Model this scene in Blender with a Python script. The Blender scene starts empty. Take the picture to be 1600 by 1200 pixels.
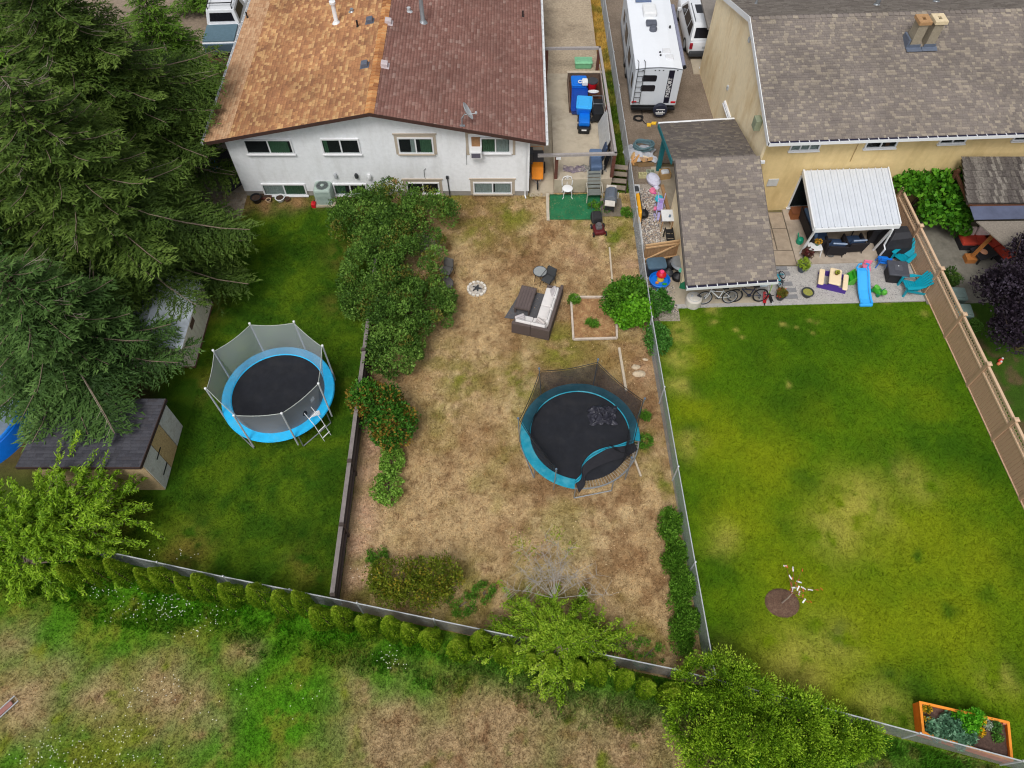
import bpy, math, random
import numpy as np
from mathutils import Vector, Matrix, Euler
R = math.radians
rnd = random.Random(7)
NR = np.random.RandomState(11)
SC = bpy.context.scene
COL = SC.collection

# ------------------------------------------------------------------ camera, sky, sun, exposure
FPX, TILT, CAMZ = 1148.0, R(32.2), 25.0
cd = bpy.data.cameras.new('camera'); cam = bpy.data.objects.new('camera', cd); COL.objects.link(cam)
cam.location = (0, 0, CAMZ); cam.rotation_euler = (TILT, 0, 0)
cd.sensor_width = 36.0; cd.lens = 36.0 * FPX / 1600.0
cd.clip_start = 0.5; cd.clip_end = 2000
SC.camera = cam
W = bpy.data.worlds.new('World'); SC.world = W; W.use_nodes = True
nt = W.node_tree; nt.nodes.clear()
sky = nt.nodes.new('ShaderNodeTexSky'); sky.sky_type = 'NISHITA'; sky.sun_disc = False
sky.sun_elevation = R(58); sky.sun_rotation = R(200); sky.dust_density = 4.0; sky.air_density = 1.0; sky.ozone_density = 1.0
hs = nt.nodes.new('ShaderNodeHueSaturation'); hs.inputs['Saturation'].default_value = 0.22
bg = nt.nodes.new('ShaderNodeBackground'); bg.inputs['Strength'].default_value = 0.118
wo = nt.nodes.new('ShaderNodeOutputWorld')
nt.links.new(sky.outputs[0], hs.inputs['Color']); nt.links.new(hs.outputs[0], bg.inputs[0]); nt.links.new(bg.outputs[0], wo.inputs[0])
sd = bpy.data.lights.new('sun', 'SUN'); sd.energy = 1.35; sd.angle = R(18); sd.color = (1.0, 0.97, 0.92)
so = bpy.data.objects.new('sun', sd); COL.objects.link(so)
so.rotation_euler = (R(32), 0, R(-20))       # high, from behind the camera and a little to the left
vs = SC.view_settings; SC.display_settings.display_device = 'sRGB'
vs.view_transform = 'Standard'; vs.look = 'None'; vs.gamma = 1.0; vs.use_curve_mapping = False
vs.exposure = 0.2
SC.cycles.filter_width = 1.15

# ------------------------------------------------------------------ layout helper: a point of the place seen at (u, v), at height z
_s, _c = math.sin(TILT), math.cos(TILT)
def P(u, v, z=0.0):
    x = (u - 800) / FPX; y = -(v - 600) / FPX
    d = (x, y * _c + _s, y * _s - _c); t = (z - CAMZ) / d[2]
    return Vector((d[0] * t, d[1] * t, z))
def PY(u, v, Y):                              # the point of the vertical plane y = Y
    x = (u - 800) / FPX; y = -(v - 600) / FPX
    d = (x, y * _c + _s, y * _s - _c); t = Y / d[1]
    return Vector((d[0] * t, Y, CAMZ + d[2] * t))

# ------------------------------------------------------------------ meshes
class MB:
    def __init__(s): s.v = []; s.f = []
    def add(s, vs, fs, M=None):
        b = len(s.v)
        s.v += [tuple(M @ Vector(p)) for p in vs] if M is not None else [tuple(p) for p in vs]
        s.f += [tuple(i + b for i in f) for f in fs]; return s
    def bx(s, x0, y0, z0, x1, y1, z1, M=None):
        v = [(x0,y0,z0),(x1,y0,z0),(x1,y1,z0),(x0,y1,z0),(x0,y0,z1),(x1,y0,z1),(x1,y1,z1),(x0,y1,z1)]
        return s.add(v, [(3,2,1,0),(4,5,6,7),(0,1,5,4),(1,2,6,5),(2,3,7,6),(3,0,4,7)], M)
    def box(s, c, d, rz=0, rx=0, ry=0):
        M = Matrix.Translation(c) @ Euler((rx, ry, rz)).to_matrix().to_4x4()
        return s.bx(-d[0]/2,-d[1]/2,-d[2]/2,d[0]/2,d[1]/2,d[2]/2,M)
    def rbox(s, c, d, r=0.03, rz=0, rx=0, ry=0, seg=3, top=1.0):    # a box with rounded upright corners and a softened top rim
        M = Matrix.Translation(c) @ Euler((rx, ry, rz)).to_matrix().to_4x4()
        def ringp(dx, dy, rr, z):
            o = []
            for k, (sx, sy) in enumerate(((1,1),(-1,1),(-1,-1),(1,-1))):
                for j in range(seg + 1):
                    a = (k + j / seg) * math.pi / 2
                    o.append((sx*(dx/2-rr) + rr*math.cos(a), sy*(dy/2-rr) + rr*math.sin(a), z))
            return o
        e = min(r, d[2] * .45); h = d[2] / 2; n = 4 * (seg + 1)
        rings = [ringp(d[0]*1, d[1]*1, r, -h), ringp(d[0]*top, d[1]*top, r, h-e), ringp(d[0]*top-.6*e, d[1]*top-.6*e, r, h-.3*e), ringp(d[0]*top-2*e, d[1]*top-2*e, max(r-e*.6,.004), h)]
        vs = sum(rings, []); fs = [tuple(range(n-1,-1,-1)), tuple(range(3*n, 4*n))]
        for q in range(3):
            for i in range(n): fs.append((q*n+i, q*n+(i+1)%n, (q+1)*n+(i+1)%n, (q+1)*n+i))
        return s.add(vs, fs, M)
    def tube(s, pts, r, n=6, closed=False, cap=True):
        pts = [Vector(p) for p in pts]; m = len(pts)
        rs = r if isinstance(r, (list, tuple)) else [r] * m
        vs = []; prev = None
        for i, p in enumerate(pts):
            if closed: t = pts[(i+1) % m] - pts[i-1]
            else: t = pts[min(i+1, m-1)] - pts[max(i-1, 0)]
            if t.length < 1e-9: t = Vector((0,0,1))
            t.normalize()
            a = prev if prev is not None else (Vector((0,0,1)) if abs(t.z) < .9 else Vector((1,0,0)))
            a = a - t * a.dot(t)
            if a.length < 1e-6: a = t.orthogonal()
            a.normalize(); prev = a; b = t.cross(a)
            for k in range(n):
                th = 2*math.pi*k/n + math.pi/n
                vs.append(p + a*(math.cos(th)*rs[i]) + b*(math.sin(th)*rs[i]))
        fs = []
        for i in range(m if closed else m-1):
            j = (i+1) % m
            for k in range(n): fs.append((i*n+k, i*n+(k+1)%n, j*n+(k+1)%n, j*n+k))
        if cap and not closed: fs += [tuple(range(n-1,-1,-1)), tuple(range((m-1)*n, m*n))]
        return s.add(vs, fs)
    def ring(s, c, Rr, r, axis='z', n=20, k=6, M=None):
        pts = []
        for i in range(n):
            a = 2*math.pi*i/n; ca, sa = math.cos(a)*Rr, math.sin(a)*Rr
            p = {'z': (ca,sa,0), 'x': (0,ca,sa), 'y': (ca,0,sa)}[axis]
            p = Vector(p) + Vector(c)
            pts.append(M @ p if M is not None else p)
        return s.tube(pts, r, k, True)
    def lathe(s, prof, c=(0,0,0), n=16, M=None, sx=1, sy=1):
        vs = []; fs = []; m = len(prof)
        for (r, z) in prof:
            for k in range(n):
                a = 2*math.pi*k/n; vs.append((c[0]+r*math.cos(a)*sx, c[1]+r*math.sin(a)*sy, c[2]+z))
        for i in range(m-1):
            for k in range(n): fs.append((i*n+k, i*n+(k+1)%n, (i+1)*n+(k+1)%n, (i+1)*n+k))
        if prof[0][0] > 1e-4: fs.append(tuple(range(n-1,-1,-1)))
        if prof[-1][0] > 1e-4: fs.append(tuple(range((m-1)*n, m*n)))
        return s.add(vs, fs, M)
    def ext(s, poly, d, M=None):                # extrude a planar polygon along d
        n = len(poly); d = Vector(d); p = [Vector(q) for q in poly]
        vs = p + [q + d for q in p]
        fs = [tuple(range(n-1,-1,-1)), tuple(range(n, 2*n))] + [(i,(i+1)%n,n+(i+1)%n,n+i) for i in range(n)]
        return s.add(vs, fs, M)
    def quad(s, *p): return s.add(p, [tuple(range(len(p)))])
    def sheet(s, fn, nu, nv):                   # fn(i/nu, j/nv) -> point
        vs = [fn(i/nu, j/nv) for j in range(nv+1) for i in range(nu+1)]
        fs = [(j*(nu+1)+i, j*(nu+1)+i+1, (j+1)*(nu+1)+i+1, (j+1)*(nu+1)+i) for j in range(nv) for i in range(nu)]
        return s.add(vs, fs)

def wmat(o):
    M = Matrix.Identity(4)
    while o is not None: M = o.matrix_basis @ M; o = o.parent
    return M
def new_mesh(name, mb, m, smooth=False, inv=None):
    me = bpy.data.meshes.new(name)
    vs = mb.v if inv is None else [tuple(inv @ Vector(p)) for p in mb.v]
    me.from_pydata(vs, [], mb.f)
    if m is not None: me.materials.append(m)
    if smooth: me.shade_smooth(); me.set_sharp_from_angle(angle=R(38))
    return me
def obj(name, mb, m, parent=None, world=False, smooth=False, kind=None, label=None, bevel=0):
    inv = wmat(parent).inverted() if (world and parent is not None) else None
    me = mb if isinstance(mb, bpy.types.Mesh) else new_mesh(name, mb, m, smooth, inv)
    o = bpy.data.objects.new(name, me); COL.objects.link(o); o.parent = parent
    if kind: o['kind'] = kind
    if label: o['label'] = label
    if bevel:
        b = o.modifiers.new('bevel', 'BEVEL'); b.width = bevel; b.segments = 2; b.limit_method = 'ANGLE'; b.angle_limit = R(40)
    return o
def tag(o, label, cat, group=None, kind=None):
    o['label'] = label; o['category'] = cat
    if group: o['group'] = group
    if kind: o['kind'] = kind
    return o
def thing(name, label, cat, loc=(0,0,0), rz=0, group=None):
    o = bpy.data.objects.new(name, None); COL.objects.link(o); o.empty_display_size = .2
    o.location = loc; o.rotation_euler = (0, 0, rz)
    return tag(o, label, cat, group)
KIDS = {}
def dup(root, loc, rz, label, group=None):
    def cp(o, par):
        c = o.copy(); COL.objects.link(c); c.parent = par
        for ch in o.children: cp(ch, c)
        return c
    r = cp(root, None); r.location = loc; r.rotation_euler = (0, 0, rz); r['label'] = label
    if group: r['group'] = group
    return r
def setting(name, mb, m, world=False, kind='structure', smooth=False):
    return obj(name, mb, m, None, kind=kind, smooth=smooth)

def nbuild(name, V, F, mat, parent=None, cols=None, kind=None, label=None, inv=None):     # numpy arrays -> one mesh (F: n x 3 or n x 4)
    V = np.asarray(V, np.float32); F = np.asarray(F, np.int32)
    if inv is not None:
        A = np.array(inv); V = (V @ A[:3,:3].T + A[:3,3]).astype(np.float32)
    me = bpy.data.meshes.new(name); k = F.shape[1]
    me.vertices.add(len(V)); me.vertices.foreach_set('co', V.ravel())
    me.loops.add(F.size); me.loops.foreach_set('vertex_index', F.ravel())
    me.polygons.add(len(F)); me.polygons.foreach_set('loop_start', np.arange(0, F.size, k, dtype=np.int32))
    if cols is not None:
        a = me.attributes.new('Col', 'FLOAT_COLOR', 'POINT')
        c4 = np.ones((len(V), 4), np.float32); c4[:, :3] = cols; a.data.foreach_set('color', c4.ravel())
    me.update(calc_edges=True); me.validate()
    me.materials.append(mat)
    o = bpy.data.objects.new(name, me); COL.objects.link(o); o.parent = parent
    if kind: o['kind'] = kind
    if label: o['label'] = label
    return o

# ------------------------------------------------------------------ materials
def lin(r, g, b):
    f = lambda c: (c/255/12.92) if c <= 10 else ((c/255+.055)/1.055)**2.4
    return (f(r), f(g), f(b))
def _base(name):
    m = bpy.data.materials.new(name); m.use_nodes = True
    return m, m.node_tree, m.node_tree.nodes['Principled BSDF']
def mat(name, c, rough=.6, var=.12, scale=6., bump=0., bscale=60., metal=0., spec=.4, dirt=None, dscale=1.5, damt=.5, coat=0., streak=0):
    m, t, b = _base(name); N = t.nodes; L = t.links
    b.inputs['Roughness'].default_value = rough; b.inputs['Metallic'].default_value = metal
    b.inputs['Specular IOR Level'].default_value = spec; b.inputs['Coat Weight'].default_value = coat
    tc = N.new('ShaderNodeTexCoord')
    nz = N.new('ShaderNodeTexNoise'); nz.inputs['Scale'].default_value = scale; nz.inputs['Detail'].default_value = 6; nz.inputs['Roughness'].default_value = .65
    L.new(tc.outputs['Object'], nz.inputs['Vector'])
    rp = N.new('ShaderNodeValToRGB'); rp.color_ramp.elements[0].position = .3; rp.color_ramp.elements[1].position = .7
    rp.color_ramp.elements[0].color = tuple(max(0, x*(1-var)) for x in c) + (1,)
    rp.color_ramp.elements[1].color = tuple(min(.95, x*(1+var)) for x in c) + (1,)
    L.new(nz.outputs[0], rp.inputs[0]); out = rp.outputs[0]
    if dirt:
        n2 = N.new('ShaderNodeTexNoise'); n2.inputs['Scale'].default_value = dscale; n2.inputs['Detail'].default_value = 8; n2.inputs['Roughness'].default_value = .7
        if streak:                              # rain streaks: the pattern is drawn out downwards
            mp = N.new('ShaderNodeMapping'); mp.inputs['Scale'].default_value = (1, 1, streak); L.new(tc.outputs['Object'], mp.inputs['Vector']); L.new(mp.outputs[0], n2.inputs['Vector'])
        else: L.new(tc.outputs['Object'], n2.inputs['Vector'])
        r2 = N.new('ShaderNodeValToRGB'); r2.color_ramp.elements[0].position = .48; r2.color_ramp.elements[1].position = .7
        r2.color_ramp.elements[0].color = (0,0,0,1); r2.color_ramp.elements[1].color = (damt,)*3 + (1,)
        L.new(n2.outputs[0], r2.inputs[0])
        mx = N.new('ShaderNodeMix'); mx.data_type = 'RGBA'; L.new(r2.outputs[0], mx.inputs['Factor']); L.new(out, mx.inputs[6]); mx.inputs[7].default_value = tuple(dirt) + (1,)
        out = mx.outputs[2]
    L.new(out, b.inputs['Base Color'])
    if bump:
        n3 = N.new('ShaderNodeTexNoise'); n3.inputs['Scale'].default_value = bscale; n3.inputs['Detail'].default_value = 4
        L.new(tc.outputs['Object'], n3.inputs['Vector'])
        bp = N.new('ShaderNodeBump'); bp.inputs['Strength'].default_value = bump; bp.inputs['Distance'].default_value = .02
        L.new(n3.outputs[0], bp.inputs['Height']); L.new(bp.outputs[0], b.inputs['Normal'])
    return m
def mat_island(name, cols, rough=.9, var=.15, scale=40., pos=None, bump=.25, patch=0.):    # every loose piece its own tone
    m, t, b = _base(name); N = t.nodes; L = t.links
    b.inputs['Roughness'].default_value = rough; b.inputs['Specular IOR Level'].default_value = .25
    g = N.new('ShaderNodeNewGeometry'); rp = N.new('ShaderNodeValToRGB'); cr = rp.color_ramp
    k = len(cols); pos = pos or [i/(k-1) for i in range(k)]
    while len(cr.elements) < k: cr.elements.new(.5)
    for i in range(k): cr.elements[i].position = pos[i]
    for i in range(k): cr.elements[i].color = tuple(cols[i]) + (1,)
    L.new(g.outputs['Random Per Island'], rp.inputs[0])
    tc = N.new('ShaderNodeTexCoord'); nz = N.new('ShaderNodeTexNoise'); nz.inputs['Scale'].default_value = scale; nz.inputs['Detail'].default_value = 5
    L.new(tc.outputs['Object'], nz.inputs['Vector'])
    mr = N.new('ShaderNodeMapRange'); mr.inputs['From Min'].default_value = .3; mr.inputs['From Max'].default_value = .7
    mr.inputs['To Min'].default_value = 1-var; mr.inputs['To Max'].default_value = 1+var; L.new(nz.outputs[0], mr.inputs['Value'])
    mx = N.new('ShaderNodeVectorMath'); mx.operation = 'SCALE'; L.new(rp.outputs[0], mx.inputs[0]); L.new(mr.outputs[0], mx.inputs['Scale'])
    out = mx.outputs[0]
    if patch:
        n2 = N.new('ShaderNodeTexNoise'); n2.inputs['Scale'].default_value = .5; n2.inputs['Detail'].default_value = 4; L.new(tc.outputs['Object'], n2.inputs['Vector'])
        m2 = N.new('ShaderNodeMapRange'); m2.inputs['From Min'].default_value = .3; m2.inputs['From Max'].default_value = .7; m2.inputs['To Min'].default_value = 1-patch; m2.inputs['To Max'].default_value = 1+patch
        L.new(n2.outputs[0], m2.inputs['Value'])
        x2 = N.new('ShaderNodeVectorMath'); x2.operation = 'SCALE'; L.new(out, x2.inputs[0]); L.new(m2.outputs[0], x2.inputs['Scale']); out = x2.outputs[0]
    L.new(out, b.inputs['Base Color'])
    if bump:
        n3 = N.new('ShaderNodeTexNoise'); n3.inputs['Scale'].default_value = 150; L.new(tc.outputs['Object'], n3.inputs['Vector'])
        bp = N.new('ShaderNodeBump'); bp.inputs['Strength'].default_value = bump; bp.inputs['Distance'].default_value = .01
        L.new(n3.outputs[0], bp.inputs['Height']); L.new(bp.outputs[0], b.inputs['Normal'])
    return m
def mat_col(name, rough=.75, trans=.0, spec=.2, nscale=0, nvar=.2, bump=0, bscale=60):       # colour from the 'Col' attribute
    m, t, b = _base(name); N = t.nodes; L = t.links
    b.inputs['Roughness'].default_value = rough; b.inputs['Specular IOR Level'].default_value = spec
    at = N.new('ShaderNodeAttribute'); at.attribute_name = 'Col'; out = at.outputs['Color']
    tc = N.new('ShaderNodeTexCoord')
    if nscale:
        nz = N.new('ShaderNodeTexNoise'); nz.inputs['Scale'].default_value = nscale; nz.inputs['Detail'].default_value = 8; nz.inputs['Roughness'].default_value = .75
        L.new(tc.outputs['Object'], nz.inputs['Vector'])
        mr = N.new('ShaderNodeMapRange'); mr.inputs['From Min'].default_value = .3; mr.inputs['From Max'].default_value = .7
        mr.inputs['To Min'].default_value = 1-nvar; mr.inputs['To Max'].default_value = 1+nvar; L.new(nz.outputs[0], mr.inputs['Value'])
        mx = N.new('ShaderNodeVectorMath'); mx.operation = 'SCALE'; L.new(out, mx.inputs[0]); L.new(mr.outputs[0], mx.inputs['Scale']); out = mx.outputs[0]
    L.new(out, b.inputs['Base Color'])
    if bump:
        n3 = N.new('ShaderNodeTexNoise'); n3.inputs['Scale'].default_value = bscale; n3.inputs['Detail'].default_value = 5; L.new(tc.outputs['Object'], n3.inputs['Vector'])
        bp = N.new('ShaderNodeBump'); bp.inputs['Strength'].default_value = bump; bp.inputs['Distance'].default_value = .05
        L.new(n3.outputs[0], bp.inputs['Height']); L.new(bp.outputs[0], b.inputs['Normal'])
    if trans:
        tr = N.new('ShaderNodeBsdfTranslucent'); L.new(out, tr.inputs['Color'])
        ms = N.new('ShaderNodeMixShader'); ms.inputs[0].default_value = trans
        L.new(b.outputs[0], ms.inputs[1]); L.new(tr.outputs[0], ms.inputs[2]); L.new(ms.outputs[0], N['Material Output'].inputs[0])
    return m
def mat_net(name, c, cover):                    # fine woven mesh: part cloth, part holes
    m, t, b = _base(name); N = t.nodes; L = t.links
    b.inputs['Base Color'].default_value = c + (1,); b.inputs['Roughness'].default_value = .8
    tr = N.new('ShaderNodeBsdfTransparent'); ms = N.new('ShaderNodeMixShader'); ms.inputs[0].default_value = cover
    L.new(tr.outputs[0], ms.inputs[1]); L.new(b.outputs[0], ms.inputs[2]); L.new(ms.outputs[0], N['Material Output'].inputs[0])
    return m
def mat_glass(name, tint, clear=.6, rough=.05):
    m, t, b = _base(name); N = t.nodes; L = t.links
    b.inputs['Base Color'].default_value = (.01,.012,.014,1); b.inputs['Roughness'].default_value = rough; b.inputs['Specular IOR Level'].default_value = .6
    tr = N.new('ShaderNodeBsdfTransparent'); tr.inputs[0].default_value = tint + (1,)
    ms = N.new('ShaderNodeMixShader'); ms.inputs[0].default_value = clear
    L.new(b.outputs[0], ms.inputs[1]); L.new(tr.outputs[0], ms.inputs[2]); L.new(ms.outputs[0], N['Material Output'].inputs[0])
    return m
_pm = {}
def pm(key, rgb, rough=.5, **k):                # plain painted / plastic / metal surface by its sRGB tone
    if key not in _pm: _pm[key] = mat(key, lin(*rgb), rough, **k)
    return _pm[key]
white = pm('white_paint', (222,224,226), .45, var=.05)
white_m = pm('white_metal', (226,228,230), .4, var=.03)
vinyl = pm('white_vinyl', (225,226,228), .4, var=.03)
grey_m = pm('galvanised_metal', (150,155,160), .4, var=.1, metal=.5)
lgrey = pm('light_grey_plastic', (176,180,184), .5, var=.05)
dgrey = pm('dark_grey_plastic', (58,60,64), .55, var=.1)
black = pm('black_plastic', (26,27,30), .5, var=.15)
rubber = pm('black_rubber', (30,30,31), .85, var=.2)
teal = pm('teal_plastic', (6,150,172), .45, var=.06)
blue = pm('bright_blue_plastic', (14,112,214), .4, var=.05)
sky_b = pm('sky_blue_plastic', (58,168,236), .4, var=.05)
red = pm('red_plastic', (196,22,34), .45, var=.08)
pink = pm('pink_plastic', (226,118,152), .45, var=.05)
green_p = pm('green_plastic', (52,148,40), .45, var=.1)
orange_p = pm('orange_cloth', (222,132,22), .7, var=.1)
purple = pm('purple_plastic', (74,48,138), .45, var=.05)
cream = pm('cream_plastic', (236,214,178), .5, var=.04)
yellow_p = pm('yellow_plastic', (230,184,50), .5, var=.06)
wood_w = pm('weathered_wood', (150,138,122), .85, var=.25, scale=14)
wood_b = pm('brown_timber', (92,58,40), .8, var=.25, scale=12)
wood_t = pm('tan_timber', (172,134,94), .8, var=.18, scale=12)
wood_d = pm('dark_stained_wood', (72,62,58), .8, var=.25, scale=9)
conc = mat('concrete', lin(178,166,146), .9, .1, 3., .2, 90., dirt=lin(120,108,92), dscale=.6, damt=.7)
glass = mat_glass('window_glass', (.92,.95,.95), .82)
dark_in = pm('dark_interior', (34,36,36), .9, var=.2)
curt_g = pm('green_curtain', (84,122,92), .9, var=.15, scale=9)
curt_w = pm('grey_curtain', (186,196,192), .9, var=.12, scale=9)
trim_tan = pm('tan_trim', (176,164,148), .7, var=.06)
leafmat = mat_col('leaves', .6, .22, .25)
conmat = mat_col('conifer_needles', .65, .15, .2)
grassmat = mat_col('grass_blades', .7, .2, .15)
bark = pm('grey_bark', (112,100,88), .9, var=.3, scale=20)
bark_d = pm('brown_bark', (70,56,44), .9, var=.3, scale=20)
# ------------------------------------------------------------------ the ground and what grows on it
_tab = NR.rand(256, 256).astype(np.float32)
def vn(x, y, sc, seed=0):
    x = x / sc + seed * 17.31; y = y / sc + seed * 9.77
    xi = np.floor(x).astype(int); yi = np.floor(y).astype(int); fx = x - xi; fy = y - yi
    fx = fx*fx*(3-2*fx); fy = fy*fy*(3-2*fy)
    g = lambda a, b: _tab[a & 255, b & 255]
    return (g(xi,yi)*(1-fx) + g(xi+1,yi)*fx)*(1-fy) + (g(xi,yi+1)*(1-fx) + g(xi+1,yi+1)*fx)*fy
def fbm(x, y, sc, seed=0, o=4):
    t = 0; a = .5; s = 0
    for i in range(o): t = t + a*vn(x, y, sc/2**i, seed+i*3); s += a; a *= .55
    return t / s
def sst(x, a, b): t = np.clip((x-a)/(b-a), 0, 1); return t*t*(3-2*t)
def blobs(x, y, lst):
    wx = x + (fbm(x, y, .9, 50)-.5)*.9; wy = y + (fbm(x, y, .9, 60)-.5)*.9; o = np.zeros_like(x)
    for (u, v, r, a) in lst:
        p = P(u, v); o = np.maximum(o, a*np.exp(-(((wx-p.x)**2 + (wy-p.y)**2)/(r*r))))
    return o
GAIN = 0.86
def T(r, g, b): return np.array(lin(r, g, b), np.float32) / GAIN
def mixc(c, d, t): return c*(1-t[:,None]) + d*t[:,None]
def fenceY(x): return np.where(x < 5.02, 4.63 - (x-5.02)*.2013, 4.63 - (x-5.02)*.2605)

def tone_left(x, y):
    n = fbm(x, y, 2.2, 1); m = fbm(x, y, .45, 5); k = fbm(x, y, .12, 9, 3)
    c = mixc(np.tile(T(48,80,12), (len(x),1)), T(78,102,16), sst(n*.6+m*.4, .42, .72))
    c = mixc(c, T(34,62,6), sst(fbm(x, y, 1.2, 21), .55, .8)*.7)
    st = np.sin((x*.35+y*.94)*6.5 + fbm(x,y,2,33)*3)*.5+.5
    c = mixc(c, T(70,96,14), st*.18)
    b = blobs(x, y, [(290,865,.9,.7),(540,470,.8,.5),(480,890,.7,.5),(520,600,.6,.3),(330,600,.7,.6),(330,480,.8,.6),(180,815,.8,.5),(340,318,1.2,.9),(300,330,1.0,.9),(400,318,.7,.7),(470,318,.5,.5),(545,330,.5,.6),(540,400,.8,.5)])
    b2 = blobs(x, y, [(330,318,.8,1.),(370,318,.7,1.),(415,317,.6,1.),(460,316,.5,1.),(300,330,.9,1.),(345,335,.6,.9),(500,318,.4,.8),(545,310,.5,.8),(320,360,.5,.6)])
    c = mixc(c, T(128,104,52), b*.8*sst(m, .25, .6)); c = mixc(c, T(138,110,74), np.clip(b2*1.2, 0, 1))
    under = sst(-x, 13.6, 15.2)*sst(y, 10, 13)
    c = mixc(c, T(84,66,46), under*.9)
    return c*(.75+.5*k)[:,None]
def tone_dry(x, y):
    n = fbm(x, y, 2.6, 2); m = fbm(x, y, .5, 6); k = fbm(x, y, .13, 12, 3)
    c = mixc(np.tile(T(178,153,114), (len(x),1)), T(142,113,80), sst(n*.5+m*.5, .4, .68))
    c = mixc(c, T(206,184,142), sst(fbm(x,y,1.1,17), .55, .75)*.4)
    c = mixc(c, T(116,86,58), sst(fbm(x,y,.26,19), .58, .78)*.6)
    g = blobs(x, y, [(740,360,1.2,.6),(800,330,1.0,.7),(700,330,.8,.5),(720,590,1.2,.6),(680,560,1.,.4),(960,370,.8,.9),(930,325,1.2,1.),(985,330,.6,1.),(870,545,1.2,.55),(815,600,.8,.7),(600,880,.8,.7),(600,770,.7,.8),(960,470,.6,.8),(790,700,.9,.3),(1010,690,.6,.8),(1040,760,.5,.8),(690,640,1.2,.35),(560,870,.5,.8),(590,920,.8,.9),(720,930,1.2,.6),(860,1000,1.8,.8),(990,1000,.8,.7),(830,305,.5,.6),(700,310,.5,.6)])
    c = mixc(c, T(124,122,50), np.clip(g*1.3*sst(m, .3, .6) + .5*sst(fbm(x,y,1.6,41),.5,.75)*.8, 0, 1))
    c = mixc(c, T(66,98,26), np.clip(g-.55,0,1)*1.6*sst(fbm(x,y,.3,44), .35, .6))
    d = blobs(x, y, [(920,500,.8,1.),(930,500,.6,1.),(700,470,1.,.7),(760,690,1.2,.5),(650,600,.7,.7),(990,560,.9,.7),(940,600,1.,.5),(690,420,.5,.8),(870,360,.9,.5),(650,690,.8,.5),(1010,880,.8,.5),(950,560,.8,.6)])
    c = mixc(c, T(142,104,68), d*.6)
    e = blobs(x, y, [(575,740,.6,.9),(570,800,.6,1.),(560,850,.6,1.),(580,700,.5,.9),(985,410,.5,.7),(555,900,.5,.8),(905,400,.7,.4),(1000,580,.5,.5)])
    c = mixc(c, T(188,156,130), e*.85)
    return c*(.66+.60*k)[:,None]
def tone_right(x, y):
    n = fbm(x, y, 2.4, 3); m = fbm(x, y, .6, 7); k = fbm(x, y, .14, 13, 3)
    br = blobs(x, y, [(1120,690,1.5,.9),(1200,720,1.6,.9),(1160,810,1.6,1.),(1260,640,1.0,.6),(1380,600,.9,.5),(1330,820,2.2,1.),(1430,840,2.2,1.),(1250,900,2.2,.9),(1350,980,2.2,.9),(1480,980,2.,.9),(1540,880,1.6,.9),(1210,1010,1.5,.8),(1300,1060,1.6,.8),(1520,760,1.,.5),(1420,740,.9,.5),(1090,560,.8,.8),(1200,560,.7,.4),(1560,1060,1.2,.7),(1080,640,.8,.8),(1190,1060,1.,.7),(1460,640,1.,.4)])
    c = mixc(np.tile(T(74,106,10), (len(x),1)), T(110,124,14), np.clip(br*1.05 + (m-.5)*.55 + (n-.5)*.5, 0, 1))
    st = np.sin((x*.97+y*.1)*5.2 + fbm(x,y,3,34)*2)*.5+.5
    c = mixc(c, T(132,140,18), st*.10*br)
    d = blobs(x, y, [(1180,480,1.2,.6),(1240,520,1.5,.8),(1190,560,1.2,.8),(1260,600,1.4,.9),(1330,530,1.2,.8),(1230,625,1.4,.9),(1370,520,.7,.9),(1500,600,1.2,.6),(1440,690,1.0,.8),(1500,700,1.3,.9),(1545,720,1.2,1.),(1390,720,1.0,.6),(1090,600,.7,.5),(1080,670,.5,.8),(1130,890,.8,.8),(1125,1020,1.0,.9),(1260,750,.6,.7),(1310,990,.3,1.),(1385,1050,.4,1.),(1480,960,.35,.9),(1545,930,.3,.9),(1120,915,.35,.8),(1430,865,.22,1.),(1580,1050,.8,.7),(1440,1075,.8,.9),(1500,1100,.7,.7),(1150,980,.6,.7),(1590,890,.8,.6),(1070,720,.6,.7),(1085,780,.5,.6),(1300,820,.5,.4),(1220,820,.4,.5)])
    c = mixc(c, T(46,82,8), np.clip(d*sst(m+.2, .3, .6), 0, 1)*.9)
    e = blobs(x, y, [(1062,520,.6,.9),(1055,560,.5,.9),(1060,600,.5,.8),(1075,690,.5,.7),(1345,790,1.1,.8),(1310,830,1.0,.7),(1420,750,.8,.5),(1250,1045,1.1,.8),(1120,1070,1.,.8),(1130,840,.6,.6),(1300,1010,.9,.5),(1380,1110,.9,.6),(1560,1060,.6,.5),(1122,506,.14,1.),(1155,512,.12,1.),(1165,524,.12,1.),(1223,510,.13,1.),(1265,497,.14,1.),(1240,513,.1,1.),(1263,518,.1,1.),(1230,594,.12,1.),(1390,473,.14,.9),(1445,490,.2,.6),(1120,480,.3,.8)])
    c = mixc(c, T(190,172,92), np.clip(e*.55*sst(m+.1, .3, .6), 0, 1))
    return c*(.74+.52*k)[:,None]
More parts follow.
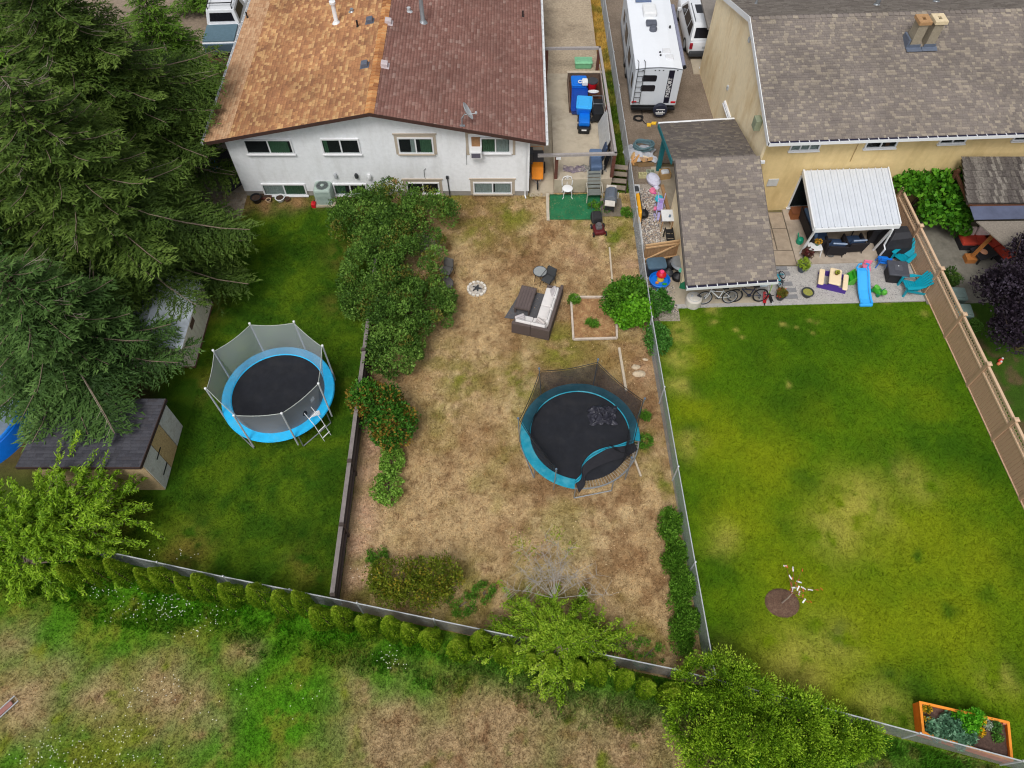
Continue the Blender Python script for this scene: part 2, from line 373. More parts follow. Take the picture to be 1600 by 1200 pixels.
def tone_field(x, y):
    n = fbm(x, y, 2.0, 4); m = fbm(x, y, .5, 8); k = fbm(x, y, .12, 14, 3)
    c = mixc(np.tile(T(108,118,36), (len(x),1)), T(72,112,18), sst(n*.5+m*.5, .4, .62))
    e = blobs(x, y, [(255,1085,1.2,.85),(40,1095,1.2,1.),(90,1050,.8,.8),(780,1140,2.2,1.),(960,1165,2.2,1.1),(620,1150,1.8,1.),(1010,1120,1.2,1.),(300,1095,.9,.8),(160,1090,.9,.9),(380,1020,.6,.6),(560,1080,.8,.8),(1080,1180,1.2,1.),(20,1010,.8,.7),(330,1140,.9,.7),(700,1190,2,1.),(860,1100,1.,.8),(1500,1200,1.5,.6),(1400,1180,1.2,.7),(480,1200,.8,.4)])
    c = mixc(c, T(160,136,104), np.clip(e*1.1*sst(m*.6+fbm(x,y,1.1,71)*.4+.12, .36, .56), 0, 1)*.95)
    c = mixc(c, T(122,90,62), np.clip(e,0,1)*sst(fbm(x,y,.35,75), .55, .75)*.7)
    f = (fenceY(x)-y); near = sst(2.0-f, 0, 1.4)
    g = np.maximum(blobs(x, y, [(430,1120,1.6,1.),(400,1150,1.3,1.),(480,1080,1.1,.9),(90,1010,.9,.8),(70,990,.7,.8),(600,1040,1.,.9),(340,1180,1.,.8),(20,1180,.6,.7),(660,1060,.8,.8),(200,980,1.,.5),(1180,1190,1.5,.8),(930,1100,.8,.5),(1330,1190,.8,.8)]), near*.9)
    c = mixc(c, T(70,124,18), np.clip(g*sst(m+.1, .3, .58), 0, 1)*.95)
    c = mixc(c, T(40,84,8), g*sst(fbm(x,y,.28,77), .55, .75)*.5)
    return c*(.7+.6*k)[:,None]
def tone_strip(x, y):
    m = fbm(x, y, .7, 8); k = fbm(x, y, .12, 15, 3)
    c = mixc(np.tile(T(80,106,28), (len(x),1)), T(196,164,84), np.clip(sst(y+(m-.5)*3, 34.5, 36.5)*(.3+.7*sst(m,.3,.55)) + .25*sst(m,.5,.7), 0, 1))
    return c*(.7+.6*k)[:,None]
def tone_neighbour(x, y):  # neighbour's dark green lawn with patches of dirt
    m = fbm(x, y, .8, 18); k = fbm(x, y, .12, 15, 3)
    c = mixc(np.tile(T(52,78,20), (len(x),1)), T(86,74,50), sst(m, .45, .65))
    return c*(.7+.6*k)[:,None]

soil = mat_col('grass_ground', .95, 0, .1, 24., .5, .7, 40.)
def zone(name, q, z, fn, step=.11, kind='structure'):
    q = [np.array(p, float) for p in q]
    nu = int(max(np.linalg.norm(q[1]-q[0]), np.linalg.norm(q[2]-q[3]))/step); nv = int(max(np.linalg.norm(q[3]-q[0]), np.linalg.norm(q[2]-q[1]))/step)
    s, t = np.meshgrid(np.linspace(0,1,nu+1), np.linspace(0,1,nv+1)); s = s.ravel(); t = t.ravel()
    X = (1-s)*(1-t)*q[0][0] + s*(1-t)*q[1][0] + s*t*q[2][0] + (1-s)*t*q[3][0]
    Y = (1-s)*(1-t)*q[0][1] + s*(1-t)*q[1][1] + s*t*q[2][1] + (1-s)*t*q[3][1]
    V = np.stack([X, Y, np.full_like(X, z)], 1); i = np.arange(nu)[None,:] + np.arange(nv)[:,None]*(nu+1); i = i.ravel()
    F = np.stack([i, i+1, i+nu+2, i+nu+1], 1)
    return nbuild(name, V, F, soil, cols=fn(X, Y), kind=kind)
def grass(name, q, z, fn, dens, h, w, keep=None, lean=.5, bright=1.0):
    q = [np.array(p, float) for p in q]
    area = .5*abs(np.cross(q[2]-q[0], q[3]-q[1])); n = int(area*dens)
    s, t = NR.rand(n), NR.rand(n)
    X = (1-s)*(1-t)*q[0][0] + s*(1-t)*q[1][0] + s*t*q[2][0] + (1-s)*t*q[3][0]
    Y = (1-s)*(1-t)*q[0][1] + s*(1-t)*q[1][1] + s*t*q[2][1] + (1-s)*t*q[3][1]
    if keep is not None:
        k = keep(X, Y); X = X[k]; Y = Y[k]; n = len(X)
    C = fn(X, Y); B = 3
    a = NR.rand(n, B)*2*np.pi; hh = h*(.6+.9*NR.rand(n, B))*(.6+.8*fbm(X, Y, .5, 31))[:,None]; ln = hh*lean*(.3+1.2*NR.rand(n,B)); ww = w*(.6+.8*NR.rand(n,B))
    a2 = NR.rand(n, B)*2*np.pi
    V = np.zeros((n, B, 3, 3), np.float32)
    ox = X[:,None] + (NR.rand(n,B)-.5)*.05; oy = Y[:,None] + (NR.rand(n,B)-.5)*.05
    V[:,:,0,0] = ox - np.cos(a)*ww; V[:,:,0,1] = oy - np.sin(a)*ww; V[:,:,1,0] = ox + np.cos(a)*ww; V[:,:,1,1] = oy + np.sin(a)*ww
    V[:,:,0:2,2] = z
    V[:,:,2,0] = ox + np.cos(a2)*ln; V[:,:,2,1] = oy + np.sin(a2)*ln; V[:,:,2,2] = z + hh
    F = np.arange(n*B*3).reshape(-1, 3)
    cc = (C[:,None,:]*(.5+1.1*NR.rand(n,B,1))*bright); cc = np.repeat(cc[:,:,None,:], 3, 2).reshape(-1, 3)
    o = nbuild(name, V.reshape(-1,3), F, grassmat, cols=np.clip(cc,0,.95), kind='stuff')
    return o

g = MB(); g.bx(-600,-400,-.4,600,900,-.05); setting('ground', g, mat('earth', lin(112,100,72), .95, .3, .3, .3, 20., dirt=lin(74,86,40), dscale=.25, damt=.8))
QL = [(-25,10.7),(-5.85,6.82),(-5.75,26.6),(-25,26.6)]
QD = [(-5.85,6.82),(6.22,4.32),(5.65,26.6),(-5.75,26.6)]
QR = [(6.22,4.32),(19.3,.9),(17.98,19.95),(5.9,19.60)]
QF = [(-27,-3),(24,-3),(24,12),(-27,12)]
QS = [(4.62,26.6),(5.66,26.6),(5.2,46),(4.55,46)]
QN = [(19.3,.9),(30,-1),(30,21.5),(17.9,21.5)]
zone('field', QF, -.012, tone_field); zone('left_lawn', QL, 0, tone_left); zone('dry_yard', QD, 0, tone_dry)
zone('right_lawn', QR, 0, tone_right); zone('weedy_strip', QS, 0, tone_strip); zone('neighbour_yard', QN, -.004, tone_neighbour)
tag(grass('lawn_grass', QL, 0, tone_left, 480, .04, .007, lambda x,y: (x > -14.8) & ~((x<-12.6)&(y>10.9)&(y<20))), 'short dark green mown grass of the yard beside the conifers', 'grass')
tag(grass('dry_grass', QD, 0, tone_dry, 380, .045, .009, None, .9), 'short straw coloured dead grass of the middle yard', 'grass')
tag(grass('lush_grass', QR, 0, tone_right, 480, .036, .007, None, .4), 'yellow green watered lawn grass inside chain link fence', 'grass')
tag(grass('field_grass', [(-19,1.2),(17,1.2),(17,2),(-19,9.6)], -.01, tone_field, 430, .06, .009, lambda x,y: y < fenceY(x)-.05, .8), 'rough patchy meadow grass below the cedar hedge', 'grass')
def tone_tall(x, y): return tone_field(x, y)*np.array([.75,1.0,.7],np.float32)
tag(grass('tall_grass', [(-19,3),(17,.6),(17,2),(-19,9.6)], -.01, tone_tall, 260, .2, .013, lambda x,y: (y < fenceY(x)-.1) & (y > fenceY(x)-1.5-.9*fbm(x,y,1.4,81)) & (fbm(x,y,.7,83) > .42), .5), 'tall green grass along the foot of the cedar hedge', 'grass')
tag(grass('weed_grass', QS, 0, tone_strip, 420, .16, .014, lambda x,y: x > 4.72, .7), 'tall weeds along the foot of the board fence', 'weeds')

# hard surfaces
SLAB = .8
def flat(name, poly, z, m, d=.3):
    mb = MB(); mb.ext([(x, y, z-d) for x, y in poly], (0,0,d)); return setting(name, mb, m)
flat('carport_slab', [(2.0,26.62),(4.72,26.7),(4.62,34.7),(1.0,34.7),(1.0,31.5),(2.0,31.5)], SLAB, conc, SLAB+.02)
gravel_m = mat('driveway_gravel', lin(168,152,130), .95, .3, 9., .6, 60., dirt=lin(112,98,82), dscale=.35, damt=.9)
flat('gravel_driveway', [(.9,34.7),(4.62,34.7),(4.5,50),(.7,50)], SLAB-.01, gravel_m, SLAB)
mb = MB(); mb.ext([(.84,25.95,-.05),(.84,26.6,.03),(.84,31.5,SLAB),(.84,31.5,-.05)], (1.157,0,0)); setting('side_walkway', mb, conc)
rvg = mat('brown_gravel', lin(128,114,100), .95, .35, 14., .7, 70., dirt=lin(92,80,68), dscale=.4, damt=.9)
def pebbles(name, label, quads, n, s0, s1, cols):
    X = []; Y = []
    for q in quads:
        a = NR.rand(n//len(quads)); b = NR.rand(n//len(quads)); q = [np.array(p) for p in q]
        X.append((1-a)*(1-b)*q[0][0]+a*(1-b)*q[1][0]+a*b*q[2][0]+(1-a)*b*q[3][0]); Y.append((1-a)*(1-b)*q[0][1]+a*(1-b)*q[1][1]+a*b*q[2][1]+(1-a)*b*q[3][1])
    X = np.concatenate(X); Y = np.concatenate(Y); m = len(X); s = s0+(s1-s0)*NR.rand(m)**2; rot = NR.rand(m)*np.pi; el = .7+.6*NR.rand(m)
    V = np.zeros((m,7,3), np.float32)
    for k in range(6):
        a = k*np.pi/3; px = np.cos(a)*s*el*(.85+.3*NR.rand(m)); py = np.sin(a)*s/el*(.85+.3*NR.rand(m)); V[:,k,0] = X+px*np.cos(rot)-py*np.sin(rot); V[:,k,1] = Y+px*np.sin(rot)+py*np.cos(rot); V[:,k,2] = .006
    V[:,6,0] = X; V[:,6,1] = Y; V[:,6,2] = .012+s*.7
    i = np.arange(m)[:,None,None]*7; F = (i+np.array([[k,(k+1)%6,6] for k in range(6)])[None]).reshape(-1,3)
    C = np.array(cols, np.float32)[NR.randint(0,len(cols),m)]*(.8+.4*NR.rand(m,1))
    tag(nbuild(name, V.reshape(-1,3), F, mat_col('stone_'+name, .85), None, cols=np.repeat(C, 7, 0), kind='stuff'), label, 'pebbles')
STC = [lin(150,142,134), lin(186,178,168), lin(120,116,116), lin(168,150,130), lin(206,200,192), lin(96,94,98), lin(150,130,116)]
pebbles('pebbles', 'mixed grey and tan river pebbles in the bed beside the garage', [[(5.72,19.4),(7.1,19.4),(7.1,26.9),(5.7,26.9)]], 9000, .02, .06, STC)
pebbles('gravel_stones', 'pale pea gravel stones of the patio', [[(10.9,19.85),(17.6,20.1),(17.6,22.0),(10.9,21.9)]], 5000, .012, .03, [lin(176,172,168), lin(150,146,144), lin(196,190,184), lin(120,118,122)])
flat('trailer_driveway', [(5.66,27.2),(5.25,50),(14,50),(14,37),(10.9,36.4),(10.9,28.7),(7.2,28.7),(7.0,27.2)], .012, rvg, .1)
flat('far_road', [(-60,52),(60,52),(60,60),(-60,60)], .02, mat('asphalt', (.06,.06,.06), .9, .2, 5), .1)
peb = mat('river_pebbles', lin(162,152,140), .85, .35, 30., 1., 30., dirt=lin(108,102,98), dscale=9., damt=.8)
flat('pebble_bed', [(5.68,18.9),(7.15,18.9),(7.15,27.2),(5.66,27.2)], .008, peb, .08)
pea = mat('grey_pea_gravel', lin(176,172,168), .9, .25, 40., .8, 60., dirt=lin(140,138,136), dscale=4., damt=.6)
flat('patio_gravel', [(6.4,19.55),(17.95,20.0),(17.75,22.9),(13.0,22.6),(10.5,22.0),(6.6,22.0)], .012, pea, .08)
flat('garage_floor', [(6.85,19.8),(10.7,19.9),(10.7,28.4),(6.85,28.4)], .03, conc, .1)
flat('patio_slab', [(12.75,22.05),(17.75,22.25),(17.7,25.75),(12.75,25.45)], .05, mat('patio_concrete', lin(176,162,146), .9, .12, 3., .2, 90., dirt=lin(140,126,112), dscale=.8, damt=.7), .12)
flat('neighbour_terrace', [(17.9,19.8),(30,20.2),(30,26.2),(17.65,25.75)], .02, mat('old_concrete', lin(120,116,106), .95, .2, 4, .2, 60., dirt=lin(86,84,76), dscale=.8, damt=.8), .1)
flat('house_side_path', [(-16.5,24.9),(-12.7,24.9),(-12.7,40),(-16.5,40)], .012, mat('path_concrete', lin(150,140,126), .95, .2, 4, .2, 60., dirt=lin(100,92,80), dscale=.7, damt=.8), .06)
flat('left_driveway', [(-34,35),(-17.2,35),(-17.2,56),(-34,56)], .006, mat('dusty_gravel', lin(146,130,114), .95, .25, 6., .4, 60., dirt=lin(120,104,88), dscale=.4, damt=.7), .06)
# brick paving beside the duplex: every brick laid
pav = obj('brick_paving', MB().bx(-17.1,30.2,-.04,-13.4,37.2,.01), mat('brick_bed', lin(96,70,60), .95)); pav['kind'] = 'structure'
bm_ = mat_island('paving_brick', [lin(120,72,60), lin(146,92,76), lin(104,66,58), lin(156,108,92)], .9)
mb = MB(); j = 0; y = 30.25
while y < 37.1:
    x = -17.05 + (.11 if j % 2 else 0)
    while x < -13.5:
        mb.bx(x, y, 0, x+.205, y+.095, .022+rnd.random()*.005); x += .22
    y += .11; j += 1
obj('bricks', mb, bm_, pav, kind='stuff')
# strips of stepping pavers and large slabs beside the patio
pvm = mat('paver_concrete', lin(128,128,130), .9, .12, 8., .2, 80.)
pg = setting('stepping_path', MB().bx(10.9,20.05,-.03,12.0,22.0,.016), pea)
p0 = None
for (u, v) in [(1224,428),(1228,444),(1234,454),(1236,464),(1220,420)]:
    p = P(u, v); mb = MB(); mb.box((p.x, p.y, .022), (.55, .22, .03), R(3)); obj('paver', mb, pvm, pg)
sg = setting('slab_path', MB().bx(10.72,21.95,-.03,12.78,25.3,.02), mat('joint_sand', lin(96,88,76), .95))
slm = mat('slab_concrete', lin(166,150,132), .9, .12, 4., .25, 70., dirt=lin(128,114,98), dscale=1.2, damt=.7)
for (x0, y0, x1, y1) in [(10.78,22.05,11.55,22.85),(11.59,22.0,12.72,22.85),(10.8,22.9,12.0,23.55),(10.8,23.6,12.0,24.25),(10.8,24.3,12.0,25.25),(12.05,22.9,12.7,24.2),(12.05,24.25,12.7,25.25)]:
    obj('slab', MB().bx(x0, y0, 0, x1, y1, .04+rnd.random()*.01), slm, sg)
# low timber edge of the pebble bed, plank edges lying in the dry yard
e = MB(); a, b = P(1034,292), P(1056,380)
e.tube([(a.x,a.y,.08),(b.x,b.y,.08)], .1, 4); tag(obj('edging_timber', e, wood_t), 'long tan timber edging the pebble bed beside the garage', 'timber')
for (a, b, w, lb) in [((952,388),(957,448),.05,'pale thin plank lying in dry grass above the bush'), ((967,545),(978,612),.07,'white weathered plank half under the trampoline'), ((1001,745),(986,705),.05,'tan stick beside the dark trampoline springs')]:
    p, q = P(*a), P(*b); mb = MB(); mb.tube([(p.x,p.y,.05),(q.x,q.y,.05)], w, 4); tag(obj('plank', mb, pm('pale_plank', (190,176,156), .9)), lb, 'plank')
# loose stones by the fence
for (u, v, r, lb) in [(993,574,.16,'small tan stone by the chain link fence'), (998,585,.22,'pale flat stone below the smaller stone by the fence'), (1008,562,.09,'little grey stone close to the chain link fence'), (165,778,.28,'tan rock beside the small dark roofed shed'), (692,420,.17,'tan clay stone behind the round bistro table')]:
    p = P(u, v); mb = MB()
    mb.lathe([(.01,-r*.2),(r*.8,-r*.1),(r,r*.25),(r*.75,r*.55),(r*.3,r*.7),(.01,r*.72)], (p.x,p.y,0), 9, None, 1.0+rnd.random()*.5, .8)
    mb.v = [(x+rnd.uniform(-.12,.12)*r, y+rnd.uniform(-.12,.12)*r, z+rnd.uniform(-.08,.08)*r) for x,y,z in mb.v]
    tag(obj('stone', mb, pm('tan_stone', (196,178,152), .9, var=.2), smooth=True), lb, 'stone')
# ------------------------------------------------------------------ buildings
def shingles(name, O, U, Vd, lu, lv, expo, wmin, wmax, th, m, parent, kind='stuff', jag=.006):
    O = np.array(O, float); U = np.array(U, float); U /= np.linalg.norm(U); Vd = np.array(Vd, float); Vd /= np.linalg.norm(Vd); Nn = np.cross(U, Vd); Nn /= np.linalg.norm(Nn)
    if Nn[2] < 0: Nn = -Nn
    out = []; nr = int(math.ceil(lv/expo))
    for r in range(nr):
        x = -NR.rand()*wmax
        while x < lu:
            w = wmin + (wmax-wmin)*NR.rand(); a = max(x, 0); b = min(x+w, lu); x += w
            if b-a < .03: continue
            y0 = r*expo + (NR.rand()-.5)*jag; y1 = min((r+1)*expo+.02, lv)
            g = .004
            t = th*(.7+.6*NR.rand())
            out.append([O+U*(a+g)+Vd*y0+Nn*(t+.012), O+U*(b-g)+Vd*y0+Nn*(t+.012), O+U*(b-g)+Vd*y1+Nn*.008, O+U*(a+g)+Vd*y1+Nn*.008, O+U*(a+g)+Vd*y0+Nn*.002, O+U*(b-g)+Vd*y0+Nn*.002])
    V = np.array(out).reshape(-1,3); n = len(out); i = np.arange(n)[:,None]*6
    F = np.concatenate([i+np.array([[0,1,2,3]]), i+np.array([[4,5,1,0]])], 0)
    return nbuild(name, V, F, m, parent, kind=kind, inv=wmat(parent).inverted())
def slab_roof(name, a, b, c, d, th, m, parent):            # a b: eave ends, c d: ridge ends
    mb = MB(); mb.ext([a, b, c, d], (0,0,-th)); return obj(name, mb, m, parent, world=True)

def window(parent, x0, z0, x1, z1, Y, M=None, trim=None, panes=2, curtain=None, split=None, fm=None, flip=False, dep=.07):
    """window on a wall whose outside is towards -y of M; x0..x1, z0..z1 outer frame"""
    M = M or Matrix.Identity(4); fm = fm or vinyl
    fw = .065; T_ = lambda mb: (setattr(mb, 'v', [tuple(M @ Vector(p)) for p in mb.v]), mb)[1]
    mb = MB()
    mb.bx(x0,Y-dep,z0,x1,Y,z0+fw); mb.bx(x0,Y-dep,z1-fw,x1,Y,z1); mb.bx(x0,Y-dep,z0+fw,x0+fw,Y,z1-fw); mb.bx(x1-fw,Y-dep,z0+fw,x1,Y,z1-fw)
    w = obj('window', T_(mb), fm, parent, world=True)
    mb = MB(); mb.bx(x0-.04,Y-dep-.05,z0-.05,x1+.04,Y,z0-.003); obj('sill', T_(mb), trim or fm, w, world=True)
    if trim:
        mb = MB(); mb.bx(x0-.13,Y-.03,z0-.06,x0-.003,Y,z1+.16); mb.bx(x1+.003,Y-.03,z0-.06,x1+.13,Y,z1+.16); mb.bx(x0-.002,Y-.03,z1+.003,x1+.002,Y,z1+.16); mb.bx(x0-.18,Y-.06,z1+.162,x1+.18,Y,z1+.2)
        obj('trim', T_(mb), trim, w, world=True)
    mb = MB(); mb.bx(x0+fw,Y-.006,z0+fw,x1-fw,Y-.002,z1-fw); obj('unlit_room_panel', T_(mb), dark_in, w, world=True)  # dark sheet on the wall, coloured as the unlit room behind the glass
    n = panes; wd = (x1-x0-2*fw)/n
    for i in range(n):
        a = x0+fw+i*wd; b = a+wd
        if i:
            mb = MB(); mb.bx(a-.03,Y-dep+.005,z0+fw,a+.03,Y-.008,z1-fw); obj('mullion', T_(mb), fm, w, world=True)
        mb = MB(); mb.bx(a+.032*(i>0),Y-.05,z0+fw,b-.032*(i<n-1),Y-.042,z1-fw); obj('pane', T_(mb), glass, w, world=True)
        if curtain and curtain[i]:
            cm, f0, f1 = curtain[i]; ca, cb = a+.03+f0*(wd-.06), a+.03+f1*(wd-.06); k = max(4, int((cb-ca)/.05)); mb = MB()
            pts = [(ca+(cb-ca)*q/k, Y-.022+(.009 if q % 2 else -.009)) for q in range(k+1)]
            for q in range(k): mb.quad((pts[q][0],pts[q][1],z0+fw),(pts[q+1][0],pts[q+1][1],z0+fw),(pts[q+1][0],pts[q+1][1],z1-fw),(pts[q][0],pts[q][1],z1-fw))
            obj('curtain', T_(mb), cm, w, world=True)
    return w

# ---- white stucco duplex
stucco_w = mat('white_stucco', lin(236,238,241), .9, .06, 5., .5, 70., dirt=lin(186,186,182), dscale=1.3, damt=.32, streak=.22)
DX = thing('duplex_house', 'white stucco duplex with half orange and half brown shingle roof', 'house', (-5.96, 26.4, 0))
HX0, HX1, HY, HYB = -12.72, .80, 26.4, 40.0
EX0, EX1, EZ, RX, RZ, RY = -13.42, 1.47, 3.56, -5.96, 5.08, 25.88
rz = lambda x: RZ - (RZ-EZ)*abs(x-RX)/(RX-EX0 if x < RX else EX1-RX)
mb = MB(); u_ = .13
mb.ext([(HX0,HY,.3),(HX1,HY,.3),(HX1,HY,rz(HX1)-u_),(RX,HY,RZ-u_),(HX0,HY,rz(HX0)-u_)], (0,HYB-HY,0)); obj('wall', mb, stucco_w, DX, world=True)
mb = MB(); mb.bx(HX0+.03,HY+.03,-.1,HX1-.03,HYB-.03,.297); obj('foundation', mb, pm('grey_footing', (150,146,140), .9, dirt=lin(110,104,92)), DX, world=True)
roofb = pm('roof_deck', (70,56,48), .9)
o_cols = [lin(150,106,78), lin(172,122,86), lin(186,136,94), lin(210,168,118), lin(162,114,82), lin(178,128,90)]
sh_o = mat_island('orange_shingle', o_cols, .95, .14, 30., patch=.2)
sh_p = mat_island('pale_shingle', [lin(178,134,100), lin(196,154,118), lin(206,168,132), lin(186,142,108)], .95, .1, 30., patch=.08)
sh_b = mat_island('brown_shingle', [lin(130,92,83), lin(142,104,94), lin(136,98,89), lin(152,117,107), lin(138,100,90), lin(164,134,124)], .95, .1, 30., pos=[0,.25,.5,.75,.9,1.], patch=.16)
rL = slab_roof('roof', (EX0,RY,EZ), (EX0,HYB+.4,EZ), (RX,HYB+.4,RZ), (RX,RY,RZ), .12, roofb, DX); rL['label'] = 'faded orange shingle half of the roof'
rR = slab_roof('roof', (EX1,RY,EZ), (EX1,HYB+.4,EZ), (RX+.002,HYB+.4,RZ), (RX+.002,RY,RZ), .12, roofb, DX); rR['label'] = 'reddish brown shingle half of the roof'
ln = HYB+.4-RY
dL = np.array([RX-EX0,0,RZ-EZ]); sL = np.linalg.norm(dL); dLn = dL/sL
shingles('shingles', (EX0,RY,EZ), (0,1,0), dLn, ln, 1.2, .14, .26, .34, .009, sh_p, rL)
shingles('shingles', tuple(np.array((EX0,RY,EZ))+dLn*1.2), (0,1,0), dLn, ln, sL-1.2, .14, .16, .36, .009, sh_o, rL)
dR = np.array([RX-EX1,0,RZ-EZ]); sR = np.linalg.norm(dR)
shingles('shingles', (EX1,RY,EZ), (0,1,0), dR/sR, ln, sR, .14, .16, .36, .009, sh_b, rR)
mb = MB(); y = RY                                                             # ridge caps
while y < HYB:
    for sgn in (-1, 1):
        w = .2; dz = w*.2
        mb.add([(RX,y,RZ+.075),(RX,y+.27,RZ+.035),(RX+sgn*w,y+.27,RZ-dz+.03),(RX+sgn*w,y,RZ-dz+.065),(RX,y,RZ+.02),(RX+sgn*w,y,RZ-dz+.012)], [(0,1,2,3),(0,3,5,4)])
    y += .25
obj('ridge_caps', mb, mat_island('ridge_cap', [lin(150,100,66), lin(186,132,84), lin(206,156,104)], .95, .15, 30.), rL, world=True, kind='stuff')
fas = pm('brown_fascia', (70,48,42), .7)
for (xe, zz) in ((EX0, EZ), (EX1, EZ)):
    mb = MB(); mb.ext([(xe,RY-.03,zz+.03),(RX,RY-.03,RZ+.03),(RX,RY-.03,RZ-.13),(xe,RY-.03,zz-.13)], (0,.028,0)); obj('fascia', mb, fas, DX, world=True)
for xe, s in ((EX0,-1),(EX1,1)):
    mb = MB(); a, b = xe+s*.005, xe+s*.115
    mb.bx(min(a,b),RY,EZ-.13,max(a,b),HYB+.4,EZ-.11); mb.bx(min(a,a+s*.012),RY,EZ-.109,max(a,a+s*.012),HYB+.4,EZ+.02); mb.bx(min(b,b-s*.012),RY,EZ-.109,max(b,b-s*.012),HYB+.4,EZ+.01)
    for q in range(26): mb.bx(min(a,b)-.002,RY+.2+q*.55,EZ+.011,max(a,b)+.002,RY+.24+q*.55,EZ+.02)
    obj('gutter', mb, white_m, DX, world=True)
mb = MB(); mb.tube([(.62,HY-.06,rz(.62)-.3),(.62,HY-.06,.12),(.66,HY-.22,.05)], .04, 4); obj('downspout', mb, white_m, DX, world=True)
# roof fittings
def roofpt(u, v):
    z = 4.5
    for _ in range(12): p = P(u, v, z); z = rz(p.x)
    return P(u, v, z)
for (u, v, c_) in [(578,34,'dark'),(607,36,'light'),(570,103,'dark'),(601,103,'light')]:
    p = roofpt(u, v); s = -1 if p.x < RX else 1
    mb = MB(); mb.box((p.x,p.y,p.z+.02), (.42,.42,.02), 0, 0, s*R(11.4)); mb.rbox((p.x,p.y,p.z+.12), (.3,.3,.17), .03, 0, 0, s*R(11.4))
    obj('roof_vent', mb, pm('slate_vent', (92,98,112), .5) if c_ == 'dark' else pm('pinkish_vent', (196,184,186), .5), rL if s < 0 else rR, world=True)
for (u, v, h, rr, m_) in [(526,36,1.0,.1,white_m),(661,35,1.7,.1,grey_m),(387,28,.3,.04,black),(559,42,.32,.045,black),(550,18,.14,.09,grey_m),(639,18,.2,.09,lgrey),(817,26,.3,.04,black)]:
    p = roofpt(u, v); mb = MB(); mb.lathe([(rr*2.2,-.03),(rr*1.3,.1),(rr,.14),(rr,h-.06),(rr*1.5,h-.05),(rr*1.5,h+.06),(.01,h+.1)] if h > .5 else [(rr*2,-.02),(rr*1.2,.04),(rr,.06),(rr,h),(.01,h)], p, 12)
    obj('vent_pipe', mb, m_, rL if p.x < RX else rR, world=True, smooth=True)
# windows of the facade
def fr(u0, v0, u1, v1): a, b = PY(u0, v1, HY), PY(u1, v0, HY); return a.x, a.z, b.x, b.z
G1 = (curt_g, .0, 1.); G2 = (curt_g, .45, 1.); G3 = (curt_w, 0, .25)
for (r, trim, cu) in [((387,217,454,239.5), None, [None,(curt_g,.0,.9)]), ((506,216,560,239.5), None, [(curt_g,0,.25),None]), ((624,214,676,239), trim_tan, [(curt_w,.7,1.),(curt_g,.25,1.)]), ((751,214,798,238), None, [(curt_g,0,1),(curt_w,0,1)]),
        ((414,286.5,476,304), None, [(curt_w,.0,1.),(curt_g,0,1.)]), ((524,286.5,572,303.5), None, [(curt_g,0,.7),None]), ((637,284,686,302), trim_tan, [None,None]), ((740,283.5,800,301.5), trim_tan, [(curt_w,0,1.),(curt_w,.1,1.)])]:
    x0, z0, x1, z1 = fr(*r); window(DX, x0, z0, x1, z1, HY, None, trim, 2, cu)
x0, z0, x1, z1 = fr(737,214,751,228)
mb = MB(); mb.bx(x0,HY-.04,z0,x1-.01,HY,z1); obj('window_board', mb, pm('old_plywood', (150,112,78), .9, var=.25), DX, world=True)
mb = MB(); x0, z0, x1, z1 = fr(733,213,801,238)
mb.bx(x0-.12,HY-.03,z0-.12,x0-.003,HY,z1+.16); mb.bx(x1+.003,HY-.03,z0-.12,x1+.12,HY,z1+.16); mb.bx(x0-.12,HY-.05,z1+.163,x1+.12,HY,z1+.26); mb.bx(x0,HY-.03,z0-.12,x1,HY,z0-.09); obj('window_trim', mb, trim_tan, DX, world=True)
a = PY(744,233,HY)
t = thing('window_air_conditioner', 'white window air conditioner sticking out of the stucco wall', 'air conditioner', (a.x, HY-.2, a.z-.2))
obj('case', MB().rbox((0,.0,.2),(.52,.42,.36),.03), white, t); obj('grille', MB().bx(-.2,-.222,.06,.2,-.211,.3), pm('purple_grey_grille', (92,90,104), .6), t)
for (u, v, r_, m_) in [(524.5,273,.07,lgrey),(557,273,.08,dgrey),(577,274,.1,white)]:
    a = PY(u, v, HY); mb = MB(); mb.lathe([(r_,-.1),(r_*1.1,.05),(r_*.6,.14),(.01,.16)], (a.x, HY-.09, a.z), 10); mb.bx(a.x-.05,HY-.05,a.z-.06,a.x+.05,HY,a.z+.06); obj('wall_lamp', mb, m_, DX, world=True, smooth=True)
a, b = PY(699,277,HY), PY(702,309,HY); mb = MB(); mb.tube([(a.x,HY-.04,a.z),(a.x+.03,HY-.04,.4),(a.x+.05,HY-.1,.03)], .03, 6); mb.bx(a.x-.06,HY-.08,a.z-.05,a.x+.06,HY,a.z+.1); obj('conduit', mb, dgrey, DX, world=True)
a = PY(617,283,HY); mb = MB(); mb.bx(a.x-.1,HY-.06,a.z-.12,a.x+.1,HY,a.z+.12); obj('meter_box', mb, pm('rusty_box', (188,150,110), .7), DX, world=True)
a, b = PY(662,263,HY), PY(661,284,HY); mb = MB(); mb.tube([(a.x+.1,HY-.02,a.z),(a.x,HY-.03,a.z-.1),(a.x,HY-.02,b.z+.3),(a.x+.05,HY-.02,b.z)], .012, 4); mb.tube([(PY(727,205,HY).x,HY-.02,3.2),(PY(728,239,HY).x,HY-.02,1.9)], .01, 4); obj('cable', mb, dgrey, DX, world=True)
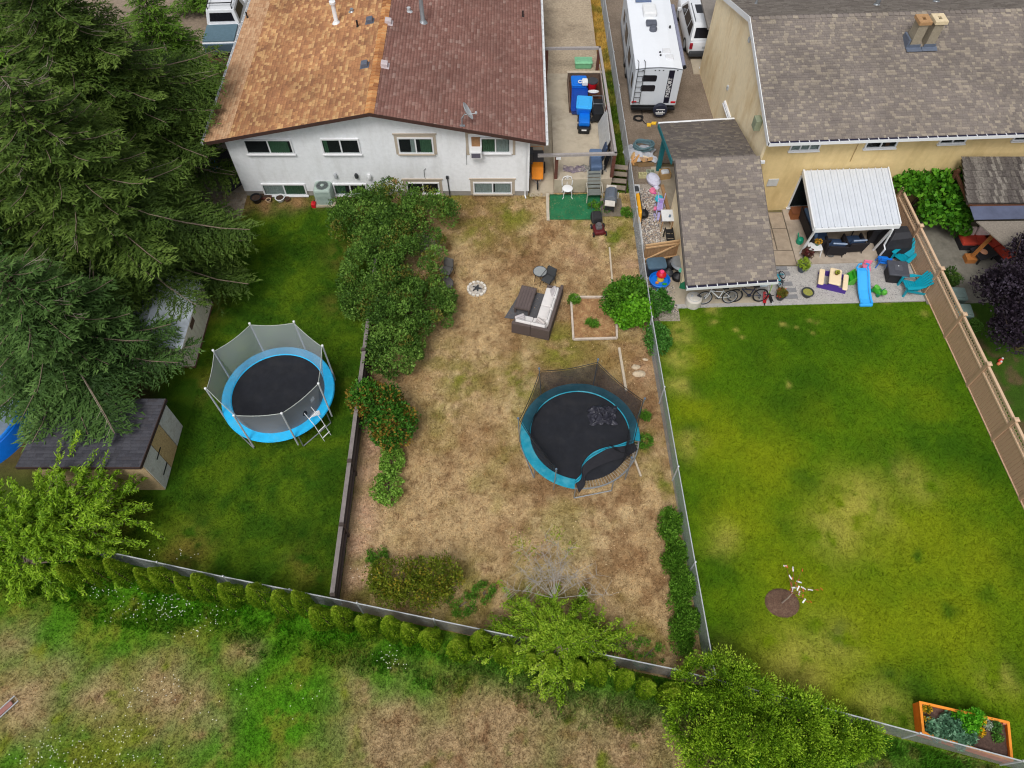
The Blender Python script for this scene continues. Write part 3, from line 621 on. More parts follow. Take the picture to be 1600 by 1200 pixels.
# satellite dish on the roof edge
p = roofpt(722, 197)
t = thing('satellite_dish', 'grey satellite dish bolted at the edge of the brown roof', 'satellite dish', p)
obj('mast', MB().tube([(0,0,0),(.0,.05,.35),(.15,.1,.55)], .025, 6).tube([(0,.25,.02),(.1,.09,.4)], .015, 5).box((0,0,.02),(.25,.12,.02)), grey_m, t)
M = Matrix.Translation((.2,.12,.62)) @ Euler((0, R(62), R(8))).to_matrix().to_4x4()
obj('dish', MB().lathe([(.02,.0),(.2,.025),(.34,.075),(.4,.11),(.405,.1),(.34,.06),(.2,.01),(.02,-.015)], (0,0,0), 20, M, 1, .85), lgrey, t, smooth=True)
obj('feed_arm', MB().tube([(.15,.1,.5),(.6,.06,.6)], .018, 5).lathe([(.04,-.05),(.06,0),(.04,.06),(.01,.07)], (.62,.06,.62), 8), lgrey, t)

# ---- beige stucco house on the right
YAW = R(3.0); YC = Vector((10.82, 25.42, 0))
BH = thing('beige_house', 'beige stucco house with grey brown shingle roof and twin chimneys', 'house', YC, YAW)
BM = Matrix.Translation(YC) @ Matrix.Rotation(YAW, 4, 'Z'); BI = BM.inverted()
BW, BD, BEZ, BRZ, OH = 16.0, 10.6, 4.42, 6.33, .5
st_y = mat('beige_stucco', lin(222,196,142), .9, .06, 4., .4, 60., dirt=lin(190,162,108), dscale=1.2, damt=.6, streak=.25)
st_p = mat('pale_stucco', lin(240,222,186), .9, .07, 4., .4, 60., dirt=lin(214,184,132), dscale=1.2, damt=.75, streak=.3)
hr = BD/2; sl = (BRZ-BEZ)/(hr+OH); wz = BEZ+sl*OH-.18
mb = MB(); mb.bx(.02,0,-.1,BW,BD,wz); obj('wall', mb, st_y, BH)
mb = MB(); mb.ext([(0,.003,-.1),(0,BD,-.1),(0,BD,wz),(0,hr,BRZ-.18),(0,.003,wz)], (.3,0,0)); o = obj('gable_wall', mb, st_p, BH); o['label'] = 'pale stucco gable end facing the driveway'
mb = MB(); mb.ext([(-.012,0,-.1),(-.012,.10,-.1),(-.012,.10,wz),(-.012,0,wz)], (.011,0,0)); mb.bx(0,-.012,-.1,.1,-.001,wz); obj('corner_trim', mb, st_p, BH)
g_cols = [lin(114,106,102), lin(121,113,107), lin(127,118,111), lin(117,109,105), lin(140,130,119), lin(151,141,127), lin(119,111,107)]
sh_g = mat_island('grey_brown_shingle', g_cols, .95, .12, 30., pos=[0,.2,.42,.58,.72,.86,1.], patch=.16)
rd = pm('grey_deck', (96,90,86), .9)
def bl(x, y, z): return tuple(BM @ Vector((x,y,z)))
ro = .12
rF = slab_roof('roof', bl(-ro,-OH,BEZ), bl(BW,-OH,BEZ), bl(BW,hr,BRZ), bl(-ro,hr,BRZ), .16, rd, BH)
rB = slab_roof('roof', bl(-ro,BD+OH,BEZ), bl(BW,BD+OH,BEZ), bl(BW,hr+.002,BRZ), bl(-ro,hr+.002,BRZ), .16, rd, BH); rB['label'] = 'paler rear slope of the roof'
ux = np.array((math.cos(YAW), math.sin(YAW), 0)); vy = np.array((-math.sin(YAW), math.cos(YAW), 0))
dF = vy*(hr+OH)+np.array((0,0,BRZ-BEZ)); sF = np.linalg.norm(dF)
shingles('shingles', bl(-ro,-OH,BEZ), ux, dF/sF, BW, sF, .125, .07, .28, .014, sh_g, rF, jag=.012)
dB = -vy*(hr+OH)+np.array((0,0,BRZ-BEZ))
shingles('shingles', bl(-ro,BD+OH,BEZ), ux, dB/sF, BW, sF, .135, .12, .5, .012, mat_island('rear_shingle', [lin(128,118,110), lin(146,136,126), lin(160,150,140), lin(138,128,120)], .95, .12, 30.), rB)  # rear slope in paler tones than the front
mb = MB(); x = 0
while x < BW:
    for s in (-1, 1): mb.add([(x,hr,BRZ+.05),(x+.27,hr,BRZ+.03),(x+.27,hr+s*.15,BRZ-.02),(x,hr+s*.15,BRZ+.0),(x,hr,BRZ+.02),(x,hr+s*.15,BRZ-.03)], [(0,1,2,3),(0,3,5,4)])
    x += .25
me_ = obj('ridge_caps', mb, sh_g, rF, kind='stuff'); me_.matrix_parent_inverse = Matrix.Identity(4)
for (y0, z0, y1, z1) in ((-OH-.02,BEZ-.0,hr,BRZ+.0),(BD+OH+.02,BEZ,hr,BRZ)):
    mb = MB(); mb.ext([(-ro-.035,y0,z0+.045),(-ro-.035,y1,z1+.045),(-ro-.035,y1,z1-.2),(-ro-.035,y0,z0-.2)], (.033,0,0)); obj('rake_board', mb, white, BH)
mb = MB(); mb.bx(-ro,-OH-.13,BEZ-.14,BW,-OH-.01,BEZ-.12); mb.bx(-ro,-OH-.13,BEZ-.119,BW,-OH-.115,BEZ+.01); obj('gutter', mb, white_m, BH)
mb = MB(); mb.bx(-ro,-OH-.112,BEZ-.118,BW,-OH-.012,BEZ+.004); obj('gutter_shade_fill', mb, pm('navy_shadow', (30,28,54), .6), BH)  # solid dark filler: the shade inside the gutter put into its colour
mb = MB()
for q in range(40): mb.bx(-ro+q*.42,-OH-.135,BEZ+.011,-ro+.035+q*.42,-OH+.02,BEZ+.022)
obj('gutter_straps', mb, white_m, BH, kind='stuff')
for yy in (-OH+.02,): 
    mb = MB(); mb.bx(0.001,yy,wz-.1,BW,-.002,wz-.07); obj('soffit', mb, white, BH)
def bwin(u0, v0, u1, v1, panes, curtain=None):
    pts = []
    for (u, v) in ((u0, v1), (u1, v0)):
        o = Vector((0,0,CAMZ)); d = P(u, v, 0) - o; oi = BI @ o; di = BI.to_3x3() @ d; t = -oi.y/di.y; pts.append(oi + di*t)
    z1 = min(pts[1].z, wz-.02)
    z1 = max(z1, pts[0].z+.95) if z1-pts[0].z < .5 else z1
    window(BH, pts[0].x, pts[0].z, pts[1].x, min(z1+.25, wz-.12), 0, BM, None, panes, curtain)
bwin(1232,212,1288,235, 3, [(curt_w,0,1)]*3); bwin(1349,208,1410,231, 2, [None,(pm('amber_shade',(110,66,36),.8),.3,.6)]); bwin(1465,203,1519,224, 2); bwin(1580,198,1640,219, 2)
# flush panel and the sliding door under the patio roof
def on_b(u, v):
    o = Vector((0,0,CAMZ)); d = P(u, v, 0) - o; oi = BI @ o; di = BI.to_3x3() @ d; return oi + di*(-oi.y/di.y)
a, b = on_b(1197,290), on_b(1217,279); mb = MB(); mb.bx(a.x,-.05,a.z,b.x,-.001,b.z); obj('meter_panel', mb, pm('pale_grey_panel', (196,196,194), .5), BH)
a, b = on_b(1328,252), on_b(1344,219); mb = MB(); mb.tube([(a.x,-.02,a.z),(b.x-.02,-.02,wz-.05)], .018, 5); obj('wall_cable', mb, pm('beige_cable', (176,150,104), .8), BH)
window(BH, 2.15, .12, 4.3, 2.05, 0, BM, None, 2, None); window(BH, 4.6, 1.0, 5.6, 2.0, 0, BM, None, 2, None)
# gable window with crossed bars, wall vent box, chimney pair, roof vents
MG = BM @ Matrix.Rotation(R(-90), 4, 'Z')
def on_g(u, v):
    o = Vector((0,0,CAMZ)); d = P(u, v, 0) - o; oi = BI @ o; di = BI.to_3x3() @ d; return oi + di*(-oi.x/di.x)
a, b = on_g(1141,187), on_g(1134,157)
w = window(BH, -b.y, a.z, -a.y, b.z, 0, MG, None, 1, [(curt_w,0,1)])
mb = MB(); mb.tube([(-.08,a.y,a.z+.05),(-.08,b.y,b.z-.05)], .02, 4); mb.tube([(-.08,a.y,b.z-.05),(-.08,b.y,a.z+.05)], .02, 4); obj('crossed_bars', mb, vinyl, w, world=False)
a = on_g(1188,192); obj('wall_box', MB().rbox((-.14,a.y,a.z),(.28,.42,.5),.02).bx(-.285,a.y-.17,a.z-.2,-.281,a.y+.17,a.z+.18), pm('olive_box', (138,146,122), .6), BH)
for (u, v) in ((1172,62),(1138,137)):
    a = on_g(u, v); obj('wall_vent', MB().bx(-.07,a.y-.08,a.z-.1,-.002,a.y+.08,a.z+.1), lgrey, BH)
def b_roof(u, v):
    o = Vector((0,0,CAMZ)); d = P(u, v, 0) - o; oi = BI @ o; di = BI.to_3x3() @ d
    t = (BEZ + sl*(oi.y+OH) - oi.z)/(di.z - sl*di.y); q = oi + di*t
    if q.y > hr: t = (BRZ + sl*(hr - oi.y) - oi.z)/(di.z + sl*di.y); q = oi + di*t
    return q
ch = mat('chimney_wood', lin(150,140,122), .9, .18, 16., .4, 60.)
for k, (u, v) in enumerate(((1425,74),(1449,73))):
    q = b_roof(u, v); h = 1.1
    mb = MB(); mb.bx(q.x-.2,q.y-.1,q.z-.1,q.x+.2,q.y+.4,q.z+h)
    c_ = obj('chimney', mb, ch, rF); 
    cc = wood_t if k == 0 else pm('cream_cap', (214,196,162), .8)
    mb = MB(); a0, a1, b0, b1 = q.x-.27, q.x+.27, q.y-.16, q.y+.46
    mb.bx(a0,b0,q.z+h+.002,a1,b0+.2,q.z+h+.14); mb.bx(a0,b1-.2,q.z+h+.002,a1,b1,q.z+h+.14); mb.bx(a0,b0+.201,q.z+h+.002,a0+.2,b1-.201,q.z+h+.14); mb.bx(a1-.2,b0+.201,q.z+h+.002,a1,b1-.201,q.z+h+.14)
    obj('chimney_cap', mb, cc, c_); obj('flue', MB().bx(q.x-.068,q.y+.045,q.z+h+.001,q.x+.068,q.y+.255,q.z+h+.05), dark_in, c_)
    mb = MB(); mb.box((q.x,q.y-.2,q.z+.03),(.66,.22,.03),0,math.atan(sl)); mb.bx(q.x-.26,q.y-.125,q.z-.05,q.x+.26,q.y-.102,q.z+.2)
    if k == 0: mb.bx(q.x-.33,q.y-.1,q.z+.0,q.x-.243,q.y+.5,q.z+.42)
    obj('flashing', mb, pm('blue_grey_flashing', (112,122,140), .4, metal=.4), c_)
for (u, v, h, r_) in ((1181,6,.35,.05),(1370,8,.4,.1),(1463,3,.35,.1),(1300,-8,.3,.08)):
    q = b_roof(u, v); mb = MB(); mb.lathe([(r_*2,-.05),(r_*1.2,.06),(r_,.08),(r_,h),(r_*1.3,h+.01),(.01,h+.08)], q, 10); obj('vent_pipe', mb, grey_m, rB, smooth=True)
# back porch post and its small roof
pp = P(1096,109,0)
pt = thing('porch_roof', 'small grey porch roof on one white post beside parked white car', 'porch', (pp.x, pp.y, 0))
obj('post', MB().bx(-.09,-.09,0,.09,.09,2.45).bx(-.13,-.13,0,.13,.13,.1), white, pt)
obj('roof', MB().ext([(-.25,-.2,2.46),(1.1,-.2,2.46),(1.1,2.6,2.46),(-.25,2.6,2.46)], (0,0,.14)), pm('porch_roofing', (128,122,116), .9), pt)
obj('footing', MB().bx(-.5,-.45,0,.75,.9,.06), conc, pt)

# ---- garage with a carport roof in front of the beige house
GA = thing('garage', 'low garage with grey brown shingle roof and teal trim', 'garage', (8.9, 22.0, 0))
gx = lambda y: (7.0 + (24.9-y)*.005, 10.72)
GF, GR, GB = (19.0, 2.22), (24.9, 3.42), (28.7, 2.32)
tealtrim = pm('teal_trim', (28,112,120), .6)
SK = .09
def skw(mb): mb.v = [(x, y+SK*(x-7.0), z) for x, y, z in mb.v]
def gslope(y0, z0, y1, z1, xl0, xr0, xl1, xr1):
    r = slab_roof('roof', (xl0,y0,z0),(xr0,y0+SK*(xr0-xl0),z0),(xr1,y1+SK*(xr1-xl1),z1),(xl1,y1,z1), .14, rd, GA)
    d = np.array((0,y1-y0,z1-z0)); s = np.linalg.norm(d); w = max(xr0-xl0, xr1-xl1)
    shingles('shingles', (min(xl0,xl1)+.01,y0,z0), (1,SK,0), d/s, w-.02, s, .13, .08, .32, .015, sh_g, r, jag=.012)
    return r
gslope(*GF, *GR, 7.0, 10.70, 7.0, 10.70); gslope(*GB, *GR, 6.9, 10.52, 6.9, 10.52)
mb = MB(); x = 7.0
while x < 10.5:
    ky = GR[0]+SK*(x-7.0)
    for s in (-1, 1): mb.add([(x,ky,GR[1]+.05),(x+.27,ky+.024,GR[1]+.03),(x+.27,ky+.024+s*.15,GR[1]-.02),(x,ky+s*.15,GR[1]),(x,ky,GR[1]+.02),(x,ky+s*.15,GR[1]-.03)], [(0,1,2,3),(0,3,5,4)])
    x += .25
obj('ridge_caps', mb, sh_g, GA, world=True, kind='stuff')
mb = MB(); mb.ext([(7.35,20.75,0),(7.35,25.0,0),(7.35,25.0,3.2),(7.35,20.75,2.35)], (.12,0,0)); obj('side_wall', mb, st_p, GA, world=True)
mb = MB(); mb.bx(7.475,20.75,0,10.3,20.87,2.3); mb.bx(7.475,24.88,0,10.3,25.0,3.1); mb.bx(10.3,20.75,0,10.42,25.0,2.3); obj('wall', mb, pm('grey_siding', (176,176,176), .8), GA, world=True)
mb = MB(); mb.ext([(6.885,GB[0],GB[1]+.03),(6.885,GR[0],GR[1]+.03),(6.885,GR[0],GR[1]-.2),(6.885,GB[0],GB[1]-.2)], (-.03,0,0)); obj('rake_board', mb, tealtrim, GA, world=True)
mb = MB(); mb.ext([(6.985,GF[0],GF[1]+.02),(6.985,GR[0]-.02,GR[1]+.02),(6.985,GR[0]-.02,GR[1]-.16),(6.985,GF[0],GF[1]-.16)], (-.02,0,0)); obj('rake_board', mb, rd, GA, world=True)
mb = MB(); mb.bx(6.98,18.87,2.06,10.72,18.985,2.08); mb.bx(6.98,18.87,2.081,10.72,18.885,2.2)
for q in range(10): mb.bx(6.98+q*.41,18.868,2.201,7.015+q*.41,19.02,2.212)
skw(mb); obj('gutter', mb, white_m, GA, world=True)
mb = MB(); mb.bx(6.98,18.886,2.082,10.72,18.984,2.194); skw(mb); obj('gutter_shade_fill', mb, pm('navy_shadow', (30,28,54), .6), GA, world=True)  # same dark filler, painted as the shaded inside of the gutter
mb = MB(); mb.bx(6.88,28.715,2.18,10.5,28.83,2.34); skw(mb); obj('rear_gutter', mb, white_m, GA, world=True)
mb = MB(); mb.bx(10.35,25.06,3.12,10.95,25.16,3.24); obj('gutter_end', mb, white_m, GA, world=True)
mb = MB(); a = P(1028,266); mb.bx(a.x-.1,a.y-.1,0,a.x+.1,a.y+.1,2.3); obj('post', mb, tealtrim, GA, world=True)
mb = MB(); mb.bx(7.05,28.3,2.02,10.4,28.45,2.2); obj('beam', mb, tealtrim, GA, world=True)

# ---- corrugated white patio roof
PC = thing('patio_cover', 'white ribbed metal patio roof on angled white posts', 'patio cover', (14.8, 22.4, 0))
A, B_, C_, D_ = Vector((12.92,22.3,2.02)), Vector((16.60,22.55,2.02)), Vector((16.72,25.6,2.42)), Vector((12.99,25.45,2.40))
pmt = mat('white_roof_metal', lin(206,211,218), .35, .04, 2., spec=.5)
NP = 13
for i in range(NP):
    s0, s1 = i/NP, (i+1)/NP; a, b, c, d = A.lerp(B_,s0), A.lerp(B_,s1), D_.lerp(C_,s1), D_.lerp(C_,s0); mb = MB()
    up = Vector((0,0,.055)); w = (b-a)*.10; w2 = (c-d)*.10
    prof0 = [a+up, a+w+up, a+w*2, a+w*5, a+w*5+up*.35, a+w*5.6+up*.35, a+w*5.6, b, b+up]
    prof1 = [d+up, d+w2+up, d+w2*2, d+w2*5, d+w2*5+up*.35, d+w2*5.6+up*.35, d+w2*5.6, c, c+up]
    n = len(prof0); low = Vector((0,0,-.012))
    mb.add([*prof0, *prof1], [(q,q+1,n+q+1,n+q) for q in range(n-1)]); obj('roof_panel', mb, pmt, PC, world=True)
mb = MB(); mb.ext([A+Vector((-.02,-.09,-.16)), B_+Vector((.02,-.09,-.16)), B_+Vector((.02,-.09,.03)), A+Vector((-.02,-.09,.03))], (0,.08,0)); mb.ext([A+Vector((-.06,0,-.14)), D_+Vector((-.06,0,-.14)), D_+Vector((-.06,0,.07)), A+Vector((-.06,0,.07))], (.055,0,0)); mb.ext([B_+Vector((.005,0,-.14)), C_+Vector((.005,0,-.14)), C_+Vector((.005,0,.07)), B_+Vector((.005,0,.07))], (.055,0,0))
obj('gutter_frame', mb, white_m, PC, world=True)
for (u, v, tx) in ((1250,396,A.x+.15),(1364,391,B_.x-.25)):
    p = P(u, v, .05); mb = MB(); mb.tube([(p.x,p.y,.05),(tx,22.45,1.86)], .055, 4); obj('post', mb, white_m, PC, world=True)
p = P(1371,404,.05); mb = MB(); mb.tube([(16.35,22.42,1.86),(16.38,22.42,.9),(p.x+.02,22.3,.75),(p.x,p.y,.07)], .04, 4); obj('downspout', mb, white_m, PC, world=True)

# ---- cedar shake gazebo of the neighbour
GZ = thing('shake_gazebo', 'weathered wood shake gazebo roof over red cushioned seats', 'gazebo', (21.0, 24.0, 0))
shk = mat_island('wood_shake', [lin(70,64,62), lin(92,86,82), lin(112,106,100), lin(82,76,72), lin(132,126,118)], .95, .35, 12.)
r = slab_roof('roof', (19.52,23.35,2.5),(26,23.55,2.5),(26,25.75,3.0),(19.78,25.6,3.0), .12, wood_d, GZ)
d = np.array((0.0,2.25,.5)); sh_ = np.linalg.norm(d)
for k in range(7):
    O = np.array((19.5+.035*k, 23.32+k*.32, 2.5+k*.0715)); x = 0; mb = MB()
    while x < 6:
        w = .09+rnd.random()*.12; j = (rnd.random()-.5)*.03; h = .02+rnd.random()*.025
        mb.add([(O[0]+x+.004,O[1]+j,O[2]+h+.02),(O[0]+x+w-.004,O[1]+j,O[2]+h+.02),(O[0]+x+w-.004,O[1]+.4,O[2]+.10),(O[0]+x+.004,O[1]+.4,O[2]+.10),(O[0]+x+.004,O[1]+j,O[2]),(O[0]+x+w-.004,O[1]+j,O[2])], [(0,1,2,3),(0,4,5,1)]); x += w
    obj('shake_course', mb, shk, r, world=True, kind='stuff')
mb = MB(); mb.ext([(19.65,22.55,2.28),(26,22.7,2.28),(26,23.3,2.42),(19.6,23.2,2.42)], (0,0,.02)); obj('clear_panel', mb, mat('smoky_sheet', lin(84,90,112), .22, .2, 1.5, spec=.6), GZ, world=True)
mb = MB(); mb.ext([(19.75,22.5,2.25),(26,22.6,2.25),(26,20.4,1.75),(20.95,21.35,1.8)], (0,0,-.05)); obj('lower_roof', mb, mat('grey_boards', lin(126,118,108), .95, .3, 18., .3, 40.), GZ, world=True)
for q in ((19.7,23.3,19.75,25.5,2.35),(19.75,23.3,26,23.4,2.33)):
    mb = MB(); mb.tube([(q[0],q[1],q[4]),(q[2],q[3],q[4]+.0)], .08, 4); obj('beam', mb, wood_b, GZ, world=True)
a = P(1513,407); mb = MB(); mb.tube([(a.x,a.y,.05),(a.x+.35,a.y+.1,1.72)], .085, 4); mb.bx(a.x-.22,a.y-.2,0.0,a.x+.22,a.y+.2,.25); obj('post', mb, pm('orange_timber', (166,106,52), .7), GZ, world=True)
for x in (19.65, 24.5): obj('rear_post', MB().bx(x,25.2,0,x+.15,25.35,2.6), wood_b, GZ, world=True)

# ---- two sheds among the conifers
osb = mat('chipboard', lin(190,162,116), .9, .3, 24., .2, 80., dirt=lin(150,118,76), dscale=8., damt=.8)
osw = mat('whitewashed_board', lin(196,194,188), .9, .15, 18., .2, 80., dirt=lin(160,152,138), dscale=6., damt=.7)
S1 = thing('chipboard_shed', 'chipboard garden shed with dark shingle roof and whitewashed doors', 'shed', (-15.0, 12.4, 0))
X0, X1, Y0, Y1 = -16.65, -12.78, 11.13, 13.80
mb = MB(); mb.ext([(X1,Y0,0),(X1,Y1,0),(X1,Y1,1.84),(X1,Y0,2.2)], (X0-X1,0,0)); obj('wall', mb, mat('raw_chipboard', lin(184,160,124), .9, .25, 24., .2, 80., dirt=lin(146,120,84), dscale=8., damt=.8), S1, world=True)
dy = (Y1-Y0)/3
for k in range(3):
    mb = MB(); y0, y1 = Y0+k*dy+.02, Y0+(k+1)*dy-.02; zt = lambda y: 2.2-(y-Y0)*.36/2.67-.12
    mb.ext([(X1+.004,y0,.06),(X1+.004,y1,.06),(X1+.004,y1,zt(y1)),(X1+.004,y0,zt(y0))], (.03,0,0)); obj('door_panel', mb, osb if k == 1 else osw, S1, world=True, label='bare chipboard middle panel' if k == 1 else None)
for (u, v, u2, v2) in ((237,701,240,711),(256,729,259,741)):
    k0 = (u-219)/45
    yy = 11.5 + (0 if k0 > .6 else .25); zz = 1.25 if k0 < .6 else .5
    mb = MB(); mb.bx(X1+.036,yy,zz-.03,X1+.05,yy+.5,zz+.03); obj('hinge', mb, black, S1, world=True)
rs = slab_roof('roof', (X0-.25,Y0-.2,2.33),(X1+.12,Y0-.2,2.33),(X1+.12,Y1+.05,1.98),(X0-.25,Y1+.05,1.98), .1, pm('shed_deck', (62,48,42), .9), S1)
dS = np.array((0,Y1-Y0+.25,-.35)); 
shingles('shingles', (X0-.25,Y0-.2,2.33), (1,0,0), dS/np.linalg.norm(dS), X1-X0+.37, np.linalg.norm(dS), .14, .2, .34, .008, mat_island('charcoal_shingle', [lin(56,56,62), lin(64,64,70), lin(70,70,76), lin(60,58,62)], .95, .15, 20.), rs)
mb = MB(); mb.ext([(X1+.123,Y0-.2,2.36),(X1+.123,Y1+.05,2.01),(X1+.123,Y1+.05,1.86),(X1+.123,Y0-.2,2.21)], (.025,0,0)); mb.bx(X0-.25,Y0-.227,2.21,X1+.12,Y0-.203,2.35); obj('fascia', mb, pm('dark_fascia', (58,40,36), .8), S1, world=True)
S2 = thing('vinyl_shed', 'low beige vinyl shed with white roof under the conifers', 'shed', (-14.2, 18.2, 0))
vs_ = mat('beige_vinyl', lin(232,222,208), .6, .06, 3.)
X0, X1, Y0, Y1, Zt = -15.7, -12.92, 16.55, 19.85, 1.45
obj('wall', MB().bx(X0,Y0,.1,X1,Y1,Zt), vs_, S2, world=True)
obj('base', MB().bx(X0-.03,Y0-.03,0,X1+.03,Y1+.03,.1), pm('red_brown_base', (110,76,62), .9), S2, world=True)
for k in range(11):
    mb = MB(); y0 = Y0+k*.3; mb.bx(X1+.001,y0+.01,.1,X1+.022,y0+.28,Zt-.02); obj('siding_board', mb, vs_, S2, world=True)
for k in range(9):
    mb = MB(); x0 = X0+k*.309; mb.bx(x0+.01,Y0-.022,.1,x0+.29,Y0-.001,Zt-.02); obj('siding_board', mb, vs_, S2, world=True)
mb = MB(); mb.ext([(X0-.12,Y0-.1,Zt+.02),(X1+.03,Y0-.1,Zt+.02),((X0+X1)/2,Y0-.1,Zt+.5)], (0,Y1-Y0+.2,0)); obj('roof', mb, pm('white_roof', (214,222,232), .5), S2, world=True)
mb = MB(); mb.bx(X1+.001,17.6,Zt-.35,X1+.03,18.1,Zt-.08); obj('vent', mb, pm('brown_vent', (96,70,58), .8), S2, world=True)
# ------------------------------------------------------------------ vegetation
def unit(v): return v / np.maximum(np.linalg.norm(v, axis=-1, keepdims=True), 1e-9)
def sph(n): return unit(NR.randn(n, 3))
def leafverts(C, D, L, Wd, N=None, fold=.25):
    """diamond leaves: centres C, pointing D, length L, width Wd"""
    n = len(C); D = unit(D); N = sph(n) if N is None else N
    S = unit(np.cross(D, N)); U = np.cross(S, D)
    L = np.broadcast_to(np.asarray(L), (n,))[:,None]; Wd = np.broadcast_to(np.asarray(Wd), (n,))[:,None]
    V = np.stack([C - D*L*.5, C + S*Wd*.5 + U*Wd*fold, C + D*L*.5, C - S*Wd*.5 + U*Wd*fold], 1)
    return V.reshape(-1, 3), np.arange(n*4).reshape(-1, 4)
def pal(cols, t):
    cols = np.array(cols, np.float32); t = np.clip(t, 0, .999)*(len(cols)-1); i = t.astype(int); f = (t-i)[:,None]
    return cols[i]*(1-f) + cols[np.minimum(i+1, len(cols)-1)]*f
VG = 1.5                                     # foliage tones are given as they look in the shade of a crown; leaf albedo is higher
def H(*a): return [tuple(min(.9, c*VG) for c in lin(*x)) for x in a]
def lobes(spec, nper, rr, flat=.85):
    """clump centres spread over the shells of the ellipsoids in spec [(c, (rx,ry,rz))]"""
    out = []; rad = []; nrm = []
    for (c, r) in spec:
        d = sph(nper); d[:,2] = np.abs(d[:,2])*1.05 - .25; d = unit(d)
        q = .72 + .3*NR.rand(nper, 1)
        out.append(np.array(c) + d*np.array(r)*q); nrm.append(d); rad.append(rr*(.6+.8*NR.rand(nper)))
    return np.concatenate(out), np.concatenate(rad), np.concatenate(nrm)
def crown(name, parent, spec, nclump, crad, nleaf, L, Wd, cols, m=None, up=.3, hang=0., kind=None, accent=None, afrac=0, zmin=.03):
    C, r, nn = lobes(spec, nclump, crad); k = len(C)
    d = sph(k*nleaf).reshape(k, nleaf, 3); d[:,:,2] = d[:,:,2]*.9 + .15
    q = (.62 + .42*NR.rand(k, nleaf, 1)**.6)
    pts = (C[:,None,:] + d*q*r[:,None,None]).reshape(-1, 3)
    ct = np.repeat(NR.rand(k), nleaf); t = ct*.65 + NR.rand(k*nleaf)*.35
    col = pal(cols, t)
    if accent is not None:
        am = np.repeat(NR.rand(k) < afrac, nleaf) & (NR.rand(k*nleaf) < .75); col[am] = pal(accent, NR.rand(am.sum()))
    D = unit(d.reshape(-1,3)*.8 + sph(k*nleaf)*.7 + np.array([0,0,up-hang])); N = unit(d.reshape(-1,3)*1.2 + sph(k*nleaf)*.6 + np.array([0,0,.35]))
    keep = pts[:,2] > zmin; pts, D, N, col = pts[keep], D[keep], N[keep], col[keep]; n = len(pts)
    V, F = leafverts(pts, D, L*(.6+.8*NR.rand(n)), Wd*(.7+.6*NR.rand(n)), N)
    return nbuild(name, V, F, m or leafmat, parent, cols=np.repeat(col, 4, 0), inv=wmat(parent).inverted() if parent else None, kind=kind)
def stems(name, parent, base, ends, r0, m, bend=.25, n=5):
    mb = MB()
    for e in ends:
        b = Vector(base); e = Vector(e); pts = []
        o = Vector((rnd.uniform(-1,1), rnd.uniform(-1,1), rnd.uniform(0,.6)))*bend*(e-b).length*.4
        for i in range(6):
            s = i/5; pts.append(b.lerp(e, s) + o*math.sin(s*math.pi))
        mb.tube(pts, [r0*(1-.75*i/5) for i in range(6)], n)
    return obj(name, mb, m, parent, world=True)

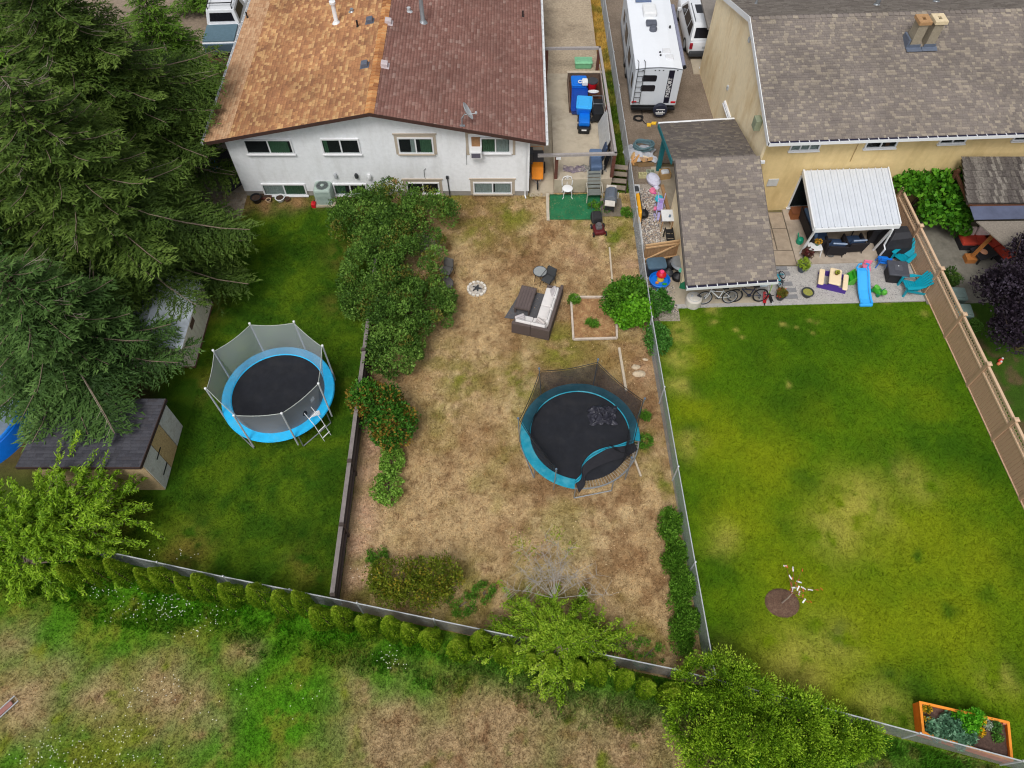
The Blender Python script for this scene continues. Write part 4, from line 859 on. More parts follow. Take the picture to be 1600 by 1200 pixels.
# ---- spruces: trunk, whorled limbs with side twigs, needle sprays on every twig
def spruce(base, h, rad, seed, cols, label, z0=.8, nb=150, drop=.25, dense=1.0, top=1.0, extra=()):
    R0 = np.random.RandomState(seed); t = thing('spruce_tree', label, 'tree', base, 0, 'tall conifers beside the driveway')
    b = Vector(base)
    mb = MB(); mb.tube([b+Vector((0,0,-.1)), b+Vector((.05,0,h*.4)), b+Vector((0,.05,h*.75)), b+Vector((0,0,h))], [.26*h/12,.19*h/12,.1*h/12,.02], 8); obj('trunk', mb, bark_d, t, world=True)
    VV = []; CC = []; lm = MB(); dead = MB()
    for i in range(nb+len(extra)):
        f = min((i + R0.rand()*.8)/nb, .995); z = z0 + (h-z0)*f**.92; L = rad*((1-f)**.8*.95+.07)*(.72+.5*R0.rand()); az = i*2.39996 + R0.rand()*.5
        if i >= nb: z, az, L = extra[i-nb]; az = R(az); f = (z-z0)/(h-z0)
        ax = np.array([math.cos(az), math.sin(az), 0.]); n = max(5, int(L/.16)); s = np.linspace(0, 1, n)
        rise = .25*(f-.35) ; sag = drop*L*(1.1-.6*f)
        pts = np.array([b.x, b.y, z]) + ax*(s*L)[:,None]; pts[:,2] += rise*L*s - sag*s**1.6 + .12*L*np.maximum(s-.75,0)*3
        pts[:,:2] += (R0.rand(2)-.5)*.25*L*(s**2)[:,None]
        lm.tube([tuple(p) for p in pts[::max(1,n//5)]] + [tuple(pts[-1])], [.016*L/2*(1-.8*k/ (len(pts[::max(1,n//5)]))) + .004 for k in range(len(pts[::max(1,n//5)])+1)], 4, cap=False)
        side = np.array([-ax[1], ax[0], 0.])
        nt_ = int(L/.075*dense)
        for sgn in (-1, 1):
            u = np.clip((np.arange(nt_)+R0.rand(nt_))/max(nt_,1)*.86+.14, 0, 1); i0 = np.minimum((u*(n-1)).astype(int), n-2); ff = (u*(n-1)-i0)[:,None]
            P0 = pts[i0]*(1-ff)+pts[i0+1]*ff
            tl = L*(.42*(1-u)**.75+.08)*np.minimum(1, u*3.2)*(.6+.7*R0.rand(nt_)); tl = np.maximum(tl, .1)
            dd = unit(ax*(.55+.4*R0.rand(nt_,1)) + side*sgn*(.8+.4*R0.rand(nt_,1)) + np.array([0,0,1.])*(.02-.36*R0.rand(nt_,1)))
            K = np.maximum(2, (tl/.085)).astype(int); idx = np.repeat(np.arange(nt_), K); kk = np.concatenate([np.arange(x) for x in K]) if len(K) else np.zeros(0,int)
            w = (kk+.3+.4*R0.rand(len(kk)))/K[idx]; Q = P0[idx] + dd[idx]*(tl[idx]*w)[:,None]; Q[:,2] -= .18*tl[idx]*w**2
            sd_ = np.where(R0.rand(len(kk)) < .5, -1., 1.)[:,None]; pr = unit(np.cross(dd[idx], np.array([0,0,1.])))
            ND = unit(dd[idx]*.95 + pr*sd_*.55 + R0.randn(len(kk),3)*.22)
            m_ = len(kk); ll = .19*(.7+.6*R0.rand(m_)); ww = .032*(.7+.7*R0.rand(m_))
            Nn = unit(np.array([0,0,1.]) + R0.randn(m_,3)*.45); S = unit(np.cross(ND, Nn))
            tri = np.stack([Q - S*ww[:,None], Q + S*ww[:,None], Q + ND*ll[:,None]], 1); VV.append(tri.reshape(-1,3))
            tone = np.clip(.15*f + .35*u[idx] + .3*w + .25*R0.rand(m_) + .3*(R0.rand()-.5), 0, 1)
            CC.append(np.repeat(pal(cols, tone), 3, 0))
        if R0.rand() < .17:
            e = pts[-1] + np.array([0,0,.1]); dead.tube([tuple(pts[0]+[0,0,.12]), tuple(pts[n//2]+[0,0,.2]), tuple(e+[0,0,.05])], [.018,.012,.005], 4, cap=False)
            for q in range(4):
                j = R0.randint(n//2, n); p_ = pts[min(j,n-1)]+[0,0,.16]; dead.tube([tuple(p_), tuple(p_+ax*.3+side*(R0.rand()-.5)*.7)], [.008,.004], 3, cap=False)
    obj('limbs', lm, pm('limb_bark', (124,110,94), .9, var=.3, scale=9), t, world=True)
    if dead.v: obj('bare_twigs', dead, pm('bare_twig', (150,140,126), .9), t, world=True, kind='stuff')
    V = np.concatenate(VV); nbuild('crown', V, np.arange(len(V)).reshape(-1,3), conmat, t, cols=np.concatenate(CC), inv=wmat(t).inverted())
    return t
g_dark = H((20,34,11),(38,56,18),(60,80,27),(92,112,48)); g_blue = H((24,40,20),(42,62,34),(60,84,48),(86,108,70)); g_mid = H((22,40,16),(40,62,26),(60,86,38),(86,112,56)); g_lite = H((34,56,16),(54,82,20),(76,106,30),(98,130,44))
CON = [((-16.4,20.9,0),10.5,4.5,1,g_dark,'green spruce reaching over the low beige vinyl shed',2.3,140),
       ((-20.8,20.2,0),12.5,4.3,2,g_mid,'blue tinged spruce above the bright blue pool',1.6,160),
       ((-17.6,26.8,0),12.0,4.5,3,g_dark,'dark spruce spreading towards the orange roof corner',2.2,160),
       ((-22.6,25.2,0),14.0,5.2,4,g_lite,'tall spruce at the far left edge behind other conifers',1.5,170),
       ((-17.0,33.2,0),6.5,2.7,5,g_lite,'smaller bright spruce next to the pale blue pickup',.8,120),
       ((-16.3,15.5,0),7.5,3.3,7,g_mid,'short spruce leaning over the dark shed roof',2.3,130),
       ((-24.5,33.0,0),13.0,4.3,6,g_dark,'dark spruce beside the dusty gravel driveway',1.2,150),
       ((-17.6,42.5,0),7.0,2.6,8,g_lite,'bushy conifer across the gravel driveway behind the pickup',.4,90)]
LONG = {1: [(4.6,-2,5.6),(4.2,8,5.0)], 3: [(5.6,16,5.3),(5.0,4,5.0),(5.9,34,4.8)], 7: [(3.4,-52,4.2),(3.3,-72,4.0)]}     # a few long boughs reach out of the outline
for c in CON: spruce(*c[:6], z0=c[6], nb=int(c[7]*(1.15 if c[3] in (1, 3, 4) else 1)), extra=LONG.get(c[3], ()))

# ---- lilac bushes between the two yards
lil = H((34,55,18),(60,90,30),(88,120,46),(116,144,66)); lil_a = H((92,98,36),(104,98,38),(88,102,42))
def bush(label, spec, ncl, crad, nl, L, Wd, cols, accent=None, af=0, name='bush', cat='bush', group=None, base=None, stem_m=None, up=.3, nst=7):
    c0 = spec[0][0]; base = base or (c0[0], c0[1], 0)
    t = thing(name, label, cat, base, 0, group)
    st = [(np.array(c)+np.array((rnd.uniform(-.5,.5)*r[0], rnd.uniform(-.5,.5)*r[1], rnd.uniform(0,.4)*r[2]))).tolist() for (c, r) in spec for _ in range(max(2, nst//len(spec)))]
    stems('stems', t, base, st, .035, stem_m or bark, .3)
    crown('foliage', t, spec, ncl, crad, nl, L, Wd, cols, accent=accent, afrac=af, up=up)
    return t
lg = 'bushes dividing the two yards'
def at(u, v, z): p = P(u, v, z); return (p.x, p.y, p.z)
bush('big rounded lilac bush below the basement windows of white house', [(at(565,345,1.0),(1.35,1.3,1.15)),(at(610,335,1.2),(1.5,1.4,1.3)),(at(665,350,1.0),(1.45,1.4,1.1)),(at(600,375,.9),(1.4,1.1,1.0))], 40, .36, 210, .10, .06, lil, lil_a, .12, group=lg)
bush('middle lilac bush with rusty tips, beside the bistro table', [(at(580,420,1.1),(1.35,1.3,1.1)),(at(640,420,1.1),(1.55,1.3,1.1)),(at(605,465,1.0),(1.3,1.0,1.0))], 42, .36, 210, .10, .06, lil, lil_a, .16, group=lg)
bush('lilac bush at the top end of the dark board fence', [(at(620,500,1.1),(1.25,1.1,1.15)),(at(662,485,1.),(1.25,1.2,1.0)),(at(618,550,.9),(1.05,.95,1.0)),(at(570,470,.7),(.8,.9,.8))], 40, .34, 210, .10, .06, lil, lil_a, .1, group=lg)
bush('rusty tipped shrub overhanging the dark board fence', [(at(585,628,.9),(.95,.6,.85)),(at(612,665,.8),(.8,.8,.8))], 75, .3, 80, .12, .07, H((28,62,14),(52,96,24),(82,124,38)), H((116,92,34),(134,108,42)), .3, group=lg)
bush('low pale green shrub below the rusty tipped shrub', [(at(606,765,.3),(.5,.65,.4)),(at(612,720,.25),(.4,.5,.3))], 40, .16, 50, .09, .06, H((70,110,30),(104,140,50),(130,164,72)), group=lg)
bush('scruffy yellowish shrub leaning on the rear chain link fence', [(at(620,905,.6),(.95,.6,.6)),(at(680,900,.7),(.9,.55,.75)),(at(650,925,.6),(1.1,.5,.6))], 55, .26, 50, .10, .045, H((52,70,12),(84,98,18),(112,120,30)), H((130,118,36),), .15, group=None)
bush('silvery dry twigs bush beside the lilacs', [(at(672,388,.7),(.5,.55,.5))], 30, .2, 40, .1, .02, H((96,100,90),(128,130,118)))
bush('leafy green shrub by the wooden garden bed and fence', [(at(972,472,.6),(.75,.75,.65)),(at(984,462,.6),(.65,.7,.65))], 65, .28, 70, .13, .08, H((40,76,16),(66,108,26),(92,134,36)))
bush('bright lime green shrub against the chain link fence', [(at(988,492,.65),(.65,.55,.6))], 75, .24, 70, .15, .11, H((52,98,14),(80,132,24),(110,160,38)))
bush('shrub growing through the fence beside the toy water table', [(at(1025,475,.5),(.6,.6,.5)),(at(1027,530,.4),(.4,.7,.4))], 50, .22, 50, .11, .06, H((34,76,22),(60,108,36),(90,132,58)))
# bright weeds in a row along the right fence
for k, (u, v, rx, ry, rz_) in enumerate([(1046,830,.3,.6,.45),(1054,880,.36,.75,.35),(1062,935,.4,.7,.5),(1072,985,.45,.8,.45)]):
    bush(['leafy weed clump nearest the trampoline along the fence','second weed clump down the fence from the trampoline','third weed clump down the fence from the trampoline','lowest weed clump in the fence corner by the cedars'][k], [(at(u+rnd.uniform(-9,9),v+rnd.uniform(-24,24),.2+rnd.random()*.2),(rx*rnd.uniform(.5,.9),ry*.4,rz_*rnd.uniform(.5,1.2))) for _ in range(5)], 24, .17, 50, .12, .04, H((40,74,14),(72,112,26),(112,152,52)), name='weed_clump', cat='weeds', group='weeds along the right chain link fence', up=.6)
for k, (u, v, r) in enumerate([(1005,690,.35),(1008,650,.2),(590,870,.4),(960,1005,.5),(1010,1022,.6),(905,1015,.5),(755,925,.4),(720,945,.5),(935,325,.5),(1120,590,.0),(980,332,.35),(898,468,.25),(925,505,.25)]):
    if r: bush(['green weed tuft at the right side of dark trampoline','tiny weed tuft near trampoline edge','weed tuft in bare dirt by the dark fence','weed tuft right of the weeping tree','wide weed tuft in the yard corner','weed tuft hidden beside the weeping tree','weed tuft left of the weeping tree','weed tuft under the scruffy shrub','weed tuft beside the green mat','','weed tuft below the timber steps','small weed tuft at the garden bed corner','sparse weeds growing inside the garden bed'][k], [(at(u,v,.12),(r,r*.8,.13))], 26, .1, 35, .09, .03, H((48,92,20),(78,122,34),(104,140,50)), name='weed_tuft', cat='weeds', up=.6, nst=3)

# ---- cedar hedge along the rear fence
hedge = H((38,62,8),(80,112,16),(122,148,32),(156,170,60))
def cedar(u, v, h, r, label):
    b = P(u, v, h*.95); p = (b.x, b.y, 0); t = thing('hedge_cedar', label, 'cedar', p, 0, 'young cedars in a row along the rear fence')
    obj('trunk', MB().tube([(0,0,0),(0,0,h*.8)], [.04,.015], 5), bark_d, t)
    n = 3200; f = NR.rand(n)**.8; a = NR.rand(n)*2*np.pi; wob = 1+.12*np.sin(a*3+u)+.08*np.sin(a*5+f*9+v)
    prof = np.sin(np.clip(f*.9+.1,0,1)*np.pi)**.55*(1.05-.6*f); q = r*prof*(.7+.35*NR.rand(n)**.5)*wob
    lean = np.array([math.sin(u*.7)*.1, math.cos(v*.5)*.1])
    C = np.stack([np.cos(a)*q+lean[0]*f, np.sin(a)*q+lean[1]*f, .05+f*h*.96], 1); D = unit(np.stack([np.cos(a)*.6, np.sin(a)*.6, np.full(n, .75)], 1)+sph(n)*.45)
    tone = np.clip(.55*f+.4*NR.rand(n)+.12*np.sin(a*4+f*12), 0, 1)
    V, F = leafverts(C, D, .085*(.6+.8*NR.rand(n)), .034*(.6+.8*NR.rand(n)))
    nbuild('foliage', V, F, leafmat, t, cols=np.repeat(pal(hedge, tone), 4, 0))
hp = [(96,884),(125,877),(162,880),(208,888),(240,886),(271,899),(304,904),(346,911),(387,912),(425,930),(458,928),(492,948),(527,954),(565,963),(602,969),(636,977),(671,985),(714,998),(752,994),(790,1010),(830,1022),(868,1030),(907,1035),(941,1042),(982,1048),(1020,1062),(1053,1074)]
ordn = ['first','second','third','fourth','fifth','sixth','seventh','eighth','ninth','tenth','eleventh','twelfth','thirteenth','fourteenth','fifteenth','sixteenth','seventeenth','eighteenth','nineteenth','twentieth','twenty first','twenty second','twenty third','twenty fourth','twenty fifth','twenty sixth','twenty seventh']
for k, (u, v) in enumerate(hp):
    cedar(u, v, 1.7+rnd.random()*.6, .33+rnd.random()*.13, 'clipped cedar, %s from the pale leafy tree in the hedge' % ordn[k])

# ---- big junipers at the lower right
jun = H((32,54,7),(70,102,13),(112,146,26),(150,176,50))
def juniper(label, spec, seed, ncl=120):
    base = (spec[0][0][0], spec[0][0][1], 0); t = thing('juniper', label, 'juniper', base, 0, 'spreading junipers in the corner')
    st = [(c[0]+rnd.uniform(-.4,.4), c[1]+rnd.uniform(-.3,.3), c[2]+.2) for (c, r) in spec for _ in range(4)]; stems('limbs', t, base, st, .07, bark_d, .3)
    C, r, nn = lobes(spec, int(ncl*.62), .2); k = len(C); nf = 190
    out = unit(nn*.9+sph(k)*.45+np.array([0,0,.35])); d = unit(out[:,None,:]*1.0 + NR.randn(k,nf,3)*.5)
    s = NR.rand(k, nf, 1)*(.2+.42*NR.rand(k,1,1)**2); pts = (C[:,None,:] + d*s*1.15).reshape(-1,3); D = unit(d.reshape(-1,3)+NR.randn(k*nf,3)*.25)
    tone = np.clip(s.reshape(-1)*1.9*.75-.08 + np.repeat(NR.rand(k)*.35, nf) + NR.rand(k*nf)*.2, 0, 1)  # yellow green tips; tuft hearts painted darker as the shade in the gaps
    keep = pts[:,2] > .04; pts, D, tone = pts[keep], D[keep], tone[keep]
    V, F = leafverts(pts, D, .08*(.6+.8*NR.rand(len(pts))), .03*(.7+.7*NR.rand(len(pts))))
    nbuild('foliage', V, F, leafmat, t, cols=np.repeat(pal(jun, tone), 4, 0), inv=wmat(t).inverted())
juniper('spreading juniper covering the corner where the fences meet', [(at(1110,1070,1.1),(.95,.75,1.)),(at(1090,1125,1.0),(.8,.7,.9)),(at(1155,1085,1.2),(.8,.7,.9))], 1, 105)
juniper('widest juniper at the bottom edge of the picture', [(at(1175,1150,1.2),(1.1,.8,1.1)),(at(1120,1180,.9),(.8,.6,.8)),(at(1235,1125,1.1),(.9,.7,.9))], 2, 115)
juniper('juniper tapering right along the rear fence', [(at(1270,1140,.9),(.9,.6,.8)),(at(1330,1155,.6),(.75,.4,.5)),(at(1255,1185,.9),(1.,.5,.8))], 3, 100)

# ---- pale leafy tree at the left end of the hedge, sprays of narrow leaves
def sprays(t, org, ends, r0, lcol, m_b, nl=70, L=.13, Wd=.04, droop=.2, spread=.32, twigs=7):
    mb = MB(); Cs = []; Ds = []; To = []
    for e in ends:
        b = np.array(org, float) + NR.randn(3)*.05; e = np.array(e, float); ln_ = np.linalg.norm(e-b); n = 9; s = np.linspace(0,1,n)[:,None]
        pts = b*(1-s)+e*s; pts[:,2] += ln_*.14*np.sin(s[:,0]*np.pi) - droop*ln_*s[:,0]**3*.5
        mb.tube([tuple(p) for p in pts], [r0*(1-.85*i/(n-1)) for i in range(n)], 4, cap=False)
        ax = unit(e-b); bt = NR.rand()*.4
        for q in range(twigs):
            u = .3+.7*NR.rand(); i = min(int(u*(n-1)), n-2); p0 = pts[i]+(pts[i+1]-pts[i])*(u*(n-1)-i); d = unit(ax*.9+NR.randn(3)*.6+np.array([0,0,.1])); l = ln_*spread*(.5+.7*NR.rand())
            tip = p0+d*l-np.array([0,0,droop*l*.6]); mb.tube([tuple(p0), tuple((p0+tip)/2+[0,0,.08*l]), tuple(tip)], [.01,.007,.003], 3, cap=False)
            w = NR.rand(nl); C = p0+(tip-p0)*w[:,None]+NR.randn(nl,3)*.05; C[:,2] += .08*l*np.sin(w*np.pi); Cs.append(C); Ds.append(unit(d*.7+NR.randn(nl,3)*.6+np.array([0,0,-droop]))); To.append(np.clip(bt+.45*NR.rand(nl)+.2*w, 0, 1))
    obj('branches', mb, m_b, t, world=True)
    C = np.concatenate(Cs); D = np.concatenate(Ds); To = np.concatenate(To); k = C[:,2] > .05; C, D, To = C[k], D[k], To[k]
    V, F = leafverts(C, D, L*(.6+.8*NR.rand(len(C))), Wd*(.7+.6*NR.rand(len(C))), unit(np.array([0,0,1.])+NR.randn(len(C),3)*.7))
    nbuild('foliage', V, F, leafmat, t, cols=np.repeat(pal(lcol, To), 4, 0), inv=wmat(t).inverted())
wb = P(75,900,0); wt_ = (wb.x, wb.y, 0)
t = thing('willow_tree', 'bright green leafy tree at the left end of the rear fence', 'tree', wt_)
obj('trunk', MB().tube([(0,0,-.05),(.05,.02,.8),(0,.05,1.4)], [.12,.09,.07], 7), bark, t)
ends = [at(u,v,z) for (u,v,z) in [(200,760,1.6),(190,790,1.5),(150,745,2.0),(90,730,2.3),(110,712,2.3),(-20,870,1.8),(10,800,2.4),(180,740,1.9),(60,790,2.5),(60,860,2.2),(120,900,.9),(170,880,.9),(0,900,1.4),(40,930,.8),(130,745,2.2),(20,840,2.3),(150,800,2.1),(-30,760,2.4),(80,830,2.5),(150,740,2.2),(30,775,2.3),(0,810,2.2),(-30,840,2),(215,810,1.2),(190,840,1.1),(130,800,2.2),(80,790,2.6),(50,830,2.4),(10,870,1.6),(-10,910,1.2),(60,900,1.2),(120,860,1.6),(160,820,1.6),(30,800,2.6),(100,830,2.4),(20,930,.8),(90,920,.9),(-40,780,2.2),(60,760,2.5),(110,750,2.3),(190,770,1.3),(140,780,2.1),(165,850,1.2)]]
sprays(t, (wb.x, wb.y, 1.2), ends, .035, H((46,78,8),(82,116,18),(116,148,30),(148,176,54)), bark, 95, .15, .042, .15, .34, 11)

# ---- weeping yellow green tree over the rear fence, with a bare grey top
wp = P(868,1035,0)
t = thing('weeping_tree', 'yellow green weeping tree with bare grey twigs on top', 'tree', (wp.x, wp.y, 0))
obj('trunk', MB().tube([(0,0,-.05),(-.03,.05,.9),(0,.12,1.7)], [.09,.07,.05], 7), bark, t)
ends = [at(u,v,z) for (u,v,z) in [(800,930,1.3),(780,985,.9),(760,1015,.6),(800,1040,.8),(835,1075,.4),(870,1085,.3),(860,1050,1.0),(900,1060,.6),(940,1020,.8),(975,985,.6),(990,1000,.5),(930,960,1.2),(890,990,1.7),(840,980,1.7),(870,950,1.8),(820,960,1.5),(910,930,1.4),(945,985,1.0),(880,1020,1.4),(840,1020,1.2),(915,1015,1.1),(790,960,1.),(960,1040,.5),(860,925,1.9),(868,985,1.9),(850,1000,1.6),(885,1005,1.6),(870,1020,1.2),(850,960,2.0),(890,965,1.9),(830,1000,1.5),(905,985,1.7)]]
sprays(t, (wp.x, wp.y+.1, 1.55), ends, .022, H((56,84,10),(90,122,18),(122,148,34),(150,170,60)), bark, 120, .11, .034, .5, .36, 13)
mb = MB(); o = Vector(at(866,935,1.75))
for (u, v, z) in [(850,830,2.2),(812,850,2.2),(872,842,2.3),(835,870,2.),(890,850,2.2),(800,880,1.9),(905,890,1.9),(940,895,1.6),(820,900,1.9),(860,880,2.2),(925,880,1.8),(785,920,1.4),(960,930,1.2),(880,870,2.2),(845,850,2.3)]:
    e = Vector(at(u, v, z)); mid = o.lerp(e,.5)+Vector((rnd.uniform(-.1,.1),0,.2)); mb.tube([o, mid, e], [.012,.008,.003], 4, cap=False)
    for q in range(20):
        s = rnd.uniform(.3,.95); p = o.lerp(e,s)+Vector((0,0,.2*math.sin(s*3.1))); d = Vector((rnd.uniform(-1,1), rnd.uniform(-1,1), rnd.uniform(-.3,.7)))*.45; mb.tube([p, p+d*.6+Vector((0,0,.05)), p+d], [.007,.005,.002], 3, cap=False)
obj('bare_twigs', mb, pm('grey_twig', (156,150,142), .9), t, world=True)
ends = [at(u,v,z) for (u,v,z) in [(812,845,2.2),(870,835,2.3),(890,855,2.2),(828,858,2.1)]]
C = np.concatenate([np.array(e)+NR.randn(70,3)*.16 for e in ends]); V, F = leafverts(C, sph(len(C)), .1, .03); nbuild('top_leaves', V, F, leafmat, t, cols=np.repeat(pal(H((92,112,16),(130,144,36)), NR.rand(len(C))), 4, 0), inv=wmat(t).inverted())

# ---- grape vine on the lattice fence, purple plum, undergrowth of the neighbour
bush('broad leaved grape vine covering the end of lattice fence', [(at(1440,290,1.4),(1.0,.7,.7)),(at(1470,300,1.3),(.9,.9,.8)),(at(1465,335,1.1),(.9,.8,.8)),(at(1495,275,1.5),(.8,.5,.6)),(at(1420,285,1.6),(.6,.4,.4)),(at(1490,345,.8),(.6,.8,.7))], 38, .3, 26, .2, .19, H((34,78,12),(60,110,20),(90,138,34)), name='grape_vine', cat='vine')
pu = thing('plum_tree', 'dark purple leaved tree beside the shake gazebo', 'tree', (20.6, 18.8, 0))
obj('trunk', MB().tube([(0,0,-.05),(-.05,.05,.9),(-.05,.1,1.7)], [.14,.11,.08], 7), bark_d, pu)
sp = [(at(1572,455,2.0),(1.0,.8,.8)),(at(1622,400,2.6),(.9,.9,.8)),(at(1610,465,2.6),(1.3,1.2,1.1)),(at(1592,515,2.0),(.9,.8,.8))]
stems('limbs', pu, (20.55,18.9,1.5), [(c[0]+rnd.uniform(-1,1),c[1]+rnd.uniform(-.8,.8),c[2]+rnd.uniform(-.3,.8)) for (c, r) in sp for _ in range(5)], .05, bark_d)
crown('foliage', pu, sp, 95, .4, 60, .13, .075, H((22,16,23),(34,26,35),(48,39,50),(76,69,84)))
bush('small green plant by the terracotta pot behind the lattice fence', [(at(1483,435,.4),(.35,.5,.4))], 35, .16, 36, .1, .04, H((36,60,18),(62,92,30)), name='plant', cat='plant')
bush('spiky grass clump beside the lower green storage bin', [(at(1516,508,.15),(.4,.3,.25))], 30, .14, 30, .12, .02, H((60,100,30),(90,130,50)), name='plant', cat='plant')

# ---- daisies, sapling, flowers
daisy = []
for (u, v, r, n) in [(205,955,.9,60),(262,945,.7,60),(285,955,.6,40),(180,920,.7,40),(240,865,.4,16),(285,868,.4,16),(95,1175,.9,70),(190,1150,.9,70),(60,1190,.7,40),(610,1032,.5,36),(300,985,.5,26),(330,970,.5,20),(360,950,.4,20),(160,925,.4,16),(270,1075,.8,24),(220,1090,.8,24),(330,1120,.7,14),(390,1080,.5,10),(480,1100,.8,14),(560,895,.4,10),(600,900,.4,10),(240,1185,.8,30),(140,1195,.8,30)]:
    p = P(u, v); 
    for _ in range(n): (rnd.random() < .6) and daisy.append((p.x+rnd.gauss(0,r*.6), p.y+rnd.gauss(0,r*.35)))
D_ = np.array(daisy); n = len(D_); C = np.stack([D_[:,0], D_[:,1], .12+.15*NR.rand(n)], 1)
V = np.stack([C+np.array([math.cos(a)*.015, math.sin(a)*.015, .004]) for a in np.arange(5)*2*np.pi/5], 1).reshape(-1,3)
i = np.arange(n)[:,None]*5; F = np.concatenate([i+np.array([[0,1,2]]), i+np.array([[0,2,3]]), i+np.array([[0,3,4]])])
tag(nbuild('daisies', V, F, mat_col('petals', .7), None, cols=np.tile(np.array(lin(236,236,224)), (len(V),1)), kind='stuff'), 'scattered tiny white daisies in the rough meadow grass', 'daisies')
# litter of fallen leaves and twigs on the dry yard
n = 2600; X = -5.5+11*NR.rand(n); Y = 6+20*NR.rand(n); C = np.stack([X, Y, .03+.02*NR.rand(n)], 1)
V, F = leafverts(C, unit(np.stack([NR.randn(n), NR.randn(n), .2*NR.randn(n)], 1)), .05*(.5+NR.rand(n)), .03*(.5+NR.rand(n)), unit(np.array([0,0,1.])+.5*NR.randn(n,3)))
tag(nbuild('leaf_litter', V, F, leafmat, None, cols=np.repeat(pal(H((96,66,40),(150,116,74),(206,184,148)), NR.rand(n)), 4, 0), kind='stuff'), 'scattered fallen leaves and straw on the dry yard', 'leaves')

mulch = P(1222,942); mb = MB()
mb.lathe([(.01,.05),(.3,.06),(.5,.045),(.58,.01),(.6,-.02)], (mulch.x, mulch.y, 0), 22, None, 1, .85); mm = obj('mulch_ring', mb, mat('mulch', lin(98,74,60), .95, .4, 26., .9, 50., dirt=lin(140,116,94), dscale=7., damt=.7), smooth=True); tag(mm, 'round patch of brown mulch under the ribboned sapling', 'mulch')
sb = P(1222,942,.05)
t = thing('sapling', 'bare sapling tied with white and orange ribbons in mulch', 'sapling', (sb.x, sb.y, .04))
top = Vector((sb.x+.05, sb.y+.05, 1.0)); mb = MB(); mb.tube([sb, Vector((sb.x+.02,sb.y,.6)), top], [.025,.02,.015], 6); obj('trunk', mb, pm('pale_bark', (168,152,140), .8), t, world=True)
mb = MB(); ob = MB(); wb_ = MB()
for (u, v, z) in [(1240,886,1.5),(1228,883,1.5),(1254,888,1.4),(1235,900,1.3),(1258,915,1.2),(1270,917,1.3),(1284,920,1.2),(1256,930,1.0),(1248,908,1.2),(1266,942,.8),(1237,920,1.)]:
    e = P(u, v, z); mb.tube([top.lerp(sb,rnd.random()*.3), top.lerp(e,.5)+Vector((0,0,.04)), e], [.012,.008,.004], 4)
    for q in range(3):
        p = top.lerp(e, rnd.uniform(.45,1.0)); d = Vector((rnd.uniform(-1,1),rnd.uniform(-1,1),rnd.uniform(-.3,.3)))*.1
        rb_ = MB(); rb_.box(p+d*.5, (.022 if q else .045,.1 if q else .16,.012), rnd.random()*3, rnd.uniform(-.5,.5)); obj('orange_ribbon' if q else 'white_ribbon', rb_, pm('orange_ribbon', (206,92,36), .6) if q else white, t, world=True)
obj('branches', mb, pm('red_brown_bark', (124,80,62), .8), t, world=True)
# ------------------------------------------------------------------ fences
chain_m = pm('chain_wire', (150,154,156), .45, metal=.4)
rail_m = pm('fence_rail', (196,200,204), .4, metal=.3)
def chain_fence(label, pts, h=1.15, pitch=.075, wire=.0032, post_gap=2.9):
    t = thing('chain_link_fence', label, 'fence', (pts[0][0], pts[0][1], 0))
    rail = MB(); V = []; F = []
    zz = lambda x, y: 0
    rail.tube([(x, y, h) for x, y in pts], .021, 6); obj('top_rail', rail, rail_m, t, world=True)
    for (a, b) in zip(pts[:-1], pts[1:]):
        a = Vector((a[0],a[1],0)); b = Vector((b[0],b[1],0)); L = (b-a).length; d = (b-a)/L; n = max(1, round(L/post_gap)); nrm = Vector((-d.y,d.x,0))
        for i in range(n+1 if b == Vector((pts[-1][0],pts[-1][1],0)) else n):
            p = a+d*(L*i/n); mb = MB(); mb.lathe([(.03,0),(.03,h+.04),(.042,h+.045),(.03,h+.09),(.01,h+.1)], p, 8); obj('post', mb, rail_m, t, world=True)
        run = h-.05; k = int((L+run)/pitch)
        for s in (1, -1):
            for i in range(k):
                u0 = i*pitch - run; u1 = u0+run; z0, z1 = .03, h-.02
                if u0 < 0: z0 += -u0; u0 = 0
                if u1 > L: z1 -= u1-L; u1 = L
                if z1-z0 < .02: continue
                if s < 0: u0, u1 = L-u0, L-u1
                p = a+d*u0+Vector((0,0,z0)); q = a+d*u1+Vector((0,0,z1)); w = nrm*wire; wv = Vector((d.x*s,d.y*s,-1))*(wire*.75)
                bse = len(V); V += [p+w, p-w, p+wv, q+w, q-w, q+wv]; F += [(bse,bse+1,bse+4,bse+3),(bse+1,bse+2,bse+5,bse+4),(bse+2,bse,bse+3,bse+5)]
    nbuild('wire_mesh', np.array([tuple(v) for v in V]), np.array(F), chain_m, t, inv=wmat(t).inverted(), kind='stuff')
    return t
chain_fence('chain link fence between the dry yard and the right lawn', [(5.25,44),(5.45,36),(5.62,27.5),(5.70,18.2),(5.95,11.5),(6.24,4.5)])
chain_fence('chain link fence along the foot of the yards, behind the cedars', [(-14.1,8.48),(-9.5,7.52),(-5.0,6.65),(0,5.63),(5.02,4.63),(9.27,3.56),(14.8,2.1),(19.5,.9)])

